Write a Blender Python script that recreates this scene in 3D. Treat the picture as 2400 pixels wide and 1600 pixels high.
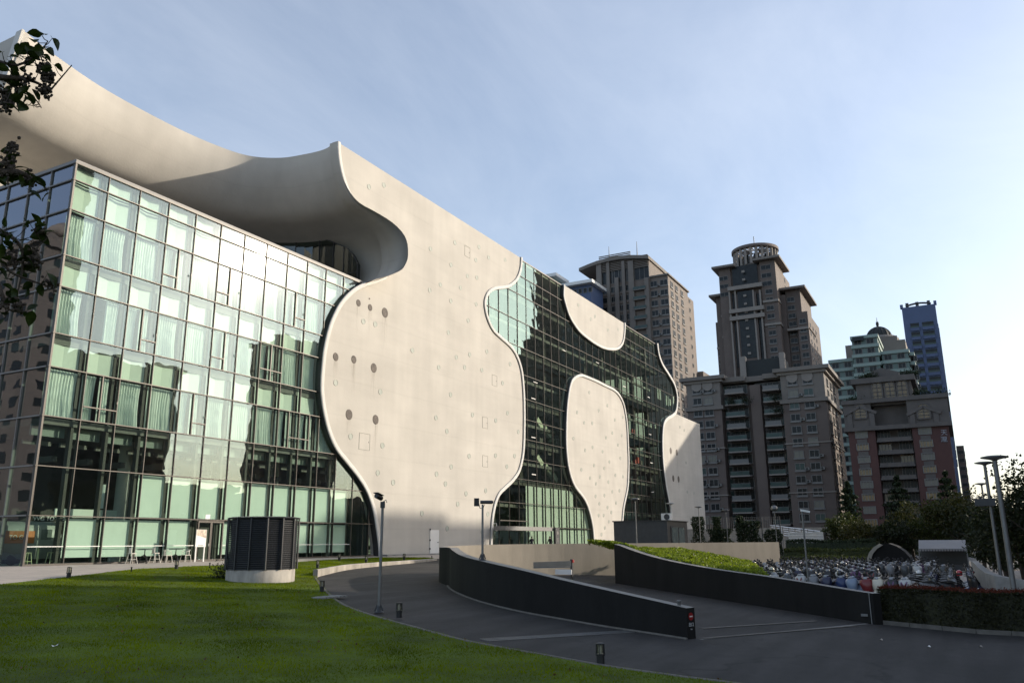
import bpy, bmesh, math, random
import numpy as np
from mathutils import Vector, Matrix
random.seed(7)
rng = np.random.default_rng(7)
R_ = math.radians
scene = bpy.context.scene
for o in list(bpy.data.objects):
    bpy.data.objects.remove(o)

# ---------------------------------------------------------------- camera
# World X runs along the theatre front, Y through it, Z up; plaza level is z = 0.
FPX = 1900.0                       # focal length in pixels of the 2400 px wide photograph
EYE = np.array([0.0, 0.0, 1.1])
def _dir(px, py):
    v = np.array([px - 1200.0, 800.0 - py, FPX]); return v / np.linalg.norm(v)
_up = _dir(1147.6, -6869.0)
_u = _dir(2267.0, 1264.0); _u = _u - _up * (_u @ _up); _u /= np.linalg.norm(_u)
_n = np.cross(_u, _up); _n = -_n if _n[2] < 0 else _n
ROT = np.array([_u, _n, _up])
cam_data = bpy.data.cameras.new('camera')
cam = bpy.data.objects.new('camera', cam_data)
scene.collection.objects.link(cam)
_r, _t, _f = ROT @ np.array([1., 0, 0]), ROT @ np.array([0, 1., 0]), ROT @ np.array([0, 0, 1.])
cam.matrix_world = Matrix(((_r[0], _t[0], -_f[0], EYE[0]), (_r[1], _t[1], -_f[1], EYE[1]), (_r[2], _t[2], -_f[2], EYE[2]), (0, 0, 0, 1)))
cam_data.sensor_width = 36.0
cam_data.lens = FPX / 2400.0 * 36.0
cam_data.clip_start = 0.1
cam_data.clip_end = 6000.0
scene.camera = cam

# ---------------------------------------------------------------- sky and sun
SUN_AZ, SUN_EL = R_(46.9), R_(19.04)          # azimuth measured from +X towards -Y
sun_dir = Vector((math.cos(SUN_EL) * math.cos(SUN_AZ), -math.cos(SUN_EL) * math.sin(SUN_AZ), math.sin(SUN_EL)))
world = bpy.data.worlds.new('World'); scene.world = world; world.use_nodes = True
wn, wl = world.node_tree.nodes, world.node_tree.links
wn.clear()
w_out = wn.new('ShaderNodeOutputWorld'); w_bg = wn.new('ShaderNodeBackground')
w_sky = wn.new('ShaderNodeTexSky'); w_sky.sky_type = 'NISHITA'; w_sky.sun_disc = False
w_sky.sun_elevation = SUN_EL
w_sky.sun_rotation = R_(90.0) + SUN_AZ
w_sky.altitude = 50; w_sky.air_density = 1.0; w_sky.dust_density = 2.2; w_sky.ozone_density = 2.2
w_bg.inputs['Strength'].default_value = 0.148
# thin high cloud: stretched noise on the sky direction
w_tc = wn.new('ShaderNodeTexCoord'); w_sep = wn.new('ShaderNodeSeparateXYZ')
w_add = wn.new('ShaderNodeMath'); w_add.operation = 'ADD'; w_add.inputs[1].default_value = 0.16
w_dx = wn.new('ShaderNodeMath'); w_dx.operation = 'DIVIDE'
w_dy = wn.new('ShaderNodeMath'); w_dy.operation = 'DIVIDE'
w_cmb = wn.new('ShaderNodeCombineXYZ'); w_map = wn.new('ShaderNodeMapping')
w_map.inputs['Rotation'].default_value = (0, 0, R_(-25)); w_map.inputs['Scale'].default_value = (0.75, 1.5, 1)
w_n1 = wn.new('ShaderNodeTexNoise'); w_n1.inputs['Scale'].default_value = 1.5; w_n1.inputs['Detail'].default_value = 9
w_n1.inputs['Roughness'].default_value = 0.62; w_n1.inputs['Distortion'].default_value = 0.5
w_cr = wn.new('ShaderNodeValToRGB')
w_cr.color_ramp.elements[0].position = 0.36; w_cr.color_ramp.elements[0].color = (0.17, 0.17, 0.17, 1)
w_cr.color_ramp.elements[1].position = 0.84; w_cr.color_ramp.elements[1].color = (0.36, 0.36, 0.36, 1)
w_mix = wn.new('ShaderNodeMixRGB'); w_mix.inputs['Color2'].default_value = (5.9, 6.2, 6.7, 1)
wl.new(w_tc.outputs['Generated'], w_sep.inputs[0])
wl.new(w_sep.outputs['Z'], w_add.inputs[0])
wl.new(w_sep.outputs['X'], w_dx.inputs[0]); wl.new(w_add.outputs[0], w_dx.inputs[1])
wl.new(w_sep.outputs['Y'], w_dy.inputs[0]); wl.new(w_add.outputs[0], w_dy.inputs[1])
wl.new(w_dx.outputs[0], w_cmb.inputs[0]); wl.new(w_dy.outputs[0], w_cmb.inputs[1])
wl.new(w_cmb.outputs[0], w_map.inputs['Vector']); wl.new(w_map.outputs[0], w_n1.inputs['Vector'])
wl.new(w_n1.outputs['Fac'], w_cr.inputs['Fac']); wl.new(w_cr.outputs['Color'], w_mix.inputs['Fac'])
wl.new(w_sky.outputs['Color'], w_mix.inputs['Color1'])
wl.new(w_mix.outputs['Color'], w_bg.inputs['Color']); wl.new(w_bg.outputs['Background'], w_out.inputs['Surface'])

sun_data = bpy.data.lights.new('sun', 'SUN'); sun_data.energy = 3.2; sun_data.angle = R_(0.53)
sun_data.color = (1.0, 0.89, 0.74)
sun = bpy.data.objects.new('sun', sun_data); scene.collection.objects.link(sun)
sun.rotation_euler = sun_dir.to_track_quat('Z', 'Y').to_euler()
sun.location = sun_dir * 300

scene.view_settings.view_transform = 'Standard'
scene.view_settings.look = 'None'
scene.view_settings.gamma = 1.0
scene.view_settings.use_curve_mapping = False
scene.view_settings.exposure = 0.5
scene.render.engine = 'CYCLES'
scene.cycles.max_bounces = 8
scene.cycles.diffuse_bounces = 3
scene.cycles.glossy_bounces = 4
scene.cycles.transparent_max_bounces = 14
scene.cycles.caustics_reflective = False
scene.cycles.caustics_refractive = False
scene.cycles.sample_clamp_indirect = 6.0
scene.cycles.use_denoising = True

# ---------------------------------------------------------------- pixel rays and planes
K = 2400.0 / 2352.0                # readings taken on a 2352 px wide copy are scaled by K
def ray(x, y):
    w = ROT @ np.array([x - 1200.0, 800.0 - y, FPX]); return w / np.linalg.norm(w)
def onX(x, y, X): r = ray(x, y); return EYE + r * ((X - EYE[0]) / r[0])
def onY(x, y, Y): r = ray(x, y); return EYE + r * ((Y - EYE[1]) / r[1])
def onZ(x, y, Z): r = ray(x, y); return EYE + r * ((Z - EYE[2]) / r[2])
def onG(x, y):                     # on the sloping site
    r = ray(x, y); return EYE + r * (-3.3 / (r[2] - 0.05 * r[1]))
def gz(Y):                         # height of the site at Y
    return 0.0 if Y >= 44 else (-0.05 * (44 - Y) if Y > 0 else -2.2)
def spline(pts, n=6, closed=False):
    P = [np.array(p, float) for p in pts]; out = []; N = len(P)
    rngN = N if closed else N - 1
    for i in range(rngN):
        if closed: a, b, c, d = P[i-1], P[i], P[(i+1) % N], P[(i+2) % N]
        else: a, b, c, d = P[max(i-1, 0)], P[i], P[i+1], P[min(i+2, N-1)]
        for k in range(n):
            t = k / n
            out.append(0.5 * (2*b + (c-a)*t + (2*a-5*b+4*c-d)*t*t + (3*b-a-3*c+d)*t**3))
    if not closed: out.append(P[-1])
    return out

# ---------------------------------------------------------------- object helpers
COL = scene.collection
ORG = {}
def tag(o, label=None, cat=None, group=None, kind=None):
    if label: o['label'] = label
    if cat: o['category'] = cat
    if group: o['group'] = group
    if kind: o['kind'] = kind
    return o
def thing(name, label, cat, loc=(0, 0, 0), group=None, rz=0.0):
    o = bpy.data.objects.new(name, None); COL.objects.link(o)
    o.empty_display_size = 0.2
    o.location = loc; o.rotation_euler = (0, 0, rz)
    ORG[o.name] = Vector(loc)
    return tag(o, label, cat, group)
def org(p): return ORG.get(p.name, Vector((0, 0, 0))) if p is not None else Vector((0, 0, 0))
def add(name, me, parent=None, loc=(0, 0, 0), rot=(0, 0, 0), scale=(1, 1, 1)):
    """link mesh data as an object; loc is in the parent's space"""
    o = bpy.data.objects.new(name, me); COL.objects.link(o)
    o.location = loc; o.rotation_euler = rot; o.scale = scale
    if parent is not None: o.parent = parent
    ORG[o.name] = org(parent) + Vector(loc)
    return o
def copy_tree(o, parent=None):
    c = o.copy(); COL.objects.link(c)
    if parent is not None: c.parent = parent
    for ch in list(o.children): copy_tree(ch, c)
    return c
def mesh_np(name, V, F, mats, mi=None, smooth=False):
    me = bpy.data.meshes.new(name)
    V = np.asarray(V, dtype=np.float32); F = np.asarray(F, dtype=np.int32); k = F.shape[1]
    me.vertices.add(len(V)); me.vertices.foreach_set('co', V.ravel())
    me.loops.add(F.size); me.loops.foreach_set('vertex_index', F.ravel())
    me.polygons.add(len(F)); me.polygons.foreach_set('loop_start', np.arange(0, F.size, k, dtype=np.int32))
    me.polygons.foreach_set('loop_total', np.full(len(F), k, dtype=np.int32))
    for m in (mats if isinstance(mats, (list, tuple)) else [mats]): me.materials.append(m)
    if mi is not None: me.polygons.foreach_set('material_index', np.asarray(mi, dtype=np.int32))
    if smooth: me.polygons.foreach_set('use_smooth', np.ones(len(F), dtype=bool))
    me.update(calc_edges=True); me.validate()
    return me

class MB:
    """collects simple shapes in one mesh"""
    def __init__(s): s.v = []; s.f = []; s.m = []; s.sm = []
    def _add(s, vs, fs, m=0, smooth=False):
        b = len(s.v); s.v += [tuple(map(float, v)) for v in vs]
        for f in fs: s.f.append([b + i for i in f]); s.m.append(m); s.sm.append(smooth)
        return s
    def box(s, a, b, m=0):
        (x0, y0, z0), (x1, y1, z1) = a, b
        x0, x1 = min(x0, x1), max(x0, x1); y0, y1 = min(y0, y1), max(y0, y1); z0, z1 = min(z0, z1), max(z0, z1)
        vs = [(x0, y0, z0), (x1, y0, z0), (x1, y1, z0), (x0, y1, z0), (x0, y0, z1), (x1, y0, z1), (x1, y1, z1), (x0, y1, z1)]
        return s._add(vs, [(0, 3, 2, 1), (4, 5, 6, 7), (0, 1, 5, 4), (1, 2, 6, 5), (2, 3, 7, 6), (3, 0, 4, 7)], m)
    def obox(s, c, size, rot, m=0):
        """box with a rotation matrix"""
        hx, hy, hz = size[0]/2, size[1]/2, size[2]/2
        vs = []
        for z in (-hz, hz):
            for (x, y) in ((-hx, -hy), (hx, -hy), (hx, hy), (-hx, hy)):
                vs.append(tuple(Vector(c) + rot @ Vector((x, y, z))))
        return s._add(vs, [(0, 3, 2, 1), (4, 5, 6, 7), (0, 1, 5, 4), (1, 2, 6, 5), (2, 3, 7, 6), (3, 0, 4, 7)], m)
    def bar(s, a, b, w, h, m=0):
        """rectangular bar from a to b"""
        a, b = Vector(a), Vector(b); d = (b - a)
        q = d.to_track_quat('X', 'Z').to_matrix()
        return s.obox((a + b) / 2, (d.length, w, h), q, m)
    def poly(s, vs, m=0): return s._add(vs, [tuple(range(len(vs)))], m)
    def prism(s, pts, z0, z1, m=0):
        """pts: list of (x,y); z0/z1 numbers or lists"""
        n = len(pts)
        a = z0 if hasattr(z0, '__len__') else [z0] * n
        b = z1 if hasattr(z1, '__len__') else [z1] * n
        vs = [(p[0], p[1], a[i]) for i, p in enumerate(pts)] + [(p[0], p[1], b[i]) for i, p in enumerate(pts)]
        fs = [tuple(range(n-1, -1, -1)), tuple(range(n, 2*n))] + [(i, (i+1) % n, n + (i+1) % n, n + i) for i in range(n)]
        return s._add(vs, fs, m)
    def slabY(s, pts, y0, y1, m=0):
        """outline in (x,z) extruded along y"""
        n = len(pts)
        vs = [(p[0], y0, p[1]) for p in pts] + [(p[0], y1, p[1]) for p in pts]
        fs = [tuple(range(n)), tuple(range(2*n-1, n-1, -1))] + [((i+1) % n, i, n + i, n + (i+1) % n) for i in range(n)]
        return s._add(vs, fs, m)
    def slabX(s, pts, x0, x1, m=0):
        """outline in (y,z) extruded along x"""
        n = len(pts)
        vs = [(x0, p[0], p[1]) for p in pts] + [(x1, p[0], p[1]) for p in pts]
        fs = [tuple(range(n)), tuple(range(2*n-1, n-1, -1))] + [((i+1) % n, i, n + i, n + (i+1) % n) for i in range(n)]
        return s._add(vs, fs, m)
    def loft(s, rings, m=0, cap=True, closed=True, smooth=True):
        n = len(rings[0]); vs = [p for r in rings for p in r]; fs = []
        for i in range(len(rings) - 1):
            for j in range(n if closed else n - 1):
                a, b = i*n + j, i*n + (j+1) % n
                fs.append((a, b, b + n, a + n))
        s._add(vs, fs, m, smooth)
        if cap and closed:
            s._add(rings[0], [tuple(range(n-1, -1, -1))], m); s._add(rings[-1], [tuple(range(n))], m)
        return s
    def tube(s, path, r, n=8, m=0, cap=True):
        P = [Vector(p) for p in path]; rr = r if hasattr(r, '__len__') else [r] * len(P); rings = []
        d0 = None
        for i, p in enumerate(P):
            d = (P[min(i+1, len(P)-1)] - P[max(i-1, 0)]).normalized()
            ref = Vector((0, 0, 1)) if abs(d.z) < 0.9 else Vector((1, 0, 0))
            if d0 is not None: ref = d0
            e1 = (ref - d * ref.dot(d)); e1 = e1.normalized() if e1.length > 1e-6 else d.orthogonal().normalized()
            d0 = e1; e2 = d.cross(e1)
            rings.append([tuple(p + (e1 * math.cos(2*math.pi*k/n) + e2 * math.sin(2*math.pi*k/n)) * rr[i]) for k in range(n)])
        return s.loft(rings, m, cap)
    def lathe(s, prof, c=(0, 0, 0), n=16, m=0, axis='Z', smooth=True, sx=1, sy=1):
        """prof: list of (radius, height)"""
        rings = []
        for (r, h) in prof:
            ring = []
            for k in range(n):
                a = 2*math.pi*k/n; x, y = r*math.cos(a)*sx, r*math.sin(a)*sy
                p = (x, y, h) if axis == 'Z' else ((x, h, y) if axis == 'Y' else (h, x, y))
                ring.append((p[0]+c[0], p[1]+c[1], p[2]+c[2]))
            rings.append(ring)
        return s.loft(rings, m, True, True, smooth)
    def mesh(s, name, mats, off=None):
        me = bpy.data.meshes.new(name)
        vs = s.v
        if off is not None: vs = [(v[0]-off[0], v[1]-off[1], v[2]-off[2]) for v in vs]
        me.from_pydata(vs, [], s.f)
        for mm in (mats if isinstance(mats, (list, tuple)) else [mats]): me.materials.append(mm)
        me.polygons.foreach_set('material_index', s.m); me.polygons.foreach_set('use_smooth', s.sm)
        me.update()
        bm = bmesh.new(); bm.from_mesh(me); bmesh.ops.recalc_face_normals(bm, faces=bm.faces); bm.to_mesh(me); bm.free()
        return me
    def build(s, name, mats, parent=None):
        """world-coordinate shapes made a part of parent"""
        return add(name, s.mesh(name, mats, org(parent)), parent)
    def top(s, name, mats, label=None, cat=None, group=None, kind=None, base=None):
        """world-coordinate shapes made a top-level object"""
        b = base if base is not None else (0, 0, 0)
        o = add(name, s.mesh(name, mats, b), None, b)
        return tag(o, label, cat, group, kind)

# ---------------------------------------------------------------- materials
def new_mat(name):
    m = bpy.data.materials.new(name); m.use_nodes = True
    return m, m.node_tree.nodes, m.node_tree.links
def pmat(name, col, rough=0.7, var=0.12, scale=1.5, bump=0.0, metal=0.0, spec=0.5, detail=6, stretch=(1, 1, 1), bscale=None, var2=0.0, scale2=0.15, coat=0.0):
    """principled surface with two noises of colour variation and fine relief"""
    m, n, l = new_mat(name); p = n['Principled BSDF']
    p.inputs['Roughness'].default_value = rough; p.inputs['Metallic'].default_value = metal
    p.inputs['Specular IOR Level'].default_value = spec
    if coat: p.inputs['Coat Weight'].default_value = coat; p.inputs['Coat Roughness'].default_value = 0.06
    g = n.new('ShaderNodeNewGeometry'); mp = n.new('ShaderNodeMapping'); mp.inputs['Scale'].default_value = stretch
    l.new(g.outputs['Position'], mp.inputs['Vector'])
    no = n.new('ShaderNodeTexNoise'); no.inputs['Scale'].default_value = scale; no.inputs['Detail'].default_value = detail
    no.inputs['Roughness'].default_value = 0.6
    l.new(mp.outputs[0], no.inputs['Vector'])
    mr = n.new('ShaderNodeMapRange'); mr.inputs['From Min'].default_value = 0.3; mr.inputs['From Max'].default_value = 0.7
    mr.inputs['To Min'].default_value = 1 - var; mr.inputs['To Max'].default_value = 1 + var
    l.new(no.outputs['Fac'], mr.inputs['Value'])
    fac = mr.outputs[0]
    if var2:
        n2 = n.new('ShaderNodeTexNoise'); n2.inputs['Scale'].default_value = scale2; n2.inputs['Detail'].default_value = 4
        l.new(g.outputs['Position'], n2.inputs['Vector'])
        m2 = n.new('ShaderNodeMapRange'); m2.inputs['From Min'].default_value = 0.3; m2.inputs['From Max'].default_value = 0.7
        m2.inputs['To Min'].default_value = 1 - var2; m2.inputs['To Max'].default_value = 1 + var2
        l.new(n2.outputs['Fac'], m2.inputs['Value'])
        mu = n.new('ShaderNodeMath'); mu.operation = 'MULTIPLY'; l.new(fac, mu.inputs[0]); l.new(m2.outputs[0], mu.inputs[1]); fac = mu.outputs[0]
    vm = n.new('ShaderNodeVectorMath'); vm.operation = 'SCALE'; vm.inputs[0].default_value = col[:3]
    l.new(fac, vm.inputs['Scale']); l.new(vm.outputs[0], p.inputs['Base Color'])
    if bump:
        nb = n.new('ShaderNodeTexNoise'); nb.inputs['Scale'].default_value = bscale or scale * 8; nb.inputs['Detail'].default_value = 5
        l.new(g.outputs['Position'], nb.inputs['Vector'])
        b = n.new('ShaderNodeBump'); b.inputs['Strength'].default_value = bump; b.inputs['Distance'].default_value = 0.05
        l.new(nb.outputs['Fac'], b.inputs['Height']); l.new(b.outputs[0], p.inputs['Normal'])
    return m
def glass_mat(name, tint, boost=1.0, rough=0.0, wave=0.02, haze=0.06, haze_rough=0.28, base_refl=0.06, wscale=0.5, refl_tint=(0.92, 1.0, 0.98)):
    """window glass: tinted clear glass under a mirror layer that grows with grazing angle; a rougher lobe spreads a glow round bright reflections"""
    m, n, l = new_mat(name); n.remove(n['Principled BSDF']); out = n['Material Output']
    tr = n.new('ShaderNodeBsdfTransparent'); tr.inputs['Color'].default_value = (*tint, 1)
    gl = n.new('ShaderNodeBsdfGlossy'); gl.inputs['Roughness'].default_value = rough; gl.inputs['Color'].default_value = (*refl_tint, 1)
    gh = n.new('ShaderNodeBsdfGlossy'); gh.inputs['Roughness'].default_value = haze_rough; gh.inputs['Color'].default_value = (1, 1, 1, 1)
    g = n.new('ShaderNodeNewGeometry'); no = n.new('ShaderNodeTexNoise'); no.inputs['Scale'].default_value = wscale; no.inputs['Detail'].default_value = 1.5
    l.new(g.outputs['Position'], no.inputs['Vector'])
    b = n.new('ShaderNodeBump'); b.inputs['Strength'].default_value = 1.0; b.inputs['Distance'].default_value = wave
    l.new(no.outputs['Fac'], b.inputs['Height']); l.new(b.outputs[0], gl.inputs['Normal'])
    # Schlick reflectance, the same from both sides of the pane
    dt = n.new('ShaderNodeVectorMath'); dt.operation = 'DOT_PRODUCT'; l.new(g.outputs['Incoming'], dt.inputs[0]); l.new(g.outputs['True Normal'], dt.inputs[1])
    ab = n.new('ShaderNodeMath'); ab.operation = 'ABSOLUTE'; l.new(dt.outputs['Value'], ab.inputs[0])
    om = n.new('ShaderNodeMath'); om.operation = 'SUBTRACT'; om.inputs[0].default_value = 1.0; om.use_clamp = True; l.new(ab.outputs[0], om.inputs[1])
    fr = n.new('ShaderNodeMath'); fr.operation = 'POWER'; fr.inputs[1].default_value = 5.0; l.new(om.outputs[0], fr.inputs[0])
    mu = n.new('ShaderNodeMath'); mu.operation = 'MULTIPLY_ADD'; mu.inputs[1].default_value = boost; mu.inputs[2].default_value = base_refl; mu.use_clamp = True
    l.new(fr.outputs[0], mu.inputs[0])
    mg = n.new('ShaderNodeMixShader'); mg.inputs[0].default_value = haze; l.new(gl.outputs[0], mg.inputs[1]); l.new(gh.outputs[0], mg.inputs[2])
    mx = n.new('ShaderNodeMixShader'); l.new(mu.outputs[0], mx.inputs[0]); l.new(tr.outputs[0], mx.inputs[1]); l.new(mg.outputs[0], mx.inputs[2])
    l.new(mx.outputs[0], out.inputs['Surface'])
    return m
def leaf_mat(name, col, var=0.5, trans=0.35, rough=0.5, scale=9.0, hue=(1.25, 1.0, 0.8), gloss=0.05):
    m, n, l = new_mat(name); n.remove(n['Principled BSDF']); out = n['Material Output']
    g = n.new('ShaderNodeNewGeometry')
    no = n.new('ShaderNodeTexNoise'); no.inputs['Scale'].default_value = scale; no.inputs['Detail'].default_value = 3
    l.new(g.outputs['Position'], no.inputs['Vector'])
    cr = n.new('ShaderNodeValToRGB'); e = cr.color_ramp.elements
    e[0].position = 0.3; e[0].color = (col[0]*(1-var), col[1]*(1-var), col[2]*(1-var), 1)
    e[1].position = 0.7; e[1].color = (col[0]*(1+var)*hue[0], col[1]*(1+var)*hue[1], col[2]*(1+var)*hue[2], 1)
    l.new(no.outputs['Fac'], cr.inputs['Fac'])
    d = n.new('ShaderNodeBsdfDiffuse'); t = n.new('ShaderNodeBsdfTranslucent'); gl = n.new('ShaderNodeBsdfGlossy')
    gl.inputs['Roughness'].default_value = rough; gl.inputs['Color'].default_value = (0.5, 0.5, 0.5, 1)
    l.new(cr.outputs[0], d.inputs['Color']); l.new(cr.outputs[0], t.inputs['Color'])
    m1 = n.new('ShaderNodeMixShader'); m1.inputs[0].default_value = trans; l.new(d.outputs[0], m1.inputs[1]); l.new(t.outputs[0], m1.inputs[2])
    m2 = n.new('ShaderNodeMixShader'); m2.inputs[0].default_value = gloss; l.new(m1.outputs[0], m2.inputs[1]); l.new(gl.outputs[0], m2.inputs[2])
    l.new(m2.outputs[0], out.inputs['Surface'])
    return m

def stucco_mat():
    """white sprayed concrete: vertical rain streaks, trowel clouds and fine grit"""
    m, n, l = new_mat('white_concrete'); p = n['Principled BSDF']; p.inputs['Roughness'].default_value = 0.85
    p.inputs['Specular IOR Level'].default_value = 0.25
    g = n.new('ShaderNodeNewGeometry')
    def noise(scale, stretch, det, lo, hi, a, b):
        mp = n.new('ShaderNodeMapping'); mp.inputs['Scale'].default_value = stretch; l.new(g.outputs['Position'], mp.inputs['Vector'])
        no = n.new('ShaderNodeTexNoise'); no.inputs['Scale'].default_value = scale; no.inputs['Detail'].default_value = det; l.new(mp.outputs[0], no.inputs['Vector'])
        mr = n.new('ShaderNodeMapRange'); mr.inputs['From Min'].default_value = lo; mr.inputs['From Max'].default_value = hi
        mr.inputs['To Min'].default_value = a; mr.inputs['To Max'].default_value = b; l.new(no.outputs['Fac'], mr.inputs['Value']); return mr.outputs[0]
    a = noise(0.9, (1, 1, 0.07), 8, 0.35, 0.7, 1.02, 0.95)
    b = noise(0.22, (1, 1, 1), 6, 0.3, 0.7, 0.89, 1.06)
    c = noise(0.9, (0.25, 0.25, 1.6), 4, 0.3, 0.7, 0.975, 1.02)
    mu = n.new('ShaderNodeMath'); mu.operation = 'MULTIPLY'; l.new(a, mu.inputs[0]); l.new(b, mu.inputs[1])
    m3 = n.new('ShaderNodeMath'); m3.operation = 'MULTIPLY'; l.new(mu.outputs[0], m3.inputs[0]); l.new(c, m3.inputs[1])
    sz = n.new('ShaderNodeSeparateXYZ'); l.new(g.outputs['Position'], sz.inputs[0])
    # faint day joints of the sprayed concrete every 3.1 m
    md = n.new('ShaderNodeMath'); md.operation = 'MODULO'; md.inputs[1].default_value = 3.1
    wb = n.new('ShaderNodeMath'); wb.operation = 'MULTIPLY_ADD'; wb.inputs[1].default_value = 0.8; l.new(b, wb.inputs[0]); l.new(sz.outputs['Z'], wb.inputs[2]); l.new(wb.outputs[0], md.inputs[0])
    jl = n.new('ShaderNodeMapRange'); jl.inputs['From Min'].default_value = 0.0; jl.inputs['From Max'].default_value = 0.22; jl.inputs['To Min'].default_value = 0.95; jl.inputs['To Max'].default_value = 1.0
    l.new(md.outputs[0], jl.inputs['Value'])
    m4 = n.new('ShaderNodeMath'); m4.operation = 'MULTIPLY'; l.new(m3.outputs[0], m4.inputs[0]); l.new(jl.outputs[0], m4.inputs[1]); m3 = m4
    vm = n.new('ShaderNodeVectorMath'); vm.operation = 'SCALE'; vm.inputs[0].default_value = (0.550, 0.520, 0.468); l.new(m3.outputs[0], vm.inputs['Scale'])
    l.new(vm.outputs[0], p.inputs['Base Color'])
    nb = n.new('ShaderNodeTexNoise'); nb.inputs['Scale'].default_value = 5; nb.inputs['Detail'].default_value = 7; l.new(g.outputs['Position'], nb.inputs['Vector'])
    bp = n.new('ShaderNodeBump'); bp.inputs['Strength'].default_value = 0.22; bp.inputs['Distance'].default_value = 0.04
    l.new(nb.outputs['Fac'], bp.inputs['Height']); l.new(bp.outputs[0], p.inputs['Normal'])
    return m

M = {}
M['stucco'] = stucco_mat()
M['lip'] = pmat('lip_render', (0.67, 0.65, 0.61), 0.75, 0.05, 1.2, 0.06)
M['lip_side'] = pmat('dark_lip_side', (0.05, 0.05, 0.05), 0.6, 0.1)  # band edges coloured near black
M['glass_box'] = glass_mat('wing_glass', (0.78, 0.89, 0.81), boost=0.7, wave=0.008, haze=0.045, haze_rough=0.14, base_refl=0.10, wscale=0.55, refl_tint=(0.64, 0.86, 1.0))
M['glass_side'] = glass_mat('wing_side_glass', (0.45, 0.58, 0.52), boost=0.7, wave=0.006, haze=0.02, base_refl=0.20, wscale=0.55, refl_tint=(0.85, 0.88, 1.0))
M['glass_front'] = glass_mat('front_glass', (0.82, 0.91, 0.80), boost=0.8, wave=0.006, haze=0.01, base_refl=0.24, refl_tint=(0.74, 1.0, 0.92), wscale=0.6)
M['glass_dark'] = glass_mat('terrace_glass', (0.25, 0.32, 0.29), boost=1.0, wave=0.02, haze=0.02, base_refl=0.10)
M['mullion'] = pmat('bronze_mullion', (0.085, 0.077, 0.070), 0.45, 0.08, 2, 0, 0.55)
M['coping'] = pmat('dark_coping', (0.20, 0.19, 0.18), 0.5, 0.08, 2)
M['curtain'] = pmat('cream_curtain', (0.72, 0.78, 0.74), 0.9, 0.06, 2)
M['blind'] = pmat('pale_blind', (0.68, 0.76, 0.71), 0.9, 0.04, 0.8)
M['spandrel'] = pmat('pale_spandrel', (0.60, 0.66, 0.60), 0.6, 0.05, 0.6)
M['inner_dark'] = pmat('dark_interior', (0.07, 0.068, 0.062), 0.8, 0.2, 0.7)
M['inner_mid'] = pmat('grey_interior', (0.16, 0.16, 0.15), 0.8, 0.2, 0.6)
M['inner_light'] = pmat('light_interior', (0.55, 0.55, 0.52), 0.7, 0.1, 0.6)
M['port_glass'] = pmat('porthole_glass', (0.40, 0.425, 0.375), 0.6, 0.10, 3, 0, 0, 0.3)
M['port_mesh'] = pmat('porthole_mesh', (0.115, 0.095, 0.08), 0.7, 0.55, 9, 0.4)
M['port_rim'] = pmat('porthole_rim', (0.44, 0.435, 0.39), 0.6, 0.05)
M['joint'] = pmat('hatch_joint', (0.24, 0.225, 0.20), 0.8, 0.05)
M['steel'] = pmat('galvanised_steel', (0.20, 0.20, 0.20), 0.5, 0.12, 4, 0, 0.7)
M['white_paint'] = pmat('white_paint', (0.80, 0.79, 0.76), 0.45, 0.04, 2)
M['dark_paint'] = pmat('charcoal_paint', (0.045, 0.048, 0.052), 0.45, 0.15, 3)
M['louvre'] = pmat('louvre_paint', (0.030, 0.032, 0.036), 0.42, 0.18, 3)
M['black'] = pmat('black_plastic', (0.012, 0.012, 0.013), 0.5, 0.1)
M['rubber'] = pmat('tyre_rubber', (0.015, 0.015, 0.015), 0.85, 0.1)
M['wall_dark'] = pmat('shaded_rendered_wall', (0.0120, 0.0116, 0.0112), 0.8, 0.30, 1.2, 0.10, stretch=(1, 1, 0.25), var2=0.15, spec=0.25)  # near black colour stands for the shade on unlit wall faces
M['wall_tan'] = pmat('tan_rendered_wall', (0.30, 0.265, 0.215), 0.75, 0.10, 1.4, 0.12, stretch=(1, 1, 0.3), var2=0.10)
M['conc'] = pmat('stained_concrete', (0.36, 0.33, 0.285), 0.85, 0.38, 1.6, 0.25, stretch=(1, 1, 0.25))
M['conc2'] = pmat('grey_concrete', (0.27, 0.265, 0.25), 0.85, 0.22, 1.5, 0.2)
M['asphalt'] = pmat('asphalt', (0.030, 0.028, 0.0275), 0.82, 0.16, 3, 0.35, bscale=60, var2=0.22, scale2=0.35, spec=0.4)
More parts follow.
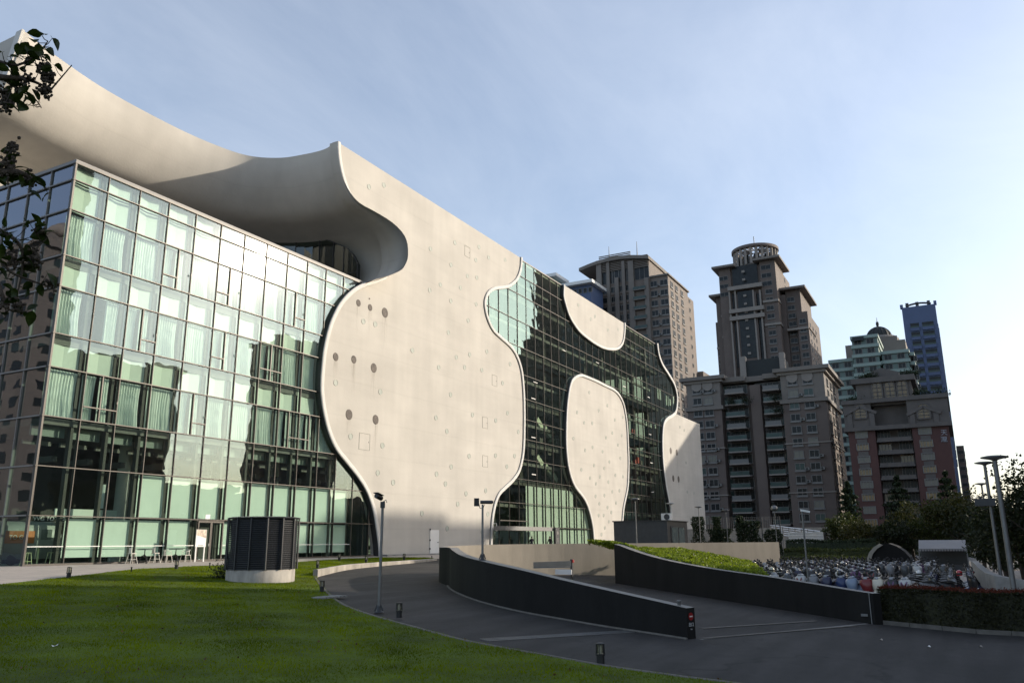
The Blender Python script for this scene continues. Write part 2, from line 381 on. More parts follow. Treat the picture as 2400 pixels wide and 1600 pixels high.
def wear_asphalt(m):
    # worn patches, repair seams and dark tyre-polished streaks
    n, l = m.node_tree.nodes, m.node_tree.links; p = n['Principled BSDF']; old = p.inputs['Base Color'].links[0].from_socket
    g = n.new('ShaderNodeNewGeometry'); mp = n.new('ShaderNodeMapping'); mp.inputs['Rotation'].default_value = (0, 0, R_(-40)); mp.inputs['Scale'].default_value = (0.12, 1.1, 1); l.new(g.outputs['Position'], mp.inputs['Vector'])
    n1 = n.new('ShaderNodeTexNoise'); n1.inputs['Scale'].default_value = 1.1; n1.inputs['Detail'].default_value = 5; l.new(mp.outputs[0], n1.inputs['Vector'])
    r1 = n.new('ShaderNodeMapRange'); r1.inputs['From Min'].default_value = 0.35; r1.inputs['From Max'].default_value = 0.65; r1.inputs['To Min'].default_value = 0.72; r1.inputs['To Max'].default_value = 1.35; l.new(n1.outputs['Fac'], r1.inputs['Value'])
    vo = n.new('ShaderNodeTexVoronoi'); vo.feature = 'DISTANCE_TO_EDGE'; vo.inputs['Scale'].default_value = 0.16; vo.inputs['Randomness'].default_value = 1.0
    wv = n.new('ShaderNodeTexNoise'); wv.inputs['Scale'].default_value = 0.8; wv.inputs['Detail'].default_value = 6; l.new(g.outputs['Position'], wv.inputs['Vector'])
    ad = n.new('ShaderNodeVectorMath'); ad.operation = 'MULTIPLY_ADD'; ad.inputs[1].default_value = (2.2, 2.2, 0); l.new(wv.outputs['Color'], ad.inputs[0]); l.new(g.outputs['Position'], ad.inputs[2]); l.new(ad.outputs[0], vo.inputs['Vector'])
    r2 = n.new('ShaderNodeMapRange'); r2.inputs['From Min'].default_value = 0.0; r2.inputs['From Max'].default_value = 0.006; r2.inputs['To Min'].default_value = 0.45; r2.inputs['To Max'].default_value = 1.0; l.new(vo.outputs['Distance'], r2.inputs['Value'])
    mu = n.new('ShaderNodeMath'); mu.operation = 'MULTIPLY'; l.new(r1.outputs[0], mu.inputs[0]); l.new(r2.outputs[0], mu.inputs[1])
    vm = n.new('ShaderNodeVectorMath'); vm.operation = 'SCALE'; l.new(old, vm.inputs[0]); l.new(mu.outputs[0], vm.inputs['Scale']); l.new(vm.outputs[0], p.inputs['Base Color'])
wear_asphalt(M['asphalt'])
M['kerb'] = pmat('kerb_concrete', (0.13, 0.12, 0.105), 0.85, 0.25, 3, 0.2)
M['lawn'] = pmat('lawn_soil', (0.066, 0.102, 0.0005), 1.0, 0.30, 1.2, 0.8, bscale=30, var2=0.30, scale2=0.25)
M['grass'] = leaf_mat('grass_blades', (0.128, 0.186, 0.0005), 0.50, 0.35, 0.6, 0.55, (1.15, 1.0, 0.8), 0.0)
M['paver'] = pmat('plaza_paver', (0.40, 0.375, 0.345), 0.8, 0.14, 2.2, 0.1)
M['paver_base'] = pmat('paver_joint', (0.16, 0.15, 0.14), 0.9, 0.15)
M['ground'] = pmat('city_ground', (0.13, 0.125, 0.12), 0.9, 0.2, 0.3)
M['leaf_dark'] = leaf_mat('dark_leaves', (0.015, 0.026, 0.008), 0.5)
M['leaf_mid'] = leaf_mat('mid_leaves', (0.038, 0.060, 0.013), 0.5)
M['leaf_conifer'] = leaf_mat('conifer_needles', (0.018, 0.036, 0.016), 0.5, 0.15)
M['leaf_olive'] = leaf_mat('olive_leaves', (0.042, 0.052, 0.013), 0.5)
M['leaf_bush'] = leaf_mat('bank_leaves', (0.16, 0.25, 0.020), 0.55, 0.45, 0.4, 5)
M['leaf_hedge'] = leaf_mat('hedge_leaves', (0.024, 0.030, 0.009), 0.55)
M['leaf_red'] = leaf_mat('red_shoots', (0.095, 0.024, 0.013), 0.5)
M['bark'] = pmat('bark', (0.055, 0.042, 0.032), 0.9, 0.3, 6, 0.4)
# ================================================================ THE THEATRE
YG, YP, YL, ZR = 45.66, 45.42, 45.24, 36.15
theatre = thing('theater', 'long white theatre with wavy concrete front, green glass walls and sweeping roof', 'theater', (27.62, 45.66, 0))
def P(px): q = onY(px[0], px[1], 45.05); return (float(q[0]), float(q[2]))

def area(poly): return 0.5 * sum(poly[i][0]*poly[(i+1) % len(poly)][1] - poly[(i+1) % len(poly)][0]*poly[i][1] for i in range(len(poly)))
def inside(pt, poly):
    x, z = pt; c = False; n = len(poly); j = n - 1
    for i in range(n):
        if (poly[i][1] > z) != (poly[j][1] > z) and x < (poly[j][0]-poly[i][0]) * (z-poly[i][1]) / (poly[j][1]-poly[i][1]) + poly[i][0]: c = not c
        j = i
    return c
def offset_curve(c, d):
    out = []
    for i, p in enumerate(c):
        a, b = c[max(i-1, 0)], c[min(i+1, len(c)-1)]
        t = np.array([b[0]-a[0], b[1]-a[1]]); t = t / (np.linalg.norm(t) + 1e-9)
        out.append((p[0] - t[1]*d, p[1] + t[0]*d))
    return out
def lip(curve, parent, side=1.0, w=0.42, pale=False):
    """raised white band along a panel edge; side=+1 when the panel lies to the left of the curve's direction"""
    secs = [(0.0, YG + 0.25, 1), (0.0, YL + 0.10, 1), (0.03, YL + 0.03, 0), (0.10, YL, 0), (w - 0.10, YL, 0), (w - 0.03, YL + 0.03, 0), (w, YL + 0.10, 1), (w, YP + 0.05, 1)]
    offs = {d: offset_curve(curve, side * d) for d in set(s[0] for s in secs)}
    mb = MB()
    for k in range(len(secs) - 1):
        A, B = secs[k], secs[k+1]; ra, rb = offs[A[0]], offs[B[0]]
        m = 1 if (A[2] and B[2]) else 0
        rings = [[(ra[i][0], A[1], ra[i][1]), (rb[i][0], B[1], rb[i][1])] for i in range(len(curve))]
        mb.loft(rings, m, False, False, True)
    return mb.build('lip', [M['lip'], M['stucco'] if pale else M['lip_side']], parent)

main_L = [(795.9, 339.8), (799, 372), (806, 408), (820, 450), (837, 479), (864.5, 504), (893, 533), (911, 562), (917, 587), (917, 616), (912, 633), (904.4, 644.5), (884, 654), (855, 663), (829.5, 678), (804, 705), (785, 740), (774, 772), (764, 817), (759, 864.5), (757, 905), (759, 935), (764, 968), (775, 1012), (793, 1053), (820, 1088), (845, 1120), (864.5, 1152), (879, 1193), (887, 1238), (892, 1276), (893.5, 1301)]
main_R = [(1228.8, 608.8), (1226.5, 633), (1218, 656), (1203.6, 670.6), (1189, 676), (1166, 679), (1152, 688), (1144.7, 705), (1145.6, 725), (1152, 748), (1163, 769.6), (1180.6, 787), (1198, 802.6), (1212, 820), (1223.6, 845.7), (1230.8, 877), (1234.6, 923), (1235.7, 966), (1235.7, 993), (1235, 1036), (1232, 1070.6), (1223.6, 1105), (1209, 1128), (1192, 1145), (1177.7, 1159.6), (1169, 1179.6), (1163, 1208), (1160.5, 1237), (1159, 1273), (1158, 1293)]
up_c = [(1325.3, 670.6), (1325, 693.5), (1329.6, 713.6), (1338, 739.5), (1349.7, 761), (1364, 779.6), (1382.8, 795.4), (1401, 808), (1418.6, 817), (1435.9, 820.7), (1450, 819.8), (1460, 812.7), (1466, 799.7), (1468.9, 779.6), (1469.4, 761)]
tooth_c = [(1398, 1285), (1395.7, 1258), (1393, 1232.4), (1386.7, 1204), (1379, 1181), (1368.9, 1163.6), (1354.8, 1145.7), (1344.6, 1125), (1337, 1097), (1333, 1069), (1331, 1038.6), (1331, 1000), (1333, 954.4), (1337, 918.7), (1342, 895.7), (1349.7, 883), (1363.8, 875.8), (1376.5, 878.4), (1402, 889), (1422.4, 899.5), (1442.9, 909.7), (1455.6, 922.5), (1465.8, 943), (1472, 972), (1475.5, 1002.9), (1477, 1038.6), (1478.6, 1076.8), (1478, 1115), (1476, 1145.7), (1471, 1171), (1467, 1191.6), (1464.5, 1221), (1462, 1285)]
far_c = [(1543.5, 808.4), (1547.8, 834), (1556.4, 857), (1570.8, 880), (1583.7, 903), (1589.4, 926), (1589.6, 945), (1586.6, 962), (1578.5, 970.5), (1569, 976), (1562, 984), (1557.7, 997.6), (1555.7, 1029), (1556.8, 1072), (1560.5, 1109.5), (1566, 1146.8), (1573.5, 1187), (1579, 1221), (1588, 1285)]
def curve(pts, n=5, lo=None, hi=None):
    c = [(float(p[0]), float(p[1])) for p in spline([P(q) for q in pts], n)]
    return c
cL, cR, cU, cT, cF = curve(main_L), curve(main_R), curve(up_c), curve(tooth_c, 4), curve(far_c)
cL[0] = (cL[0][0], ZR); cR[0] = (cR[0][0], ZR); cU[0] = (cU[0][0], ZR - 0.02); cU[-1] = (cU[-1][0], ZR - 0.02)
for c in (cL, cR): c[-1] = (c[-1][0], 0.0)
cT[0] = (cT[0][0], 0.0); cT[-1] = (cT[-1][0], 0.0); cF[-1] = (cF[-1][0], 0.0); cF[0] = (cF[0][0], ZR)
main_poly = cL + cR[::-1]
up_poly = cU
tooth_poly = cT
i_low = max(range(len(cF)), key=lambda i: cF[i][0] if cF[i][1] < 26.5 else -1)   # where the far rim swings back to the low wall
low_top_l = P((1585, 970)); low_top_r = P((1643.8, 993))
low_poly = [c for c in cF if c[1] < low_top_l[1] - 0.2] + [(low_top_r[0], 0.0), (low_top_r[0], low_top_r[1]), (low_top_l[0] + 0.3, low_top_r[1] + 0.05)]

def panel(poly, name, label, inset=0.05, thick=0.6):
    s = 1 if area(poly) > 0 else -1
    inner = offset_curve(poly + [poly[0]], s * inset)[:-1]
    o = MB().slabY(inner, YP, YG + thick).build(name, M['stucco'], theatre)
    o['label'] = label
    return o
p_main = panel(main_poly, 'concrete_front', 'tall wavy white concrete front with round portholes')
p_up = panel(up_poly, 'concrete_front', 'white concrete tongue hanging from the roof edge over glass')
p_tooth = panel(tooth_poly, 'concrete_front', 'rounded white concrete column rising between the glass walls')
p_low = panel(low_poly, 'concrete_front', 'low white concrete wall at the far end, half in shadow')
i_sh = min(i for i, c in enumerate(cL) if c[1] < 24.3)
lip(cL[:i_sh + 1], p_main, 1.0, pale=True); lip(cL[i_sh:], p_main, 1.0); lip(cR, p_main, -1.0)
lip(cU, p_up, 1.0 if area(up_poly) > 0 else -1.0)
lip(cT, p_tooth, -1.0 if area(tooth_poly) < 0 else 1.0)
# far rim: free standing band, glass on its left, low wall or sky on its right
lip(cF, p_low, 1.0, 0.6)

# portholes, vents, hatches and the white service door
def zpx(x, y, ox, oy, k): return (ox + x / k, oy + y / k)
port_me = MB().lathe([(0.0, -0.012), (0.27, -0.012), (0.27, 0.0)], n=20, axis='Y', smooth=False).mesh('porthole', M['port_glass'])
ring_me = MB()
for k in range(24):
    a, b = 2*math.pi*k/24, 2*math.pi*(k+1)/24
    for r0, r1, y0, y1 in ((0.27, 0.31, -0.03, -0.03), (0.31, 0.31, -0.03, 0.0), (0.27, 0.27, -0.03, -0.005)):
        ring_me._add([(r0*math.cos(a), y0, r0*math.sin(a)), (r1*math.cos(a), y1, r1*math.sin(a)), (r1*math.cos(b), y1, r1*math.sin(b)), (r0*math.cos(b), y0, r0*math.sin(b))], [(0, 1, 2, 3)])
ring_me = ring_me.mesh('porthole_ring', M['port_rim'])
vent_me = MB().lathe([(0.0, -0.03), (0.36, -0.03), (0.40, 0.0)], n=22, axis='Y', smooth=False).mesh('mesh_vent', M['port_mesh'])
def stain_mat():
    m, n, l = new_mat('rust_stain'); p = n['Principled BSDF']; out = n['Material Output']; p.inputs['Base Color'].default_value = (.30, .24, .18, 1); p.inputs['Roughness'].default_value = .9
    tr = n.new('ShaderNodeBsdfTransparent'); tc = n.new('ShaderNodeTexCoord'); sp = n.new('ShaderNodeSeparateXYZ'); l.new(tc.outputs['Generated'], sp.inputs[0])
    g = n.new('ShaderNodeNewGeometry'); mp = n.new('ShaderNodeMapping'); mp.inputs['Scale'].default_value = (9, 1, .5); l.new(g.outputs['Position'], mp.inputs['Vector'])
    no = n.new('ShaderNodeTexNoise'); no.inputs['Scale'].default_value = 1.0; no.inputs['Detail'].default_value = 4; l.new(mp.outputs[0], no.inputs['Vector'])
    r = n.new('ShaderNodeMapRange'); r.inputs['From Min'].default_value = .4; r.inputs['From Max'].default_value = .75; l.new(no.outputs['Fac'], r.inputs['Value'])
    ed = n.new('ShaderNodeMath'); ed.operation = 'PINGPONG'; ed.inputs[1].default_value = .5; l.new(sp.outputs['X'], ed.inputs[0])
    m1 = n.new('ShaderNodeMath'); m1.operation = 'MULTIPLY'; l.new(r.outputs[0], m1.inputs[0]); l.new(sp.outputs['Z'], m1.inputs[1])
    m2 = n.new('ShaderNodeMath'); m2.operation = 'MULTIPLY'; m2.use_clamp = True; l.new(m1.outputs[0], m2.inputs[0]); l.new(ed.outputs[0], m2.inputs[1])
    mx = n.new('ShaderNodeMixShader'); l.new(m2.outputs[0], mx.inputs[0]); l.new(tr.outputs[0], mx.inputs[1]); l.new(p.outputs[0], mx.inputs[2]); l.new(mx.outputs[0], out.inputs['Surface'])
    return m
M['stain'] = stain_mat()
stain_me = MB().poly([(-.38, 0, -3.2), (.38, 0, -3.2), (.38, 0, -.2), (-.38, 0, -.2)]).mesh('rain_stain', M['stain'])
def porthole(px, parent, scale=1.0):
    q = onY(px[0], px[1], YP)
    o = add('porthole', port_me, parent, (q[0]-27.62, YP-45.66, q[2]), scale=(scale*.9, 1, scale*.9))
    add('ring', ring_me, o)
def vent(px, parent, scale=1.0):
    q = onY(px[0], px[1], YP)
    v_ = add('vent', vent_me, parent, (q[0]-27.62, YP-45.66, q[2]), scale=(scale, 1, scale))
    if scale > .5: add('rain_stain', stain_me, parent, (q[0]-27.62, YP-45.66-.004, q[2]), scale=(scale, 1, random.uniform(.7, 1.5)))
z6 = [(1102,66),(902,116),(1298,101),(1377,187),(1511,205),(1272,208),(1070,247),(1203,338),(1280,350),(983,408),(896,452),(1147,433),(1068,540),(1275,567),(1209,700),(1048,797),(754,943),(1362,953),(1222,978),(1113,1000),(969,1083),(1180,1082),(1321,1105),(1552,1055),(1490,1210),(1066,1305),(493,1281),(128,1207),(354,707),(451,730)]
z7 = [(250,252),(510,326),(472,549),(597,627),(947,100),(1245,76),(1434,122),(1530,61),(1036,210),(1618,213),(1217,413),(1433,408),(1588,411),(1071,499),(1525,498),(951,559),(1024,638),(1352,694),(1192,718),(1124,803),(832,879),(1370,885),(1038,1003),(1322,1030)]
for a in z6: porthole(zpx(*a, 750, 550, 3.4836), p_main)
for a in z7: porthole(zpx(*a, 750, 950, 3.4836), p_main)
for a in ((864.8, 438), (899.6, 434)): porthole(a, p_main)
for a, s in (((314,557),.8),((409,594),.8),((530,636),1.2),((128,996),.9),((276,1018),.9),((439,1086),1.1),((237,1467),1.15),((454,1508),1.1),((403,522),.2)): vent(zpx(*a, 750, 550, 3.4836), p_main, s)
for a in [(889,573),(1025,667),(991,688),(1131,778),(1215,773)]: porthole(zpx(*a, 1100, 550, 3.4836), p_up, 1.05)
for a in [(318,233),(484,352),(404,398),(205,415),(625,460),(552,485),(270,510),(345,515),(529,604),(616,628),(172,655),(471,648),(348,735),(280,762),(581,714),(440,775),(603,835),(503,870),(361,902),(245,942),(455,928),(557,993),(627,1005),(325,1018),(415,1006),(379,1070),(493,1054),(529,1143),(595,1133),(375,1185),(457,1178),(410,1253),(563,1245),(485,1287),(520,1333),(404,1360),(450,1360),(498,1418),(460,1475),(430,1535)]:
    porthole(zpx(*a, 1300, 860, 3.92), p_tooth, 0.95)
for a in [(1645,543),(1694,557),(1666,768),(1709,775)]: vent(zpx(*a, 1100, 900, 3.485), p_low, 1.5)
for a in ((1720, 350), (1755, 375), (1770, 640), (1780, 880), (1835, 890)): porthole(zpx(*a, 1100, 900, 3.485), p_low)
def hatch(px, w, h, parent):
    q = onY(px[0], px[1], YP); x, z = q[0], q[2]; mb = MB(); t = 0.022
    mb.box((x-w/2, YP-0.02, z-h/2), (x-w/2+t, YP+.02, z+h/2)); mb.box((x+w/2-t, YP-0.012, z-h/2), (x+w/2, YP+.02, z+h/2))
    mb.box((x-w/2+t, YP-0.02, z+h/2-t), (x+w/2-t, YP+.02, z+h/2)); mb.box((x-w/2+t, YP-0.02, z-h/2), (x+w/2-t, YP+.02, z-h/2+t))
    mb.box((x+w/2-.2, YP-0.03, z-.04), (x+w/2-.14, YP+.02, z+.04))
    mb.build('access_hatch', M['joint'], parent)
for a, b in (((1203,140),(750,550)), ((1425,1190),(750,550)), ((1348,140),(750,950)), ((1348,455),(750,950))): hatch(zpx(*a, *b, 3.4836), 1.15, 1.25, p_main)
hatch(zpx(363, 295, 750, 950, 3.4836), 1.5, 1.45, p_main)
q0 = onY(750 + 896/3.4836, 950 + 1110/3.4836, YP); q1 = onY(750 + 966/3.4836, 950 + 1110/3.4836, YP); zt = onY(750 + 930/3.4836, 950 + 1014/3.4836, YP)[2]
dr = MB().box((q0[0], YP-.07, 0.15), (q1[0], YP+.02, zt)).build('service_door', M['white_paint'], p_main)
hd = MB()
for z in (0.5, 1.3, 2.3): hd.box((q0[0]-.08, YP-.12, z), (q0[0]-.01, YP-.03, z+.16))
hd.box((q1[0]-.3, YP-.14, 1.15), (q1[0]-.1, YP-.075, 1.2))
hd.build('hinge', M['dark_paint'], dr)
MB().box((cL[-1][0] + .2, YP - 0.9, -0.25), (cR[-1][0] - .2, YP - 0.01, 0.15)).build('plinth', M['conc2'], p_main)

# ---------------------------------------------------------------- the roof body and the hollow shell over the terrace
prof = [(p[0] - cL[0][0], p[1]) for p in cL if p[1] > 24.0]
prof = prof[::2] + [prof[-1]]
Tpts = [(cL[0][0], YP), (51.45, 47.4), (51.3, 49.7), (50.7, 52.2), (49.0, 54.35), (46.2, 55.35), (41.9, 55.85), (35.5, 55.7), (30.6, 54.75), (27.62, 53.85)]
T = spline(Tpts, 7)
rings = []
NT = len(T); M['inner_wall'] = pmat('pale_interior_wall', (.20, .27, .22), .8, .25, .4); Tn = []
for i, p in enumerate(T):
    a, b = T[max(i-1, 0)], T[min(i+1, NT-1)]; t = (b - a) / np.linalg.norm(b - a)
    nrm = np.array([t[1], -t[0]])
    if i == 0: nrm = np.array([1.0, 0.0])
    if i == NT - 1: nrm = np.array([0.0, 1.0])
    s = i / (NT - 1)
    w = max(0.0, min(1.0, (s - 0.75) / 0.25)); nrm = nrm * (1 - w) + np.array([0.0, 1.0]) * w; nrm /= np.linalg.norm(nrm)
    Tn.append(nrm); rings.append([(p[0] + nrm[0]*o, p[1] + nrm[1]*o, z) for (o, z) in prof])
shell = MB().loft(rings, 0, False, False, True).build('roof_shell', M['stucco'], theatre)
shell['label'] = 'concave white shell under the roof edge above the terrace'
# rear glass of the terrace: an upright band in front of the shell's foot
gl = MB(); fr = MB()
gtop = [(500, 509), (560, 515), (630, 528), (700, 545), (770, 565), (810, 580), (830, 600), (840, 625), (843, 655)]
GOFF = 6.2; gp = []
for i in range(int(NT*.02), int(NT*.62)):
    r_ = np.array(rings[i][0][:2]); r2 = np.array(rings[i][len(prof)//2][:2]); d_ = (r2 - r_) / (np.linalg.norm(r2 - r_) + 1e-9)
    v_ = r_ + d_ * GOFF
    cs = (np.array([v_[0], v_[1], 26.0]) - EYE) @ ROT; xpx = 1200 + FPX * cs[0] / cs[2]
    if not (495 < xpx < 846): continue
    rr_ = ray(xpx, float(np.interp(xpx, [q[0] for q in gtop], [q[1] for q in gtop]))); tz = math.hypot(v_[0], v_[1]) / math.hypot(rr_[0], rr_[1])
    gp.append((v_[0], v_[1], max(24.6, 1.1 + tz * rr_[2])))
for i in range(len(gp) - 1):
    A_, B_ = gp[i], gp[i+1]; gl.poly([(A_[0], A_[1], 24.25), (B_[0], B_[1], 24.25), B_, A_])
    if i % 3 == 0: fr.bar((A_[0], A_[1], 24.25), A_, .07, .12)
    fr.bar(A_, B_, .10, .10); fr.bar((A_[0], A_[1], 26.3), (B_[0], B_[1], 26.3), .08, .06)
print('terrace glass', len(gp), gp[:1], gp[-1:], prof[::6])
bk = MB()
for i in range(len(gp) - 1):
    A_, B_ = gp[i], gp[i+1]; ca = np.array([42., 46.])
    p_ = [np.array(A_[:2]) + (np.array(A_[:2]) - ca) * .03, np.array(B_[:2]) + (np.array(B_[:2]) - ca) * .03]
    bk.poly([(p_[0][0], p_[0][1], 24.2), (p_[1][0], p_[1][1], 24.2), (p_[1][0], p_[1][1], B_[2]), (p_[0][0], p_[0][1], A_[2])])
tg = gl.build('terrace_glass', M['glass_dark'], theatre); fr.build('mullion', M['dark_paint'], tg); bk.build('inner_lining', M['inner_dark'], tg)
# roof slab, left wall and hidden back
Tl = [(float(p[0] + n_[0]*.35), float(p[1] + n_[1]*.35)) for p, n_ in zip(T, Tn)]
MB().prism(Tl[::-1] + [(cL[0][0] + .3, YP + .35), (cF[0][0] - .3, YP + .45), (cF[0][0] - .3, 84.0), (27.62, 84.0)][0:], ZR - 0.45, ZR - 0.02).build('roof', M['stucco'], theatre)
lw = [(53.85 + o, z) for (o, z) in prof] + [(84.0, 24.0), (84.0, ZR)]
MB().slabX(lw, 27.60, 28.0).build('side_wall', M['stucco'], theatre)
MB().slabX([(53.70, ZR), (54.4, ZR), (54.4 + prof[6][0], prof[6][1]), (53.7 + prof[6][0], prof[6][1])], 27.40, 27.60).build('side_rim', M['lip'], theatre)
MB().box((27.7, 83.6, 0), (cF[0][0] - .3, 84.0, ZR - .5)).build('back_wall', M['inner_mid'], theatre)
MB().box((66.0, 57.0, 0), (164.0, 57.4, ZR - .5)).build('interior_wall', M['inner_wall'], theatre)
MB().box((164.0, YG + .7, 0), (165.5, 84, 21.0)).build('end_wall', M['stucco'], theatre)

# ---------------------------------------------------------------- glass wing on the left
ROWS = [0.0, 2.75, 5.51, 8.36, 11.24, 13.25, 16.12, 18.08, 21.03, 22.98, 24.10]
CW = 2.3; NC = 13; X0 = 27.62
wing = MB()
wing.box((X0 - .05, YG - .06, 24.10), (58.5, 53.5, 24.32)); wing.box((X0 - .05, 53.5, 24.10), (60.5, 66.0, 24.32))
wing = wing.build('glass_wing', M['coping'], theatre); wing['label'] = 'green glass wing with curtains behind a bronze grid'
pane_cache = {}
def quad_mesh(name, w, h, mat, key):
    k = (name, round(w, 3), round(h, 3), key)
    if k not in pane_cache: pane_cache[k] = MB().poly([(0, 0, 0), (w, 0, 0), (w, 0, h), (0, 0, h)]).mesh(name, mat)
    return pane_cache[k]
OX, OY = 27.62, 45.66
for r in range(10):
    z0, z1 = ROWS[r], ROWS[r+1]
    for c in range(NC):
        tilt = (random.uniform(-.0016, .0016), 0, random.uniform(-.0016, .0016))
        add('pane', quad_mesh('pane', CW - .06, z1 - z0 - .06, M['glass_box'], 'wing'), wing, (X0 + c*CW + .03 - OX, 0.0, z0 + .03), tilt)
    for c in range(8):
        tilt = (0, 0, R_(90) + random.uniform(-.002, .002))
        add('pane', quad_mesh('pane', 2.33 - .06, z1 - z0 - .06, M['glass_side'], 'side'), wing, (X0 - OX + .01, 2.33*c + .03, z0 + .03), tilt)
for c in range(NC + 1):
    x = X0 + c*CW
    if c == 0: MB().box((x - .06, YG - .08, 0), (x + .05, YG + .14, 24.10)).build('mullion', M['mullion'], wing)
    else:
        mm = MB().box((x - .020, YG - .075, 0), (x + .020, YG + .16, 24.10)); mm.box((x - .20, YG + .45, 0), (x - .02, YG + .80, 24.0), 1)
        mm.build('mullion', [M['mullion'], M['inner_dark']], wing)
for c in range(1, 9):
    y = YG + 2.33*c
    MB().box((X0 - .085, y - .03, 0), (X0 + .16, y + .03, 24.10)).build('mullion', M['coping'], wing)
for r in range(1, 11):
    z = ROWS[r]; h = .028 if r < 10 else .06
    MB().box((X0 - .10, YG - .105, z - h), (58.4, YG + .12, z + h - (.05 if r == 10 else 0))).build('transom', M['mullion'], wing)
    MB().box((X0 - .11, YG + .12, z - .04), (X0 + .12, YG + 18.6, z + .04 - (.05 if r == 10 else 0))).build('transom', M['coping'], wing)
MB().box((X0 - .07, YG - .10, 0.0), (58.4, YG - .06, 0.12)).build('base_rail', M['mullion'], wing)
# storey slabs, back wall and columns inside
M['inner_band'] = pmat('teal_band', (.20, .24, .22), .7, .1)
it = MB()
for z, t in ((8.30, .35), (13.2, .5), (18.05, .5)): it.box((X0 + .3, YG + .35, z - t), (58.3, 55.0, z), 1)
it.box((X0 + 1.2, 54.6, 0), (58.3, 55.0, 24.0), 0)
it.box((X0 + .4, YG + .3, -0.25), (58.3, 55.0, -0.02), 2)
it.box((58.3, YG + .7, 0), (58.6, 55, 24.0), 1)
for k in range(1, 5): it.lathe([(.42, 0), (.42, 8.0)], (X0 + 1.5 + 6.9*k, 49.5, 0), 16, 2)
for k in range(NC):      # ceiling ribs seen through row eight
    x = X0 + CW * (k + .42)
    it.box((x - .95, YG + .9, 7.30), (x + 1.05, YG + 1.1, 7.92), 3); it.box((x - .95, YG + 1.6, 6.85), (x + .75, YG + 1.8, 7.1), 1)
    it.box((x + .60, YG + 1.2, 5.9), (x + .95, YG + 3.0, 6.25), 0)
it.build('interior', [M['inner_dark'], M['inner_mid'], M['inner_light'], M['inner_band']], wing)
# spandrel boards: folded pale panels behind the short rows
sp_cache = {}
def spandrel_mesh(h, v):
    if (h, v) not in sp_cache:
        w = 1.92; f = 0.10 + 0.05 * v
        mb = MB(); mb.poly([(0, 0, 0), (w*.5, f, 0), (w*.5, f, h), (0, 0, h)]); mb.poly([(w*.5, f, 0), (w, f*.3, 0), (w, f*.3, h), (w*.5, f, h)])
        sp_cache[(h, v)] = mb.mesh('spandrel_board', M['spandrel'])
    return sp_cache[(h, v)]
for r in (4, 6, 8, 9):
    h = round(ROWS[r+1] - ROWS[r] - .12, 2)
    for c in range(NC): add('spandrel_board', spandrel_mesh(h, c % 3), wing, (X0 + c*CW + .08 - OX, .34, ROWS[r] + .06))
# curtains with folds behind the tall rows
def curtain_mesh(seed, w, h):
    rs = random.Random(seed); nx = 46; V = []; F = []
    ph = [rs.uniform(0, 6.28) for _ in range(4)]; sw = rs.uniform(-.10, .10)
    rows = [0, .35, .7, 1.0]
    for tz in rows:
        for i in range(nx + 1):
            u = i / nx; g = 1 + .5 * (1 - tz)
            y = .045 * math.sin(2*math.pi*u*w*5.2 + ph[0] + .7*math.sin(5*u + ph[1])) * g + .02 * math.sin(2*math.pi*u*w*11 + ph[2])
            x = u * w * (1 - .05 * math.sin(math.pi * tz)) + sw * (1 - tz) * u
            V.append((x, y, tz * h))
    for j in range(len(rows) - 1):
        for i in range(nx):
            a = j*(nx+1) + i; F.append((a, a+1, a+nx+2, a+nx+1))
    return mesh_np('curtain', V, F, M['curtain'], smooth=True)
cm = [curtain_mesh(s, w, 2.78) for s, w in ((1, 2.0), (2, 1.9), (3, 1.65), (4, .85), (5, .70))]
split_cells = {(7, 3), (7, 5), (7, 8), (5, 2), (5, 5), (5, 10), (3, 1), (3, 4), (3, 8), (3, 9), (5, 7)}
for r in (3, 5, 7):
    for c in range(NC):
        xo = X0 + c*CW - OX
        if r == 5 and c == 0: add('curtain', cm[2], wing, (xo + .05, .42, ROWS[r] + .04)); continue
        if r == 5 and c == 1: add('curtain', cm[3], wing, (xo + 1.1, .42, ROWS[r] + .04)); continue
        if (r, c) in split_cells:
            add('curtain', cm[3], wing, (xo + .12, .42, ROWS[r] + .04)); add('curtain', cm[4], wing, (xo + 1.2, .40, ROWS[r] + .04))
            x = X0 + c*CW; z0, z1 = ROWS[r], ROWS[r+1]; f = MB()
            f.box((x + 1.10, YG - .09, z0 + .05), (x + 1.17, YG + .1, z1 - .05))
            f.box((x + (.05 if c % 2 else 1.17), YG - .088, z0 + .80), (x + (1.10 if c % 2 else 2.25), YG + .1, z0 + .87))
            if c % 3 == 1: f.box((x + 1.17, YG - .09, z0 + .80), (x + 2.26, YG + .1, z0 + .87))
            f.box((x + 2.18, YG - .16, z0 + 1.25), (x + 2.24, YG - .09, z0 + 1.40))
            f.build('casement', M['mullion'], wing)
        else: add('curtain', cm[(c + r) % 3], wing, (xo + .08 + (.1 if (c+r) % 3 == 2 else 0), .42, ROWS[r] + .04))
bl_t = MB().poly([(0, 0, 0), (1.98, 0, 0), (1.98, 0, 2.62), (0, 0, 2.62)]).mesh('blind', M['blind'])
bl_b = MB().poly([(0, 0, 0), (1.98, 0, 0), (1.98, 0, 2.2), (0, 0, 2.2)]).mesh('blind', M['blind'])
for c in range(3, 12): add('blind', bl_t, wing, (X0 + c*CW + .06 - OX, .36, ROWS[1] + .07), (R_(random.uniform(-.6, .6)), 0, R_(random.uniform(-.5, .5))))
d0, d1 = onY(461, 1270, YG), onY(519, 1270, YG)
door_c = int((0.5*(d0[0] + d1[0]) - X0) / CW)
for c in range(1, 12):
    if c != door_c: add('blind', bl_b, wing, (X0 + c*CW + .06 - OX, .36, .42), (0, 0, R_(random.uniform(-.4, .4))))
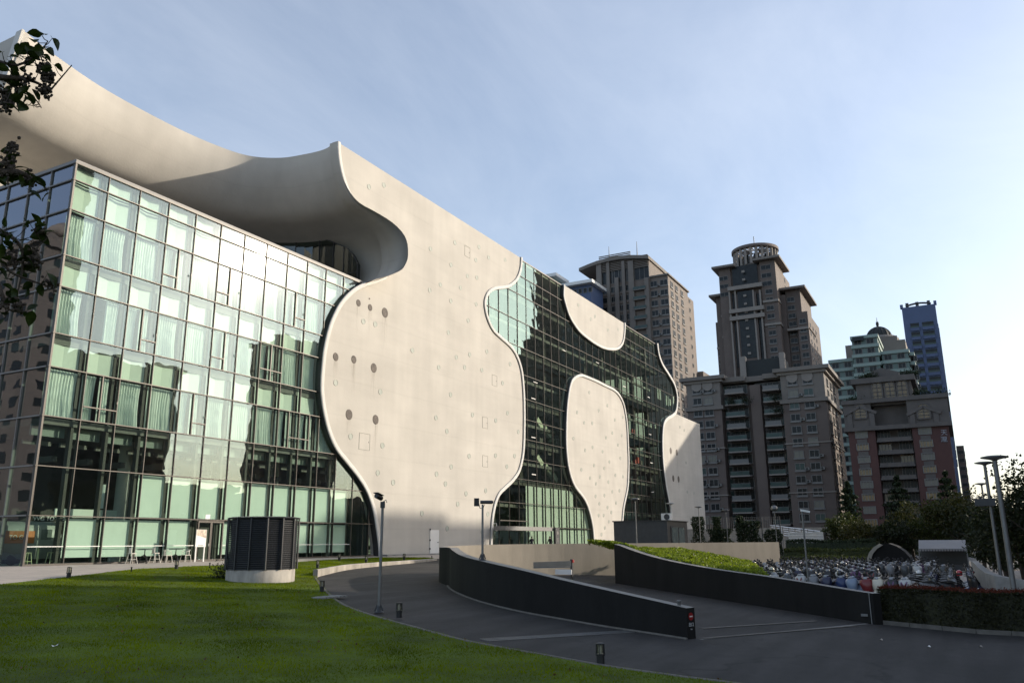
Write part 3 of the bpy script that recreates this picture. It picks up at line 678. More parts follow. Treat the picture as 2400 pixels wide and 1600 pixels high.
dx0, dx1 = X0 + door_c*CW + .05, X0 + (door_c+1)*CW - .05
mb = MB()
for x in (dx0, (dx0+dx1)/2 - .06, (dx0+dx1)/2 + .02, dx1 - .08): mb.box((x, YG - .14, .02), (x + .09, YG - .02, 2.68))
mb.box((dx0 + .09, YG - .135, 2.56), (dx1 - .08, YG - .02, 2.68)); mb.box((dx0 + .09, YG - .135, .02), (dx1 - .08, YG - .02, .14))
dd = mb.build('glass_door', M['mullion'], wing)
MB().box((dx0 + .1, YG + .5, .05), (dx1 - .1, YG + .55, 2.6)).build('vestibule', M['inner_dark'], wing)
MB().box((dx0 + .92, YG - .22, 1.0), (dx0 + .98, YG - .14, 1.18)).build('handle', M['steel'], dd)
MB().box((dx0 + .55, YG - .14, 2.80), (dx0 + .95, YG - .12, 3.10)).build('exit_light', M['white_paint'], wing)
for c in range(0, 12):     # safety stripe printed on the ground floor glass
    if c != door_c: MB().box((X0 + c*CW + .08, YG - .016, 1.03), (X0 + (c+1)*CW - .10, YG - .004, 1.075)).build('safety_stripe', M['white_paint'], wing)

# ---------------------------------------------------------------- glass front between the concrete waves
FR = [0.0, 2.85, 5.58, 8.39, 10.78, 13.24, 15.68, 18.2, 21.15, 24.5, 27.8, 31.25, 33.78, 36.0]
FX0, FW = 80.72, 2.352
rim_hi = sorted([(z, x) for (x, z) in cF if z > low_top_l[1] - 0.3]); 
rim_lo = sorted([(z, x) for (x, z) in cF if z <= low_top_l[1] - 0.3])
def xmax(z):
    pts = rim_hi if z > low_top_l[1] - .3 else rim_lo
    return float(np.interp(z, [p[0] for p in pts], [p[1] for p in pts])) + (0.05 if z > low_top_l[1] - .3 else 0.5)
front = MB(); front.box((cR[0][0], YG - .05, 35.98), (cU[0][0], YG + .4, 36.12)); front.box((cU[-1][0], YG - .05, 35.98), (cF[0][0] - .1, YG + .4, 36.12))
front = front.build('glass_front', M['mullion'], theatre); front['label'] = 'dark green glass wall between the white waves'
def hidden(x0, x1, z0, z1):
    for poly in (main_poly, up_poly, tooth_poly):
        if all(inside((x, z), poly) for x in np.linspace(x0, x1, 4) for z in np.linspace(z0, z1, 4)): return True
    return False
ncol = 0; seen_cols = {}
for c in range(-3, 40):
    xa, xb = FX0 + c*FW, FX0 + (c+1)*FW
    for r in range(13):
        z0, z1 = FR[r], FR[r+1]
        if hidden(xa, xb, z0, z1): continue
        if xa < 60: continue
        xm = [xmax(z) for z in np.linspace(z0 + .03, z1 - .03, 6)]
        if max(xm) <= xa + .05: continue
        seen_cols.setdefault(c, []).append((z0, z1))
        if min(xm) < xb:
            zs = list(np.linspace(z0 + .03, z1 - .03, 6))
            pts = [(xa + .02, YG, z0 + .03)] + [(max(min(xb - .02, xm[i]), xa + .025), YG, zs[i]) for i in range(6)] + [(xa + .02, YG, z1 - .03)]
            MB().poly(pts).build('pane', M['glass_front'], front)
        else:
            add('pane', quad_mesh('pane', FW - .04, z1 - z0 - .06, M['glass_front'], 'front'), front, (xa + .02 - OX, 0, z0 + .03), (random.uniform(-.0035, .0035), 0, random.uniform(-.0035, .0035)))
for c, cells in seen_cols.items():
    x = FX0 + c*FW
    cells.sort(); run = [cells[0]]
    runs = []
    for k in cells[1:]:
        if abs(k[0] - run[-1][1]) < .01: run.append(k)
        else: runs.append(run); run = [k]
    runs.append(run)
    for run in runs:
        zb, ztp = run[0][0], run[-1][1]
        while ztp > zb and xmax(ztp - .01) < x + .02 and xmax((ztp+zb)/2) > 0:
            ztp -= .4
            if ztp <= zb: break
        if ztp > zb: MB().box((x - .018, YG - .07, zb), (x + .018, YG + .12, ztp)).build('mullion', M['mullion'], front)
for r in range(1, 13):
    z = FR[r]; xs = 70.0; xe = xmax(z) - .05
    # leave out stretches that lie behind the concrete
    x = xs; seg = None
    while x <= xe:
        hid = any(inside((x, z), pl) for pl in (main_poly, up_poly, tooth_poly))
        if not hid and seg is None: seg = x
        if (hid or x + .25 > xe) and seg is not None:
            MB().box((seg - .4, YG - .09, z - .025), (min(x + (.3 if hid else 0), xe), YG + .10, z + .025)).build('transom', M['mullion'], front); seg = None
        x += .25
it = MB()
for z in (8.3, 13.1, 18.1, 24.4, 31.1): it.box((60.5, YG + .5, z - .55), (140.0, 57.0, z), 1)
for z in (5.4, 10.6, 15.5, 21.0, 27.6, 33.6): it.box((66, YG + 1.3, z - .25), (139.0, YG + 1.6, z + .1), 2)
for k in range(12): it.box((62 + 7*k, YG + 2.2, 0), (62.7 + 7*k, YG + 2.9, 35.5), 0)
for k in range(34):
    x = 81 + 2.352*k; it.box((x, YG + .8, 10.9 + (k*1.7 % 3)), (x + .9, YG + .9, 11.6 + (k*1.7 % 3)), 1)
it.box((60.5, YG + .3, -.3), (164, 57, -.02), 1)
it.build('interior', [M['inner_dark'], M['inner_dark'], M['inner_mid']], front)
fb = MB().poly([(0, 0, 0), (1.95, 0, 0), (1.95, 0, 2.6), (0, 0, 2.6)]).mesh('blind', M['blind'])
for c in range(3, 11):
    for r in range(3):
        if r == 2 and c > 8: continue
        add('blind', fb, front, (FX0 + c*FW + .05 - OX, .32, FR[r] + .08), scale=(1, 1, 0.80 if r == 2 else 1.02))
M['lit_inner'] = pmat('pale_stair', (0.62, 0.68, 0.55), 0.7, 0.1)
for (a, b) in (((540, 285), (600, 385)), ((605, 360), (655, 425)), ((665, 455), (705, 520)), ((540, 585), (585, 660)), ((610, 665), (655, 725)), ((670, 735), (705, 790))):
    pa = onY(*zpx(*a, 1100, 900, 3.485), 47.6); pb = onY(*zpx(*b, 1100, 900, 3.485), 47.6)
    MB().bar(pa, pb, .6, .75).build('stair_flight', M['lit_inner'], front)
for (x, y, w, h) in ((1535, 30, 32, 100), (1605, 90, 25, 90), (1635, 120, 20, 60), (1662, 100, 26, 70), (1430, 22, 12, 20), (1470, 40, 14, 25), (1443, 305, 12, 35), (1480, 320, 18, 40), (1515, 330, 18, 35)):
    a = onY(*zpx(x, y, 1100, 900, 3.485), 46.1); b = onY(*zpx(x + w, y + h, 1100, 900, 3.485), 46.1)
    MB().box((a[0], 46.1, b[2]), (b[0], 46.15, a[2])).build('blind', M['blind'], front)
M['red'] = pmat('red_board', (0.45, 0.03, 0.02), 0.6, 0.1)
for (x, y, w, h) in ((1330, 365, 20, 35), (1375, 595, 22, 55), (1355, 615, 10, 35)):
    a = onY(*zpx(x, y, 1100, 900, 3.485), 46.3); b = onY(*zpx(x + w, y + h, 1100, 900, 3.485), 46.3)
    MB().box((a[0], 46.3, b[2]), (b[0], 46.6, a[2])).build('display_board', M['red'], front)
# opening casements in the glass front
for (x, y) in ((756, 940), (1030, 1040), (518, 1200)):
    a = onY(*zpx(x, y, 1100, 550, 3.4836), YG); MB().box((a[0] - .05, YG - .12, a[2] - .05), (a[0] + 1.1, YG - .088, a[2] + .05)).build('casement', M['lip'], front)
for (x, y) in ((517, 118), (517, 435), (521, 737), (1262, 20), (1460, 107), (1472, 410), (1483, 642), (1493, 880)):
    a = onY(*zpx(x, y, 1100, 900, 3.485), YG); MB().box((a[0] - .55, YG - .12, a[2] - .06), (a[0] + .55, YG - .088, a[2] + .06)).build('casement', M['lip'], front)
# entrance: canopy blade, transom strip and notice pylon
a = onY(1150 + 105/6.533, 1050 + 1222/6.533, 44.4); b = onY(1150 + 845/6.533, 1050 + 1230/6.533, 44.4)
MB().box((a[0], 43.4, a[2] - .22), (b[0], 44.9, a[2] + .22)).build('entrance_canopy', M['steel'], theatre)
a = onY(1150 + 130/6.533, 1050 + 1100/6.533, YG); b = onY(1150 + 555/6.533, 1050 + 1108/6.533, YG)
MB().box((a[0], YG - .12, a[2] - .05), (b[0], YG + .05, a[2] + .05)).build('entrance_transom', M['mullion'], theatre)
# ================================================================ THE SITE
def clipY(poly, y, keep_above):
    out = []
    for i in range(len(poly)):
        a, b = poly[i], poly[(i+1) % len(poly)]
        ia = (a[1] >= y) == keep_above or a[1] == y; ib = (b[1] >= y) == keep_above or b[1] == y
        if ia: out.append(a)
        if ia != ib:
            t = (y - a[1]) / (b[1] - a[1]); out.append((a[0] + t*(b[0]-a[0]), y))
    return out
def sheet(poly, dz, mb=None, m=0):
    """lay an outline on the sloping site, dz above it"""
    mb = mb or MB()
    for (lo, hi) in ((-1e9, 0.0), (0.0, 44.0), (44.0, 1e9)):
        p = poly
        if lo > -1e8: p = clipY(p, lo, True)
        if p and hi < 1e8: p = clipY(p, hi, False)
        if len(p) >= 3: mb.poly([(q[0], q[1], gz(q[1]) + dz) for q in p], m)
    return mb
def strip(path, w, h, z_of=None, m=0, mb=None, base=0.3):
    """kerb of width w (to the left of the path) and height h above the site"""
    mb = mb or MB(); path = [np.array(p[:2], float) for p in path]; rings = []
    hs = h if hasattr(h, '__len__') else [h] * len(path)
    for i, p in enumerate(path):
        a, b = path[max(i-1, 0)], path[min(i+1, len(path)-1)]; t = (b - a) / np.linalg.norm(b - a); n = np.array([-t[1], t[0]])
        q = p + n * w; z = gz(p[1]); c = min(.03, w * .2)
        p2, q2 = p + n * c, q - n * c
        rings.append([(p[0], p[1], z - base), (p[0], p[1], z + hs[i] - .03), (p2[0], p2[1], z + hs[i]), (q2[0], q2[1], z + hs[i]), (q[0], q[1], z + hs[i] - .03), (q[0], q[1], z - base)])
    return mb.loft(rings, m, True, True, False)

sheet([(-3000, -3000), (3000, -3000), (3000, 3000), (-3000, 3000)], -0.12).top('ground', M['ground'], kind='structure')
def paver_mat():
    m = M['paver']; n, l = m.node_tree.nodes, m.node_tree.links; p = n['Principled BSDF']
    g = n.new('ShaderNodeNewGeometry'); br = n.new('ShaderNodeTexBrick'); br.inputs['Scale'].default_value = 1.0
    br.inputs['Brick Width'].default_value = 1.2; br.inputs['Row Height'].default_value = .6; br.inputs['Mortar Size'].default_value = .012
    br.inputs['Color1'].default_value = (.52, .45, .38, 1); br.inputs['Color2'].default_value = (.43, .37, .315, 1); br.inputs['Mortar'].default_value = (.18, .165, .15, 1)
    l.new(g.outputs['Position'], br.inputs['Vector'])
    old = p.inputs['Base Color'].links[0].from_socket
    mx = n.new('ShaderNodeMixRGB'); mx.blend_type = 'MULTIPLY'; mx.inputs['Fac'].default_value = 0.5
    l.new(br.outputs['Color'], mx.inputs['Color1']); l.new(old, mx.inputs['Color2'])
    bc = n.new('ShaderNodeBrightContrast'); bc.inputs['Bright'].default_value = 0.07; l.new(mx.outputs[0], bc.inputs['Color']); l.new(bc.outputs[0], p.inputs['Base Color'])
paver_mat()
plaza_edge = [(-25, 20), (0, 28), (20.13, 34.62), (24.5, 36.73), (29.75, 39.47), (33.96, 40.1), (36.6, 40.3), (43.97, 40.75), (49.86, 42.1), (55.48, 42.6), (59.6, 41.0)]
plaza = plaza_edge + [(60.3, 38.8), (64, 36), (80, 31), (170, 25), (170, 47.5), (-40, 47.5), (-40, 20)]
sheet(plaza, 0.012).top('plaza', M['paver'], kind='structure')
sheet([(6, -60), (70, -60), (70, 24), (62, 37.5), (60.4, 40), (45, 40), (10, 33)], 0.0).top('road', M['asphalt'], kind='structure')

lawn_edge = [onG(x*K, y*K)[:2] for (x, y) in [(724, 1322), (735, 1340), (760, 1368), (800, 1395), (870, 1420), (960, 1445), (1050, 1470), (1130, 1487), (1260, 1510), (1400, 1535), (1560, 1558), (1640, 1568)]]
lawn_edge += [(18.95, 3.2), (19.1, -4.0), (19.4, -20.0)]
lawn_edge = [tuple(map(float, p[:2])) for p in spline(lawn_edge, 4)]
far_kerb = [tuple(map(float, p[:2])) for p in spline([(34.9, 31.0), (36.2, 31.75), (41.31, 34.22), (46.15, 35.58), (52.0, 36.9), (57.2, 38.3), (59.4, 39.8)], 5)]
lawn_poly = lawn_edge[::-1] + far_kerb + [(59.6, 41.0), (55.48, 42.6), (49.86, 42.1), (43.97, 40.75), (36.6, 40.3), (33.96, 40.1), (29.75, 39.47), (24.5, 36.73), (20.13, 34.62), (0, 28), (-25, 20), (-25, -20)]
sheet(lawn_poly, 0.07).top('lawn', M['lawn'], kind='structure')
kerb_mb = strip(lawn_edge, -0.16, 0.09)
tag(kerb_mb.top('kerb', M['kerb']), kind='structure')
hk = list(np.linspace(.42, .12, len(far_kerb)))
tag(strip(far_kerb, .24, hk).top('retaining_kerb', M['conc']), kind='structure')

# grass blades: denser and finer near the camera
def in_poly_np(X, Y, poly):
    c = np.zeros(len(X), bool); j = len(poly) - 1
    for i in range(len(poly)):
        xi, yi = poly[i]; xj, yj = poly[j]
        with np.errstate(divide='ignore', invalid='ignore'):
            c ^= ((yi > Y) != (yj > Y)) & (X < (xj - xi) * (Y - yi) / ((yj - yi) if yj != yi else 1e-9) + xi)
        j = i
    return c
NB = 900000
gx = rng.uniform(2, 60, NB); gy = rng.uniform(2, 43, NB)
v = np.stack([gx, gy, np.array([0.0 if a >= 44 else -0.05*(44-a) for a in gy]) - 1.1 + .07], 1) @ ROT      # into camera space
pxx = 1200 + FPX * v[:, 0] / v[:, 2]; pyy = 800 - FPX * v[:, 1] / v[:, 2]
ok = (v[:, 2] > 8) & (pxx > -80) & (pxx < 2480) & (pyy < 1700) & in_poly_np(gx, gy, lawn_poly)
gx, gy = gx[ok], gy[ok]; n = len(gx)
gzv = -0.05 * (44 - np.minimum(gy, 44)) + .06
ang = rng.uniform(0, 2*np.pi, n); hh = rng.uniform(.025, .065, n) * (1 + .35*np.sin(gx*1.7)*np.sin(gy*1.3)); ww = rng.uniform(.007, .014, n); lean = rng.uniform(-.04, .04, (n, 2))
dxv, dyv = np.cos(ang) * ww, np.sin(ang) * ww
V = np.empty((n*3, 3)); V[0::3] = np.stack([gx-dxv, gy-dyv, gzv], 1); V[1::3] = np.stack([gx+dxv, gy+dyv, gzv], 1); V[2::3] = np.stack([gx+lean[:, 0], gy+lean[:, 1], gzv+hh], 1)
tag(add('grass', mesh_np('grass', V, np.arange(n*3).reshape(-1, 3), M['grass'])), 'short mown green grass covering the foreground lawn', 'grass', kind='stuff')

# ---------------------------------------------------------------- ramp walls
def ztop(x, y, p):
    """height above point p of the pixel (2352-scale) ray"""
    r = ray(x*K, y*K); t = math.hypot(p[0], p[1]) / math.hypot(r[0], r[1]); return 1.1 + t * r[2]
tops = [(1030, 1257), (1047, 1270), (1072, 1281), (1115, 1290), (1157, 1299.5), (1213, 1312), (1270, 1326), (1372, 1349.5), (1472, 1371), (1578, 1395.7)]
base = [(1030, 1345), (1038, 1353), (1060, 1365), (1110, 1383), (1200, 1405), (1300, 1423), (1400, 1440), (1500, 1455), (1580, 1467.5)]
A = []
for (x, y) in base[::-1]:
    p = onG(x*K, y*K); yt = np.interp(x, [t[0] for t in tops], [t[1] for t in tops]); A.append((p[0], p[1], ztop(x, yt, p)))
back = [(38.4, 25.5, .88), (41.6, 26.9, .93), (45.5, 26.6, .98), (50, 24.8, 1.0), (56, 20.8, 1.0), (62, 16.9, 1.0), (67.5, 13.3, 1.0)]
def wall_loft(pts, thick, zb_in, zb_out, n=5, m_in=1, m_out=0, side=-1):
    S = [p for p in spline(pts, n)]; rings = []
    for i, p in enumerate(S):
        a, b = S[max(i-1, 0)], S[min(i+1, len(S)-1)]; t = (b - a)[:2]; t = t / np.linalg.norm(t); nn = np.array([-t[1], t[0]]) * side * thick
        zo = zb_out if not callable(zb_out) else zb_out(p); zi = zb_in if not callable(zb_in) else zb_in(p)
        rings.append([(p[0], p[1], zo), (p[0], p[1], p[2]), (p[0]+nn[0], p[1]+nn[1], p[2] + .0), (p[0]+nn[0], p[1]+nn[1], zi)])
    mb = MB()
    for k, mat in ((0, m_out), (1, 2), (2, m_in)):
        mb.loft([[r[k], r[k+1]] for r in rings], mat, False, False, False)
    mb.poly(rings[0], m_out); mb.poly(rings[-1], m_out)
    return mb, rings
mb, ringsA = wall_loft(A + back, 0.42, -4.5, lambda p: gz(p[1]) - .3)  # unlit outer face coloured dark, sunlit inner face coloured tan
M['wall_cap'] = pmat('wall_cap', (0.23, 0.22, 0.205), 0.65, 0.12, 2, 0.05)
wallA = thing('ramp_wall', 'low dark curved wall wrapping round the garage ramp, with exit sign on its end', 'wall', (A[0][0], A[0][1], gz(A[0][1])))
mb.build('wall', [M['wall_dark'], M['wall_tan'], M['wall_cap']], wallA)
foot = strip([(p[0], p[1]) for p in spline(A, 4)], .10, .05); foot.build('footing', M['kerb'], wallA)
# end face with the no-entry sign and the exit lettering
e0 = np.array(ringsA[0][0]); e3 = np.array(ringsA[0][3])
ed = (e3 - e0)[:2]; ew = np.linalg.norm(ed); ed /= ew; en = np.array([ed[1], -ed[0]])
if en @ (np.array([0., 0.]) - e0[:2]) < 0: en = -en
def text_mesh(txt, size, mat, extrude=.004):
    cu = bpy.data.curves.new('lettering', 'FONT'); cu.body = txt; cu.size = size; cu.align_x = 'CENTER'; cu.align_y = 'CENTER'; cu.extrude = extrude
    ob = bpy.data.objects.new('lettering', cu); COL.objects.link(ob)
    dg = bpy.context.evaluated_depsgraph_get(); me = bpy.data.meshes.new_from_object(ob.evaluated_get(dg)); bpy.data.objects.remove(ob)
    me.materials.clear(); me.materials.append(mat); return me
def facing(nx, ny):   # rotation that stands xy-plane lettering up, facing (nx, ny)
    return (R_(90), 0, math.atan2(ny, nx) + R_(90))
M['sign_red'] = pmat('sign_red', (0.30, 0.012, 0.012), 0.45, 0.06)
M['sign_grey'] = pmat('letter_grey', (0.55, 0.55, 0.55), 0.4, 0.05)
zt_end, zb_end = ringsA[0][1][2], gz(e0[1])
ec = e0[:2] + ed * ew * .5 + en * .006
def at_end(z, off=0.0): return Vector((ec[0] + en[0]*off, ec[1] + en[1]*off, z)) - ORG[wallA.name]
rot = facing(en[0], en[1])
hgt = zt_end - zb_end
disc = MB().lathe([(0, 0), (.115, 0), (.115, .006)], n=28, smooth=False).mesh('no_entry_disc', M['sign_red'])
dsc = add('no_entry_sign', disc, wallA, at_end(zb_end + hgt*.72), rot)
add('bar', MB().box((-.075, -.018, .006), (.075, .018, .011)).mesh('bar', M['white_paint']), dsc)
add('lettering', text_mesh('出口', .13, M['sign_grey']), wallA, at_end(zb_end + hgt*.45), rot)
add('lettering', text_mesh('Exit', .055, M['sign_grey']), wallA, at_end(zb_end + hgt*.31), rot)
mid = ringsA[2]; mx, my, mz = [(mid[1][i] + mid[2][i]) / 2 for i in range(3)]
tag(MB().lathe([(.055, 0), (.055, .10), (.07, .11), (.07, .15), (0.0, .15)], (mx, my, mz), 14).top('cap_light', M['steel'], base=(mx, my, mz)), 'small steel cap light on top of the dark wall end', 'light')

# long right-hand ramp wall
LP0, LP1 = np.array([35.37, 3.64]), np.array([46.6, 18.4])
ltop = [(1997, 1362), (1950, 1355), (1850, 1338), (1750, 1322), (1650, 1308), (1560, 1292), (1500, 1278), (1450, 1262), (1424, 1252), (1412, 1249)]
Lw = []
for i, (x, y) in enumerate(ltop):
    r = ray(x*K, 1300*K)[:2]
    # intersection of the viewing ray with a gently bowed plan line
    d = LP1 - LP0; s = np.linalg.solve(np.array([r, -d]).T, LP0); q = r * s[0]
    Lw.append((q[0], q[1], ztop(x, y, q)))
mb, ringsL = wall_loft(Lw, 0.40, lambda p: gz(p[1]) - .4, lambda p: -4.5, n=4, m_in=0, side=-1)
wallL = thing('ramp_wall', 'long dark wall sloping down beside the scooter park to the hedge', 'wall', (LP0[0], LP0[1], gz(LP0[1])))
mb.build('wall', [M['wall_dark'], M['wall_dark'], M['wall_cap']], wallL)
for (x, y, w, h) in ((1984, 1437, .34, .1), (1690, 1440, .2, .08)):
    pass
jx = np.array(ringsL[1][0][:2]); MB().bar((jx[0] - .02, jx[1] + .015, gz(jx[1])), (jx[0] - .02, jx[1] + .015, ringsL[1][1][2]), .03, .03).build('joint_strip', M['steel'], wallL)
pl = np.array(ringsL[2][0][:2]); MB().box((pl[0]-.06, pl[1]-.02, -1.75), (pl[0]-.01, pl[1]+.22, -1.66)).build('wall_plate', M['steel'], wallL)

# ramp floor and the garage mouth
rf = MB(); rf.poly([(25.9, 7.5, gz(7.5) + .006), (35.3, 3.7, gz(3.7) + .006), (36.4, 5.6, -2.0), (27.0, 10.0, -1.80)]); rf.poly([(27.0, 10.0, -1.80), (36.4, 5.6, -2.0), (47.5, 20, -4.4), (38.5, 25, -4.4)])
tag(rf.top('ramp_floor', M['conc2']), kind='structure')
for (a, b, w) in (((1612, 1466), (1962, 1437), .20), ((1612, 1443), (1872, 1426), .22)):
    pa, pb = onG(a[0]*K, a[1]*K), onG(b[0]*K, b[1]*K)
    o = MB().bar((pa[0], pa[1], gz(pa[1]) + .012), (pb[0], pb[1], gz(pb[1]) + .012), w, .012)
    tag(o.top('drain_cover', M['kerb']), 'pale steel drain strip nearest the exit across the ramp mouth' if a[1] > 1450 else 'pale steel drain strip further up inside the ramp mouth', 'drain')
# grating across the road: two rows of bars in a steel frame
ga, gb = onG(1112*K, 1470*K), onG(1446*K, 1450*K)
dd_ = np.array(gb[:2]) - np.array(ga[:2]); L_ = np.linalg.norm(dd_); dd_ /= L_; nn_ = np.array([-dd_[1], dd_[0]])
gt = thing('drain_grating', 'steel drain grating crossing the road below the lawn', 'drain', (ga[0], ga[1], gz(ga[1])))
mb = MB()
for o_ in (-.22, 0, .22):
    a = np.array(ga[:2]) + nn_*o_; b = np.array(gb[:2]) + nn_*o_; mb.bar((a[0], a[1], gz(a[1]) + .012), (b[0], b[1], gz(b[1]) + .012), .04, .02)
mb.build('frame', M['steel'], gt)
mb = MB(); k = 0.0
while k < L_:
    c = np.array(ga[:2]) + dd_*k
    for o_ in (-.11, .11):
        a = c + nn_*(o_-.085); b = c + nn_*(o_+.085); mb.bar((a[0], a[1], gz(a[1]) + .010), (b[0], b[1], gz(b[1]) + .010), .022, .016)
    k += .06
o = mb.build('grating_bars', M['steel'], gt); o['kind'] = 'stuff'
sheet([tuple(np.array(ga[:2]) + nn_*.24), tuple(np.array(gb[:2]) + nn_*.24), tuple(np.array(gb[:2]) - nn_*.24), tuple(np.array(ga[:2]) - nn_*.24)], .004).build('channel', M['black'], gt)
# height bar, signal and board at the garage mouth
gm = thing('height_barrier', 'grey height limit beam with red signal lamp over the garage mouth', 'barrier', (45.5, 22.5, -4.3))
D1 = lambda x, y, d: (lambda r: EYE + r * (d / math.hypot(r[0], r[1])))(ray(x*K, y*K))
a, b = D1(1225, 1296, 47), D1(1312, 1293, 47); MB().bar(a, b, .25, .28).build('beam', M['wall_tan'], gm)
a, b = D1(1225, 1303, 46.8), D1(1312, 1301, 46.8); MB().bar(a, b, .08, .06).build('rail', M['steel'], gm)
p_ = D1(1313, 1292, 47); MB().bar((p_[0], p_[1], -4.3), (p_[0], p_[1], p_[2] + .2), .12, .12).build('post', M['dark_paint'], gm)
p2 = D1(1316, 1287, 46.9); MB().lathe([(.065, 0), (.065, .13), (.03, .17), (0, .17)], tuple(p2 - np.array([0, 0, .1])), 12).build('signal_lamp', M['red'], gm)
p3 = D1(1290, 1312, 46.7); MB().box((p3[0], p3[1]-.6, p3[2]-.15), (p3[0]+.05, p3[1]+.4, p3[2]+.12)).build('sign_board', M['white_paint'], gm)

# ---------------------------------------------------------------- vent drum on the lawn
dc = np.array([30.25, 30.5]); dz = gz(dc[1]) + .05; dist = np.linalg.norm(dc)
half = (680 - 524) / 2 * K * dist / FPX / 1.06
drum = thing('vent_tower', 'dark louvred ventilation drum on round concrete base in lawn', 'vent', (dc[0], dc[1], dz))
zl = ztop(600, 1306, dc); zt_ = ztop(600, 1188, dc)
NS = 14; Rr = half
MB().lathe([(Rr*.955, dz - .3), (Rr*.955, zl - .02), (Rr*.90, zl)], (dc[0], dc[1], 0), 48, smooth=True).build('base', M['conc'], drum)
MB().lathe([(Rr*.88, zl), (Rr*.88, zt_ - .08)], (dc[0], dc[1], 0), 28).build('core', M['black'], drum)
MB().lathe([(Rr*1.02, zt_ - .07), (Rr*1.03, zt_ - .02), (Rr*.9, zt_ + .02), (0, zt_ + .05)], (dc[0], dc[1], 0), NS, smooth=False).build('cap', M['louvre'], drum)
for k in range(NS):
    a0, a1 = 2*math.pi*k/NS, 2*math.pi*(k+1)/NS
    p0 = dc + Rr*np.array([math.cos(a0), math.sin(a0)]); p1 = dc + Rr*np.array([math.cos(a1), math.sin(a1)]); am = (a0+a1)/2; out = np.array([math.cos(am), math.sin(am)])
    MB().bar((p0[0], p0[1], zl), (p0[0], p0[1], zt_ - .06), .06, .06).build('post', M['louvre'], drum)
    vis = out @ (-dc/np.linalg.norm(dc)) > -.35
    if not vis:
        MB().poly([(p0[0], p0[1], zl), (p1[0], p1[1], zl), (p1[0], p1[1], zt_-.1), (p0[0], p0[1], zt_-.1)]).build('louvre_panel', M['louvre'], drum); continue
    nsl = 24; pit = (zt_ - zl - .12) / nsl; mb = MB()
    for j in range(nsl):
        z = zl + .03 + pit*j; q0 = p0 - out*.03; q1 = p1 - out*.03
        i0_ = p0 - out*.10; i1_ = p1 - out*.10
        mb.poly([(q0[0], q0[1], z), (q1[0], q1[1], z), (i1_[0], i1_[1], z + pit*.62), (i0_[0], i0_[1], z + pit*.62)])
        mb.poly([(q0[0], q0[1], z), (q1[0], q1[1], z), (q1[0], q1[1], z - .02), (q0[0], q0[1], z - .02)])
    mb.build('louvre_panel', M['louvre'], drum)

# ---------------------------------------------------------------- bollard lights
M['lantern'] = glass_mat('lantern_glass', (.75, .73, .66), 1.0, .15, 0.0, 0.3, .4, .12)
M['lamp_inner'] = pmat('lamp_diffuser', (.55, .54, .50), 0.5, 0.05)
def bollard(name='bollard_light'):
    r = bpy.data.objects.new(name, None); COL.objects.link(r); r.empty_display_size = .2; ORG[r.name] = Vector((0, 0, 0))
    b = MB(); b.lathe([(.095, 0), (.095, .20), (.118, .205), (.118, .235), (.09, .24)], n=18, smooth=False)
    add('base', b.mesh('base', M['black']), r)
    g = MB(); g.lathe([(.085, .24), (.088, .45)], n=14); add('lantern', g.mesh('lantern', M['lantern']), r)
    g = MB(); g.lathe([(.035, .24), (.045, .34), (.03, .42), (0, .43)], n=12); add('diffuser', g.mesh('diffuser', M['lamp_inner']), r)
    for k in range(6):
        a = 2*math.pi*k/6 + .2; g = MB(); g.bar((.108*math.cos(a), .108*math.sin(a), .23), (.098*math.cos(a), .098*math.sin(a), .46), .016, .016); add('guard', g.mesh('guard', M['black']), r)
    g = MB(); g.lathe([(.105, .455), (.105, .475), (.06, .49), (0, .493)], n=18, smooth=False); add('cap', g.mesh('cap', M['black']), r)
    return r
bspots = [((1408, 1562), 'black bollard light on the near lawn edge, closest to the camera'), ((935, 1451), 'black bollard light beside the foot of the tall leaning camera pole'),
          ((754, 1390), 'black bollard light at the road bend, right of the vent drum'), ((744, 1333), 'black bollard light on sunlit grass just behind the vent drum'),
          ((160, 1357), 'black bollard light on the plaza edge at far left of lawn'), ((413, 1336), 'black bollard light in front of the cafe tables'),
          ((858, 1320), 'black bollard light on grass strip left of the white service door'), ((947, 1313.5), 'small black bollard light before the white service door'),
          ((795, 1315), 'farthest black bollard light by the last blinds of the glass wing')]
bp = bollard()
for i, (px, lab) in enumerate(bspots):
    o = bp if i == 0 else copy_tree(bp)
    q = onG(*px); o.location = (q[0], q[1], gz(q[1]) + .06); o.rotation_euler = (0, 0, i * .7)
    tag(o, lab, 'bollard', 'bollard lights around the lawn')
for px, lab in (((307, 1344), 'thin short black marker post left of the cafe bollard'), ((491, 1332), 'thin short black marker post beside the vent drum'), ((1012, 1312), 'thin short black marker post at the end of the grass strip')):
    q = onG(*px); b0 = (q[0], q[1], gz(q[1]) + .05)
    tag(MB().lathe([(.03, 0), (.03, .22), (.045, .23), (.045, .29), (0, .30)], b0, 10).top('marker_post', M['black'], base=b0), lab, 'post', 'thin marker posts')
# utility cover set in the lawn
q = onG(773, 1404); uc = MB()
for k in range(7):
    uc.box((q[0]-.75 + .21*k, q[1]-.32, gz(q[1]) + .07), (q[0]-.58 + .21*k, q[1]+.30, gz(q[1]) + .125 + .01*(k % 2)))
tag(uc.top('utility_cover', M['conc2'], base=(q[0], q[1], gz(q[1]))), 'speckled grey utility cover sunk in lawn by the road bend', 'cover')

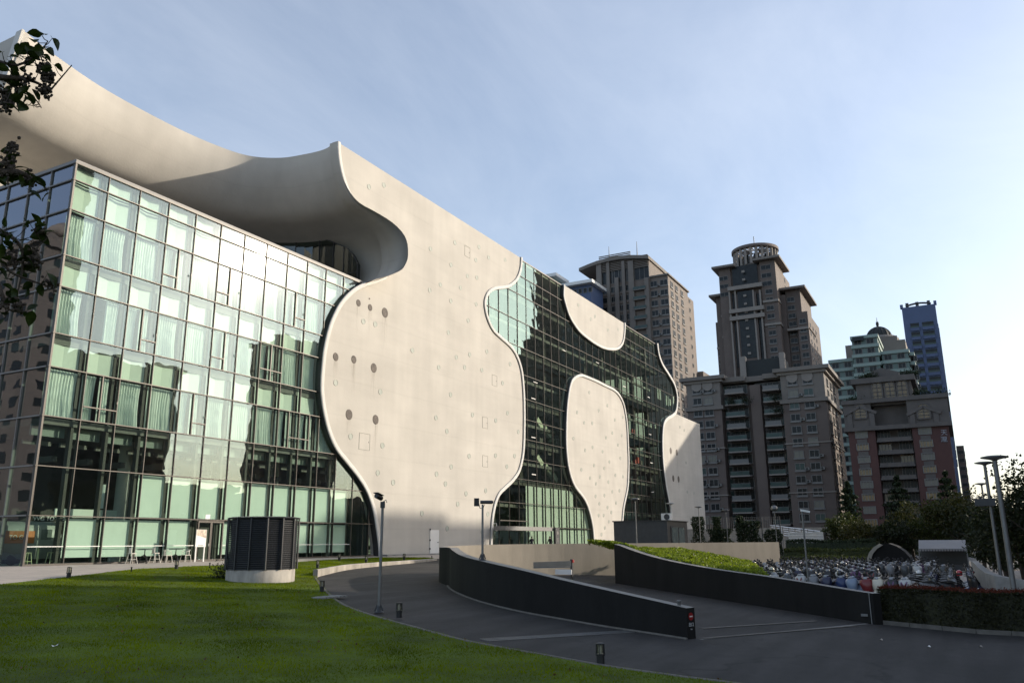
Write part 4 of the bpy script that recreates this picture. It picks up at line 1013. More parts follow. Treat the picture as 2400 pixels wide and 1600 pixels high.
# ---------------------------------------------------------------- camera poles
def cctv(base, ztp, r0, lean, label, kind):
    t = thing('camera_pole', label, 'camera pole', base)
    b = Vector(base); tp = Vector((base[0] + lean[0], base[1] + lean[1], ztp))
    MB().tube([b, tp], [r0, r0*.85], 12).build('pole', M['steel'], t)
    f = MB(); f.lathe([(r0*3.2, 0), (r0*3.2, .03), (r0*1.6, .05), (r0*1.15, .22)], base, 12)
    for k in range(4):
        a = k*math.pi/2 + .5; f.bar(b + Vector((math.cos(a)*r0*2.6, math.sin(a)*r0*2.6, .05)), b + Vector((math.cos(a)*r0, math.sin(a)*r0, .26)), .012, .05)
    f.build('foot', M['dark_paint'], t)
    rt = Vector((_r[0], _r[1], 0)).normalized(); fw = Vector((_f[0], _f[1], 0)).normalized()
    if kind == 0:
        MB().obox(tp + Vector((0, 0, .02)), (.22, .16, .22), Matrix.Rotation(.6, 3, 'Z')).build('junction_box', M['dark_paint'], t)
        c = tp + Vector((0, 0, .25)) - rt*.06 - fw*.05
        ax = (-rt*.45 - fw*.8 + Vector((0, 0, .25))).normalized()
        MB().tube([c - ax*.02, c + ax*.30], .085, 14).build('camera_head', M['black'], t)
        MB().obox(c + ax*.15 + Vector((0, 0, .10)), (.36, .22, .02), ax.to_track_quat('X', 'Z').to_matrix()).build('sunshield', M['black'], t)
        MB().tube([tp + Vector((0, 0, .12)), tp + Vector((.12, -.05, .2)), tp + Vector((.14, -.08, .1))], .015, 6).build('bracket', M['dark_paint'], t)
    else:
        c = tp + Vector((0, 0, .10))
        MB().tube([c - rt*.10, c + rt*.42], .075, 14).build('camera_head', M['dark_paint'], t)
        MB().tube([c + rt*.42, c + rt*.47], [.06, .05], 14).build('lens', M['black'], t)
        MB().obox(c - rt*.26, (.22, .10, .34), Vector((rt.x, rt.y, 0)).to_track_quat('X', 'Z').to_matrix()).build('junction_box', M['black'], t)
        MB().tube([c - rt*.15 - Vector((0, 0, .08)), c - rt*.12 - Vector((0, 0, .25)), c + rt*.02 - Vector((0, 0, .28)), c + rt*.08 - Vector((0, 0, .1))], .015, 6).build('cable', M['black'], t)
    return t
q = onG(870*K, 1408*K); zt1 = ztop(884, 1160, q)
rt_ = np.array([_r[0], _r[1]]); rt_ /= np.linalg.norm(rt_)
cctv((q[0], q[1], gz(q[1]) + .03), zt1, .055, (0.02*rt_[0], .02*rt_[1]), 'tall slim camera pole on the lawn edge in front of the white wall', 0)
# second pole stands on the curved wall
best = min(ringsA, key=lambda r: abs((1200 + FPX * ((np.array(r[2]) - EYE) @ ROT)[0] / ((np.array(r[2]) - EYE) @ ROT)[2]) - 1117*K) + (1000 if np.array(r[2])[1] > 24 else 0))
bq = [(best[1][i] + best[2][i]) / 2 for i in range(3)]
cctv((bq[0], bq[1], bq[2]), ztop(1117, 1158, bq), .05, (0, 0), 'shorter camera pole standing on top of the curved wall', 1)

# ---------------------------------------------------------------- hedge with red shoots and its kerb
def leaf_quads(C, size, up_bias=0.0, aspect=.55, rnd=rng):
    """one bent leaf of two triangles per centre"""
    n = len(C); d = rnd.normal(size=(n, 3)); d[:, 2] += up_bias; d /= np.linalg.norm(d, axis=1)[:, None]
    e = rnd.normal(size=(n, 3)); e -= d * (e * d).sum(1)[:, None]; e /= np.linalg.norm(e, axis=1)[:, None]
    s = size * rnd.uniform(.6, 1.35, n)[:, None]
    a, b = C - d*s*.5, C + d*s*.5; w = e*s*aspect*.5; mid = C + np.cross(d, e)*s*.06
    V = np.empty((n*4, 3)); V[0::4] = a; V[1::4] = mid + w; V[2::4] = b; V[3::4] = mid - w
    return V, np.arange(n*4).reshape(-1, 4)
hb0, hb1 = np.array([35.75, 3.35]), np.array([34.2, -7.5])
hdv = (hb1 - hb0); hl = np.linalg.norm(hdv); hdv /= hl; hn = np.array([-hdv[1], hdv[0]]); hn = hn if hn[0] > 0 else -hn
hz0 = gz(0) + .1; hgt_ = ztop(2150, 1356, hb0 + hdv*3) - hz0
hedge = thing('clipped_hedge', 'long clipped dark hedge with red young shoots along the road', 'hedge', (hb0[0], hb0[1], hz0))
N_ = 26000
s_ = rng.uniform(0, hl, N_); face = rng.random(N_)
dpt = np.where(face < .55, rng.uniform(0, .22, N_), rng.uniform(0, 1.3, N_)); zz = np.where(face < .55, rng.uniform(.02, hgt_, N_), hgt_ - np.abs(rng.normal(0, .07, N_)))
bulge = .05*np.sin(s_*2.1) + .04*np.sin(s_*5.3 + 1); zz = zz * (1 + .03*np.sin(s_*1.3))
C = np.stack([hb0[0] + hdv[0]*s_ + hn[0]*(dpt - bulge), hb0[1] + hdv[1]*s_ + hn[1]*(dpt - bulge), hz0 + zz], 1)
V, F = leaf_quads(C - np.array(hedge.location), .075)
o = add('foliage', mesh_np('foliage', V, F, M['leaf_hedge']), hedge); o['kind'] = 'stuff'
N_ = 7000; s_ = rng.uniform(0, hl, N_); dpt = rng.uniform(-.05, 1.3, N_)
C = np.stack([hb0[0] + hdv[0]*s_ + hn[0]*dpt, hb0[1] + hdv[1]*s_ + hn[1]*dpt, hz0 + hgt_*(1 + .03*np.sin(s_*1.3)) + np.abs(rng.normal(.02, .05, N_))], 1)
V, F = leaf_quads(C - np.array(hedge.location), .065, 1.2)
o = add('red_shoots', mesh_np('red_shoots', V, F, M['leaf_red']), hedge); o['kind'] = 'stuff'
c0 = hb0 + hn*.15; c1 = hb1 + hn*.15
MB().prism([tuple(c0), tuple(c1), tuple(c1 + hn), tuple(c0 + hn)], hz0 - .1, hz0 + hgt_ - .12).build('twig_core', M['leaf_hedge'], hedge)
hk_ = thing('hedge_kerb', 'row of pale kerb stones at the foot of the red hedge', 'kerb', (hb0[0], hb0[1], gz(3)))
k = 0.0
while k < hl:
    a = hb0 - hn*.12 + hdv*k; b = hb0 - hn*.12 + hdv*min(k + 1.08, hl)
    MB().bar((a[0], a[1], gz(a[1]) + .06), (b[0], b[1], gz(b[1]) + .06), .14, .17).build('kerb_stone', M['kerb'], hk_); k += 1.1

# ---------------------------------------------------------------- planted bank between the ramp wall and the rear wall
bank = thing('planted_bank', 'bright green shrub bank between ramp wall and pale rear wall', 'shrubs', (48, 17, -1.0))
N_ = 30000
u_ = rng.random(N_); w_ = rng.random(N_)
Lx = np.array([p[0] for p in Lw[3:]][::-1]); Ly = np.array([p[1] for p in Lw[3:]][::-1]); Lz = np.array([p[2] for p in Lw[3:]][::-1])
ts = np.linspace(0, 1, len(Lx)); ax_, ay_, az_ = np.interp(u_, ts, Lx), np.interp(u_, ts, Ly), np.interp(u_, ts, Lz)
bx_ = np.interp(u_, [0, .4, 1], [49.5, 56.0, 57.0]); by_ = np.interp(u_, [0, .4, 1], [21.5, 19.5, 13.0]); bz_ = np.interp(u_, [0, .3, .6, 1], [1.15, .62, .55, -.25])
off = .45 + .55*w_; w2 = w_
X_ = ax_ + .45 + (bx_ - ax_ - .45)*w2; Y_ = ay_ - .2 + (by_ - ay_ + .2)*w2
Z_ = az_ - .05 + (bz_ - az_)*np.sin(w2*np.pi/2)*1.0 + .10*np.sin(X_*2.3)*np.sin(Y_*1.9) - np.abs(rng.normal(0, .10, N_)) + .12
V, F = leaf_quads(np.stack([X_, Y_, Z_], 1) - np.array(bank.location), .15, .4, .6)
o = add('foliage', mesh_np('foliage', V, F, M['leaf_bush']), bank); o['kind'] = 'stuff'
# low clipped ground cover beyond
def hedge_block(name, label, px0, px1, d, zt, zb, depth, mat, n, size, cat='hedge'):
    a, b = D1(px0, 1260, d), D1(px1, 1260, d); a, b = a[:2], b[:2]; dv = b - a; L = np.linalg.norm(dv); dv /= L; nv = np.array([-dv[1], dv[0]]); nv = nv if nv[0] > 0 else -nv
    t = thing(name, label, cat, (a[0], a[1], zb)); s = rng.uniform(0, L, n); f = rng.random(n) < .5
    dp = np.where(f, rng.uniform(-.05, .25, n), rng.uniform(0, depth, n)); z = np.where(f, rng.uniform(zb, zt, n), zt + rng.normal(0, .08, n)) + .08*np.sin(s*.9)
    C = np.stack([a[0] + dv[0]*s + nv[0]*dp, a[1] + dv[1]*s + nv[1]*dp, z], 1)
    V, F = leaf_quads(C - np.array(t.location), size); o = add('foliage', mesh_np('foliage', V, F, mat), t); o['kind'] = 'stuff'
    p = [a, b, b + nv*depth, a + nv*depth]; MB().prism([tuple(q) for q in p], zb - .3, zt - .15).build('twig_core', mat, t)
    return t
hedge_block('low_hedge', 'broad low green hedge behind the packed scooters', 1640, 1996, 76, -.35, -1.9, 7, M['leaf_mid'], 9000, .22)
hedge_block('low_hedge', 'upper step of clipped green hedge under the dark hedge', 1800, 2010, 88, .15, -1.9, 5, M['leaf_mid'], 7000, .22)
hedge_block('dark_hedge', 'long flat topped dark hedge below the white grille', 1806, 2014, 98, 1.0, -1.9, 2, M['leaf_conifer'], 7000, .20)
# ================================================================ STREET OBJECTS
# dark pavilion in front of the glass
PX = 80.0
def fY(x, y, X): return float(onX(x*K, y*K, X)[1])
def fZ(x, y, X): return float(onX(x*K, y*K, X)[2])
yl, yr = fY(1410, 1220, PX), fY(1533, 1220, PX); zt = fZ(1470, 1197, PX)
pv = thing('pavilion', 'low dark grey flat-roofed pavilion with glass doors before the theatre', 'pavilion', (PX, yr, gz(yr)))
xe = float(onY(1579*K, 1220*K, yr)[0])
MB().box((PX, yr, gz(yr) - .3), (xe, yl, zt)).build('wall', M['dark_paint'], pv)
MB().box((PX - .12, yr - .12, zt), (xe + .1, yl + .1, zt + .10)).build('roof', M['louvre'], pv)
xa = float(onY(1540*K, 1220*K, yr)[0]); xb = float(onY(1572*K, 1220*K, yr)[0])
MB().box((xa, yr - .05, gz(yr)), (xb, yr - .01, zt - .45)).build('door_frame', M['louvre'], pv)
M['shop_glass'] = pmat('dim_glass', (0.16, 0.19, 0.18), 0.12, 0.2, 2, spec=.7)
for f0, f1 in ((.06, .46), (.54, .94)): MB().box((xa + (xb-xa)*f0, yr - .09, gz(yr) + .1), (xa + (xb-xa)*f1, yr - .055, zt - .6)).build('door', M['shop_glass'], pv)
ac = thing('air_conditioner', 'white outdoor air conditioner on the dark pavilion roof', 'air conditioner', (xe - 3.5, yr + .9, zt + .10))
MB().box((xe - 4.0, yr + .5, zt + .10), (xe - 3.6, yr + 1.5, zt + .85)).build('case', M['white_paint'], ac)
MB().lathe([(.30, -.02), (.30, 0.01)], (xe - 4.0, yr + .9, zt + .48), 18, axis='X').build('fan_grille', M['dark_paint'], ac)
# notice pylon by the entrance
a = onY(1150 + 1012/6.533, 1050 + 1210/6.533, 43.2); w = .55
np_ = thing('notice_pylon', 'tall dark notice pylon by the theatre entrance', 'sign', (a[0], 43.2, 0))
MB().box((a[0] - w, 43.1, 0), (a[0] + w, 43.3, a[2])).build('board', M['dark_paint'], np_)
MB().lathe([(.20, -.01), (.20, 0.01)], (a[0], 43.09, a[2] - .65), 20, axis='Y').build('emblem', M['coping'], np_)
for k in range(4): MB().box((a[0] - .3, 43.08, a[2] - 1.3 - .13*k), (a[0] + .3 - .1*(k % 2), 43.098, a[2] - 1.26 - .13*k)).build('text_line', M['coping'], np_)
# wall mounted things at the white front's corner
a = onY(1150 + 90/6.533, 1050 + 1250/6.533, 44.6)
cb = thing('wall_camera', 'small white globe camera on the white lip by the entrance', 'camera', (a[0], 44.6, a[2]))
MB().lathe([(0, -.14), (.10, -.08), (.13, 0), (.09, .1), (.03, .16), (.03, .7)], tuple(a), 14).build('globe', M['white_paint'], cb)
MB().bar((a[0], 44.6, a[2] + .7), (a[0] - .1, 45.0, a[2] + .7), .05, .05).build('arm', M['white_paint'], cb)

# ---------------------------------------------------------------- disc-head street lamps
M['bright_lamp'] = pmat('pale_post', (.5, .5, .48), .5, .05)
def lamp(head, base_d, label, r=.5, post=.07, zb=None, kind='disc', mat=None):
    p = D1(head[0], head[1], base_d); zb = gz(p[1]) if zb is None else zb
    t = thing('street_lamp', label, 'street lamp', (p[0], p[1], zb), 'disc headed street lamps')
    MB().tube([(p[0], p[1], zb), (p[0], p[1], p[2] - .05)], [post, post*.8], 12).build('post', mat or M['steel'], t)
    if kind == 'disc': MB().lathe([(.05, -.16), (r*.35, -.10), (r, -.03), (r, .02), (r*.6, .06), (0, .07)], tuple(p), 24).build('head', mat or M['steel'], t)
    else: MB().lathe([(.06, -.2), (r*.9, -.1), (r, .05), (r*.7, .25), (0, .33)], tuple(p), 18).build('head', M['steel'], t)
    return t, p
S = 2352 / 2400.0
lamp((2330*S, 1071*S), 38.8, 'tallest disc lamp at right edge, nearest the camera', .5, .11)
_, p2 = lamp((2307*S, 1084*S), 53, 'second disc lamp from the right edge, with a box on its post', .5, .10)
tag(MB().box((p2[0] - .3, p2[1] - .25, 2.9), (p2[0] + .3, p2[1] + .75, 3.3)).top('floodlight_box', M['dark_paint'], base=(p2[0], p2[1], 2.9)), 'grey flat floodlight box fixed to the second right lamp post', 'floodlight')
lamp((2300*S, 1133*S), 82, 'third disc lamp in the row at right, before the tree', .5, .09)
lamp((2297*S, 1165*S), 112, 'fourth small disc lamp in the row at right', .5, .09)
lamp((2290*S, 1195*S), 150, 'farthest tiny disc lamp in the right row', .5, .09)
lamp((1488*S, 1169*S), 62, 'thin grey disc lamp in front of the dark pavilion', .34, .05)
lamp((1571.4*S, 1179*S), 92, 'disc lamp with a sunlit white post behind the pavilion roof', .48, .10, mat=M['bright_lamp'])
lamp((1637*S, 1187*S), 100, 'dim disc lamp against the shaded low white wall', .48, .06)
lamp((1701*S, 1194.6*S), 96, 'pale disc lamp above the climbing plants', .40, .05)
lamp((1814.5*S, 1192*S), 80, 'globe topped lamp over the trellis on the rear wall', .33, .05, kind='globe')
# thin camera pole behind the ramp wall
p = D1(1842, 1172, 40); t = thing('camera_pole', 'very thin camera pole rising behind the long ramp wall', 'camera pole', (p[0], p[1], gz(p[1])))
MB().tube([(p[0], p[1], gz(p[1])), tuple(p)], .04, 8).build('pole', M['steel'], t)
MB().bar(p + np.array([-.02, .06, .02]), p + np.array([.1, -.32, -.06]), .10, .09).build('camera_head', M['white_paint'], t)
p = D1(2040, 1180, 95)
# ---------------------------------------------------------------- trellis with climbers, grille box, walls, tent
TX = 102.0
ya, yb = fY(1592, 1215, TX), fY(1792, 1215, TX); zt = fZ(1700, 1187, TX)
tr = thing('trellis_fence', 'tall wire trellis fence on posts behind the rear wall', 'fence', (TX, yb, gz(yb)))
for k in range(6):
    y = ya + (yb-ya)*k/5; MB().box((TX, y-.06, gz(y)), (TX+.12, y+.06, zt)).build('post', M['dark_paint'], tr)
mb = MB()
for k in range(45):
    y = ya + (yb-ya)*k/44; mb.box((TX+.03, y-.012, -1.5), (TX+.055, y+.012, zt-.02))
for k in range(16): mb.box((TX+.015, min(ya, yb), zt-.05-.32*k), (TX+.03, max(ya, yb), zt-.03-.32*k))
o = mb.build('wire_mesh', M['steel'], tr); o['kind'] = 'stuff'
def climber(x0, x1, y0, label, n=2200):
    a, b = fY(x0, 1220, TX - .5), fY(x1, 1220, TX - .5); z1 = fZ(0.5*(x0+x1), y0, TX - .5)
    t = thing('climbing_plant', label, 'plant', (TX - .5, (a+b)/2, gz((a+b)/2)), 'climbers on the trellis')
    h = rng.random(n)**.7; c = (a+b)/2; hw = abs(a-b)/2 * (1 - .35*h) * (1 + .25*np.sin(h*11 + x0))
    C = np.stack([rng.normal(-.1, .28, n), rng.uniform(-1, 1, n)*hw, gz(c)*0 + h*(z1 - gz(c))], 1)
    V, F = leaf_quads(C, .22); o = add('foliage', mesh_np('foliage', V, F, M['leaf_conifer']), t); o['kind'] = 'stuff'
    MB().tube([(TX-.5, c, gz(c)), (TX-.45, c, z1-.3)], [.05, .02], 6).build('stem', M['bark'], t)
climber(1588, 1622, 1186, 'dark climber covering the left end of the trellis')
climber(1636, 1660, 1186, 'narrow dark climber column, second from left on trellis')
climber(1618, 1690, 1214, 'low dark climber mass left of the trellis middle', 3200)
climber(1690, 1712, 1184, 'dark climber column near the trellis middle')
climber(1700, 1752, 1196, 'broad bushy climber right of the trellis middle', 3000)
climber(1752, 1800, 1215, 'low climber at the right end of the trellis', 2500)
gb_ = thing('grille_box', 'white perforated grille plant housing above the dark hedge', 'housing', (112, fY(1888, 1230, 112), -1.5))
ya, yb = fY(1812, 1230, 112), fY(1890, 1230, 112); z0, z1 = -1.5, fZ(1850, 1222, 112)
MB().box((112.1, yb, z0), (116, ya, z1)).build('case', M['dark_paint'], gb_)
mb = MB(); n1 = 30
for k in range(n1 + 1):
    y = ya + (yb-ya)*k/n1; mb.box((112.0, y-.05, z0), (112.06, y+.05, z1))
for k in range(9):
    z = z1 - .04 - .34*k; mb.box((111.95, yb, z-.06), (112.0, ya, z+.06))
o = mb.build('grille', M['white_paint'], gb_); o['kind'] = 'stuff'
pr = thing('pipe_rack', 'silver pipes and rails above the white grille housing', 'pipes', (118, fY(1850, 1215, 118), -1.5))
M['bright_steel'] = pmat('bright_steel', (.62, .62, .62), .35, .1, 3, 0, .6)
for k in range(5):
    y0, y1 = fY(1770, 1210, 118), fY(1885, 1225, 118); z = fZ(1800, 1206 + 5*k, 118)
    MB().tube([(118 + .4*k, y0, z), (118 + .4*k, y1, z - .9)], .12, 8).build('pipe', M['bright_steel'], pr)
for k in range(9):
    y = y0 + (y1-y0)*k/8; MB().box((117.8, y-.05, -1.5), (117.95, y+.05, fZ(1800, 1206, 118) - .1*k)).build('support', M['steel'], pr)
# grey wall behind the grille
ya, yb = fY(1560, 1230, 128), fY(1960, 1230, 128)
tag(MB().box((128, yb, -2), (128.4, ya, fZ(1760, 1212, 128))).top('boundary_wall', M['conc2'], base=(128, (ya+yb)/2, -2)), 'plain grey boundary wall behind trellis and grille', 'wall')
# half-round dark wall beyond the scooters
hw = thing('curved_wall', 'dark quarter-round concrete fin behind the scooters', 'wall', (74, fY(2045, 1265, 74), -1.8))
pts = [(1992, 1300), (1995, 1283), (2000, 1268), (2010, 1256), (2023, 1248), (2040, 1247), (2060, 1254), (2076, 1265), (2090, 1279), (2098, 1300)]
mb = MB().slabX([(fY(x, y, 74), fZ(x, y, 74)) for x, y in pts], 74, 77.5); mb.build('fin', M['wall_dark'], hw)
mb = MB().slabX([(fY(x - 4, y, 73.8), fZ(x, y, 73.8)) for x, y in pts[:5]] + [(fY(x + 5, y + 4, 73.8), fZ(x, y + 3, 73.8)) for x, y in pts[:5]][::-1], 73.8, 74.0); mb.build('lip', M['conc'], hw)  # pale strip puts the sunlit left edge of the fin into colour
# white tent
tx = 84.0; ya, yb = fY(2110, 1260, tx), fY(2220, 1260, tx); zt, zm = fZ(2165, 1242, tx), fZ(2165, 1259, tx); gzz = gz(ya)
tent = thing('canopy_tent', 'grey-white canopy tent with scalloped edge beyond the scooters', 'tent', (tx, (ya+yb)/2, gzz))
M['canvas'] = pmat('canvas', (.25, .25, .26), .8, .06, 1)
mb = MB(); mb.poly([(tx, ya, zm), (tx, yb, zm), (tx+1.8, yb, zt + .1), (tx+1.8, ya, zt + .1)]); mb.poly([(tx+3.6, ya, zm), (tx+3.6, yb, zm), (tx+1.8, yb, zt + .1), (tx+1.8, ya, zt + .1)])
mb.build('roof', M['canvas'], tent)
mb = MB(); n1 = 17
for k in range(n1):
    y0, y1 = ya + (yb-ya)*k/n1, ya + (yb-ya)*(k+1)/n1
    mb.poly([(tx-.01, y0, zm), (tx-.01, y1, zm), (tx-.01, y1 - (y1-y0)*.2, zm-.22), (tx-.01, y0 + (y1-y0)*.2, zm-.22)])
mb.build('valance', M['canvas'], tent)
for x in (tx + .05, tx + 3.5):
    for y in (ya, yb): MB().box((x, y-.04, gzz), (x+.08, y+.04, zm)).build('leg', M['steel'], tent)
MB().box((tx + 3.0, yb, gzz), (tx + 3.1, ya, zm)).build('back_sheet', M['dark_paint'], tent)
MB().box((tx + .6, yb + .5, gzz), (tx + 1.4, ya - .6, gzz + .9)).build('counter', M['dark_paint'], tent)
# low concrete wall at the right of the scooter park
w_ = []
for (x, y, d) in ((2243, 1288, 66), (2250, 1291, 60), (2282, 1315, 47), (2352, 1331, 45), (2440, 1348, 44)):
    q = D1(x, y, d); w_.append((q[0], q[1], q[2]))
mb, _rr = wall_loft(w_, .35, lambda p: -2.3, lambda p: -2.3, n=3, m_in=0, m_out=0)
tag(mb.top('parapet_wall', [M['conc2'], M['conc2'], M['wall_cap']], base=(w_[0][0], w_[0][1], -2.2)), 'grey concrete parapet wall right of the scooters', 'wall')
LOTZ = -1.60
tag(MB().prism([(36.2, 3.3), (46.5, 16.5), (57.5, 14.5), (74, 16.5), (95, 16), (95, -14), (62, -9), (36.0, -9)], LOTZ - 1.2, LOTZ).top('scooter_lot', M['paver'], kind='structure'))

# ---------------------------------------------------------------- scooters
def ssec(x, w, z0, z1, n=8):
    """rounded cross section at x"""
    c = [(-w*.7, z0), (-w, z0 + (z1-z0)*.25), (-w*.95, z0 + (z1-z0)*.7), (-w*.55, z1), (w*.55, z1), (w*.95, z0 + (z1-z0)*.7), (w, z0 + (z1-z0)*.25), (w*.7, z0)]
    return [(x, y, z) for (y, z) in c]
def scooter_meshes(pk):
    d = {}
    b = MB(); b.loft([ssec(.95, .06, .72, .78), ssec(.75, .15, .50, .80), ssec(.45, .19, .34, .78), ssec(.18, .17, .28, .70), ssec(.08, .14, .24, .36), ssec(-.22, .15, .22, .32), ssec(-.38, .14, .24, .40)], 0)
    d['body'] = b
    s = MB(); s.loft([[(-.46 - .05*t_ + (.05 + .09*q_)*math.cos(a_)*1.0, w_*math.sin(a_), z_) for a_ in np.linspace(0, 2*math.pi, 13)[:-1]] for (z_, w_, q_, t_) in ((.34, .09, .3, 0), (.46, .15, .7, .3), (.62, .21, 1.0, .6), (.80, .26, 1.0, .4), (.92, .25, .7, 0), (.97, .17, .3, -.4))], 0); d['front_shield'] = s
    s = MB(); s.poly([(-.645, -.13, .84), (-.70, 0, .58), (-.655, 0, .72), (-.60, -.10, .92)], 0); s.poly([(-.645, .13, .84), (-.70, 0, .58), (-.655, 0, .72), (-.60, .10, .92)], 0); d['nose_panel'] = s
    s = MB(); s.loft([ssec(.86, .10, .80, .84), ssec(.6, .15, .76, .87), ssec(.3, .15, .74, .83), ssec(.06, .10, .68, .76)], 0); d['seat'] = s
    for nm, x in (('front_wheel', -.72), ('rear_wheel', .62)):
        w = MB(); w.lathe([(.13, -.035), (.19, -.05), (.235, -.045), (.25, 0), (.235, .045), (.19, .05), (.13, .035)], (x, 0, .25), 18, 0, 'Y'); w.lathe([(.05, -.04), (.13, -.02), (.13, .02), (.05, .04)], (x, 0, .25), 14, 1, 'Y'); d[nm] = w
    s = MB(); s.lathe([(.27, -.06), (.275, 0), (.27, .06)], (-.70, 0, .27), 8, 0, 'Y'); s.v = [(v[0], v[1], max(v[2], .33)) for v in s.v]; d['mudguard'] = s
    h = MB(); h.loft([ssec(-.30, .08, .94, 1.04), ssec(-.40, .16, .93, 1.06), ssec(-.50, .10, .95, 1.03)], 0); h.tube([(-.30, -.34, 1.0), (-.38, -.15, 1.02), (-.38, .15, 1.02), (-.30, .34, 1.0)], .022, 8, 1); d['handlebar'] = h
    m = MB(); m.lathe([(.0, -.02), (.05, -.015), (.055, .005)], (-.40, .29, 1.22), 12, 1, 'X', sx=1.25); m.lathe([(.0, .009), (.045, .009)], (-.40, .29, 1.22), 10, 0, 'X', sx=1.25); m.tube([(-.36, .22, 1.02), (-.39, .28, 1.18)], .010, 6, 1); d['mirror_a'] = m
    m = MB(); m.lathe([(.0, -.02), (.05, -.015), (.055, .005)], (-.40, -.29, 1.22), 12, 1, 'X', sx=1.25); m.lathe([(.0, .009), (.045, .009)], (-.40, -.29, 1.22), 10, 0, 'X', sx=1.25); m.tube([(-.36, -.22, 1.02), (-.39, -.28, 1.18)], .010, 6, 1); d['mirror_b'] = m
    l = MB(); l.lathe([(.0, -.03), (.06, -.02), (.075, .02)], (-.50, 0, .99), 12, 0, 'X', sx=1.3); d['headlight'] = l
    l = MB(); l.lathe([(.05, 0), (.06, .25), (.05, .35)], (.45, -.20, .30), 10, 0, 'X'); d['exhaust'] = l
    return d
M['mirror'] = pmat('mirror_glass', (.8, .82, .85), .05, .02, 1, 0, 1.0)
M['chrome'] = pmat('chrome', (.65, .65, .65), .16, .05, 3, 0, 1.0)
M['headlamp'] = pmat('headlamp', (.30, .31, .33), .2, .05, 3, 0, .2, .6)
M['seat'] = pmat('seat_vinyl', (.015, .014, .014), .45, .1)
paints = {}
for nm, c in (('white', (.50, .50, .49)), ('dark grey', (.06, .065, .07)), ('black', (.014, .014, .016)), ('blue', (.015, .035, .12)), ('silver', (.20, .205, .215)), ('red', (.16, .012, .014)), ('pale blue', (.20, .26, .36)), ('orange', (.55, .16, .02)), ('navy', (.018, .022, .06)), ('cream', (.60, .56, .45)), ('purple', (.10, .04, .12))):
    paints[nm] = pmat('paint_' + nm.replace(' ', '_'), c, .38, .05, 2, coat=.25)
SM = scooter_meshes(0); proto = {}
def scooter_proto(color, accent):
    key = (color, accent)
    if key in proto: return proto[key]
    mm = {'body': [paints[color]], 'front_shield': [paints[color]], 'nose_panel': [paints[accent]], 'seat': [M['seat']], 'front_wheel': [M['rubber'], M['chrome']], 'rear_wheel': [M['rubber'], M['chrome']],
          'mudguard': [paints[color]], 'handlebar': [paints[color], M['black']], 'mirror_a': [M['mirror'], M['black']], 'mirror_b': [M['mirror'], M['black']], 'headlight': [M['headlamp']], 'exhaust': [M['chrome']]}
    proto[key] = {k: SM[k].mesh('scooter_' + k, v) for k, v in mm.items()}
    return proto[key]
PART = {'mirror_a': 'mirror', 'mirror_b': 'mirror', 'front_wheel': 'wheel', 'rear_wheel': 'wheel'}
def scooter(x, y, rz, color, accent, label, group, full=True):
    t = thing('scooter', label, 'scooter', (x, y, LOTZ + .004), group, rz)
    me = scooter_proto(color, accent); hb = None
    for k in me:
        if k == 'nose_panel' and accent in ('white', 'silver'): continue
        if not full and k in ('exhaust', 'nose_panel', 'mudguard', 'rear_wheel'): continue
        if k.startswith('mirror') or k == 'headlight':
            add(PART.get(k, k), me[k], hb); continue
        o = add(PART.get(k, k), me[k], t)
        if k == 'handlebar': hb = o
    t.rotation_euler = (R_(random.uniform(-2, 2) - 6), 0, rz); t.scale = (1.08, 1.08, 1.08)
    return t
M['helmet'] = {}
def helmet(x, y, z, col, label):
    hm = MB(); hm.lathe([(.12, -.10), (.135, -.02), (.125, .07), (.085, .125), (.03, .15), (0, .152)], (x, y, z), 16, sx=1.15)
    hm.lathe([(.136, -.05), (.139, 0), (.137, .02)], (x - .006, y, z), 16, 1, sx=1.16)
    key = tuple(col)
    if key not in M['helmet']: M['helmet'][key] = pmat('helmet_shell', col, .2, .03, 2, coat=.6)
    tag(hm.top('helmet', [M['helmet'][key], M['black']], base=(x, y, z)), label, 'helmet', 'helmets left on the scooters')
near = [('white', 'red'), ('dark grey', 'silver'), ('silver', 'white'), ('black', 'silver'), ('white', 'white'), ('dark grey', 'black'), ('white', 'red'), ('silver', 'white'), ('navy', 'silver'), ('blue', 'silver'), ('pale blue', 'white'), ('red', 'silver'), ('cream', 'white'), ('black', 'purple'), ('white', 'purple')]
ordn = ['first', 'second', 'third', 'fourth', 'fifth', 'sixth', 'seventh', 'eighth', 'ninth', 'tenth', 'eleventh', 'twelfth', 'thirteenth', 'fourteenth', 'fifteenth', 'sixteenth']
# nearest row: follows the ramp wall from the far left down to the hedge
row = []
for i in range(15):
    x = 1672 + (2086 - 1672) * (i / 14.0)
    d = np.interp(x, [1672, 1850, 1990, 2086], [48.5, 43.5, 40.6, 40.2]); q = D1(x, 1300, d); row.append((q[0], q[1]))
for i, (x, y) in enumerate(row):
    c, a = near[i]
    scooter(x, y, R_(random.uniform(-14, 6)) + R_(-6), c, a, '%s scooter facing the camera, %s from the left in the nearest row' % (c, ordn[i]), 'scooters in the nearest row')
for i, col, nm in ((0, (.02, .02, .02), 'black'), (1, (.05, .35, .33), 'teal'), (3, (.45, .46, .36), 'pale olive'), (4, (.75, .74, .70), 'white'), (6, (.015, .015, .015), 'black'), (9, (.02, .02, .025), 'black')):
    x, y = row[i]; helmet(x + .05, y + random.uniform(-.25, .25), LOTZ + 1.22, col, '%s helmet on the %s scooter of the nearest row' % (nm, ordn[i]))
colors = ['black', 'dark grey', 'black', 'silver', 'navy', 'black', 'dark grey', 'black', 'dark grey', 'black', 'white', 'black', 'purple', 'black', 'navy']
cnt = 0
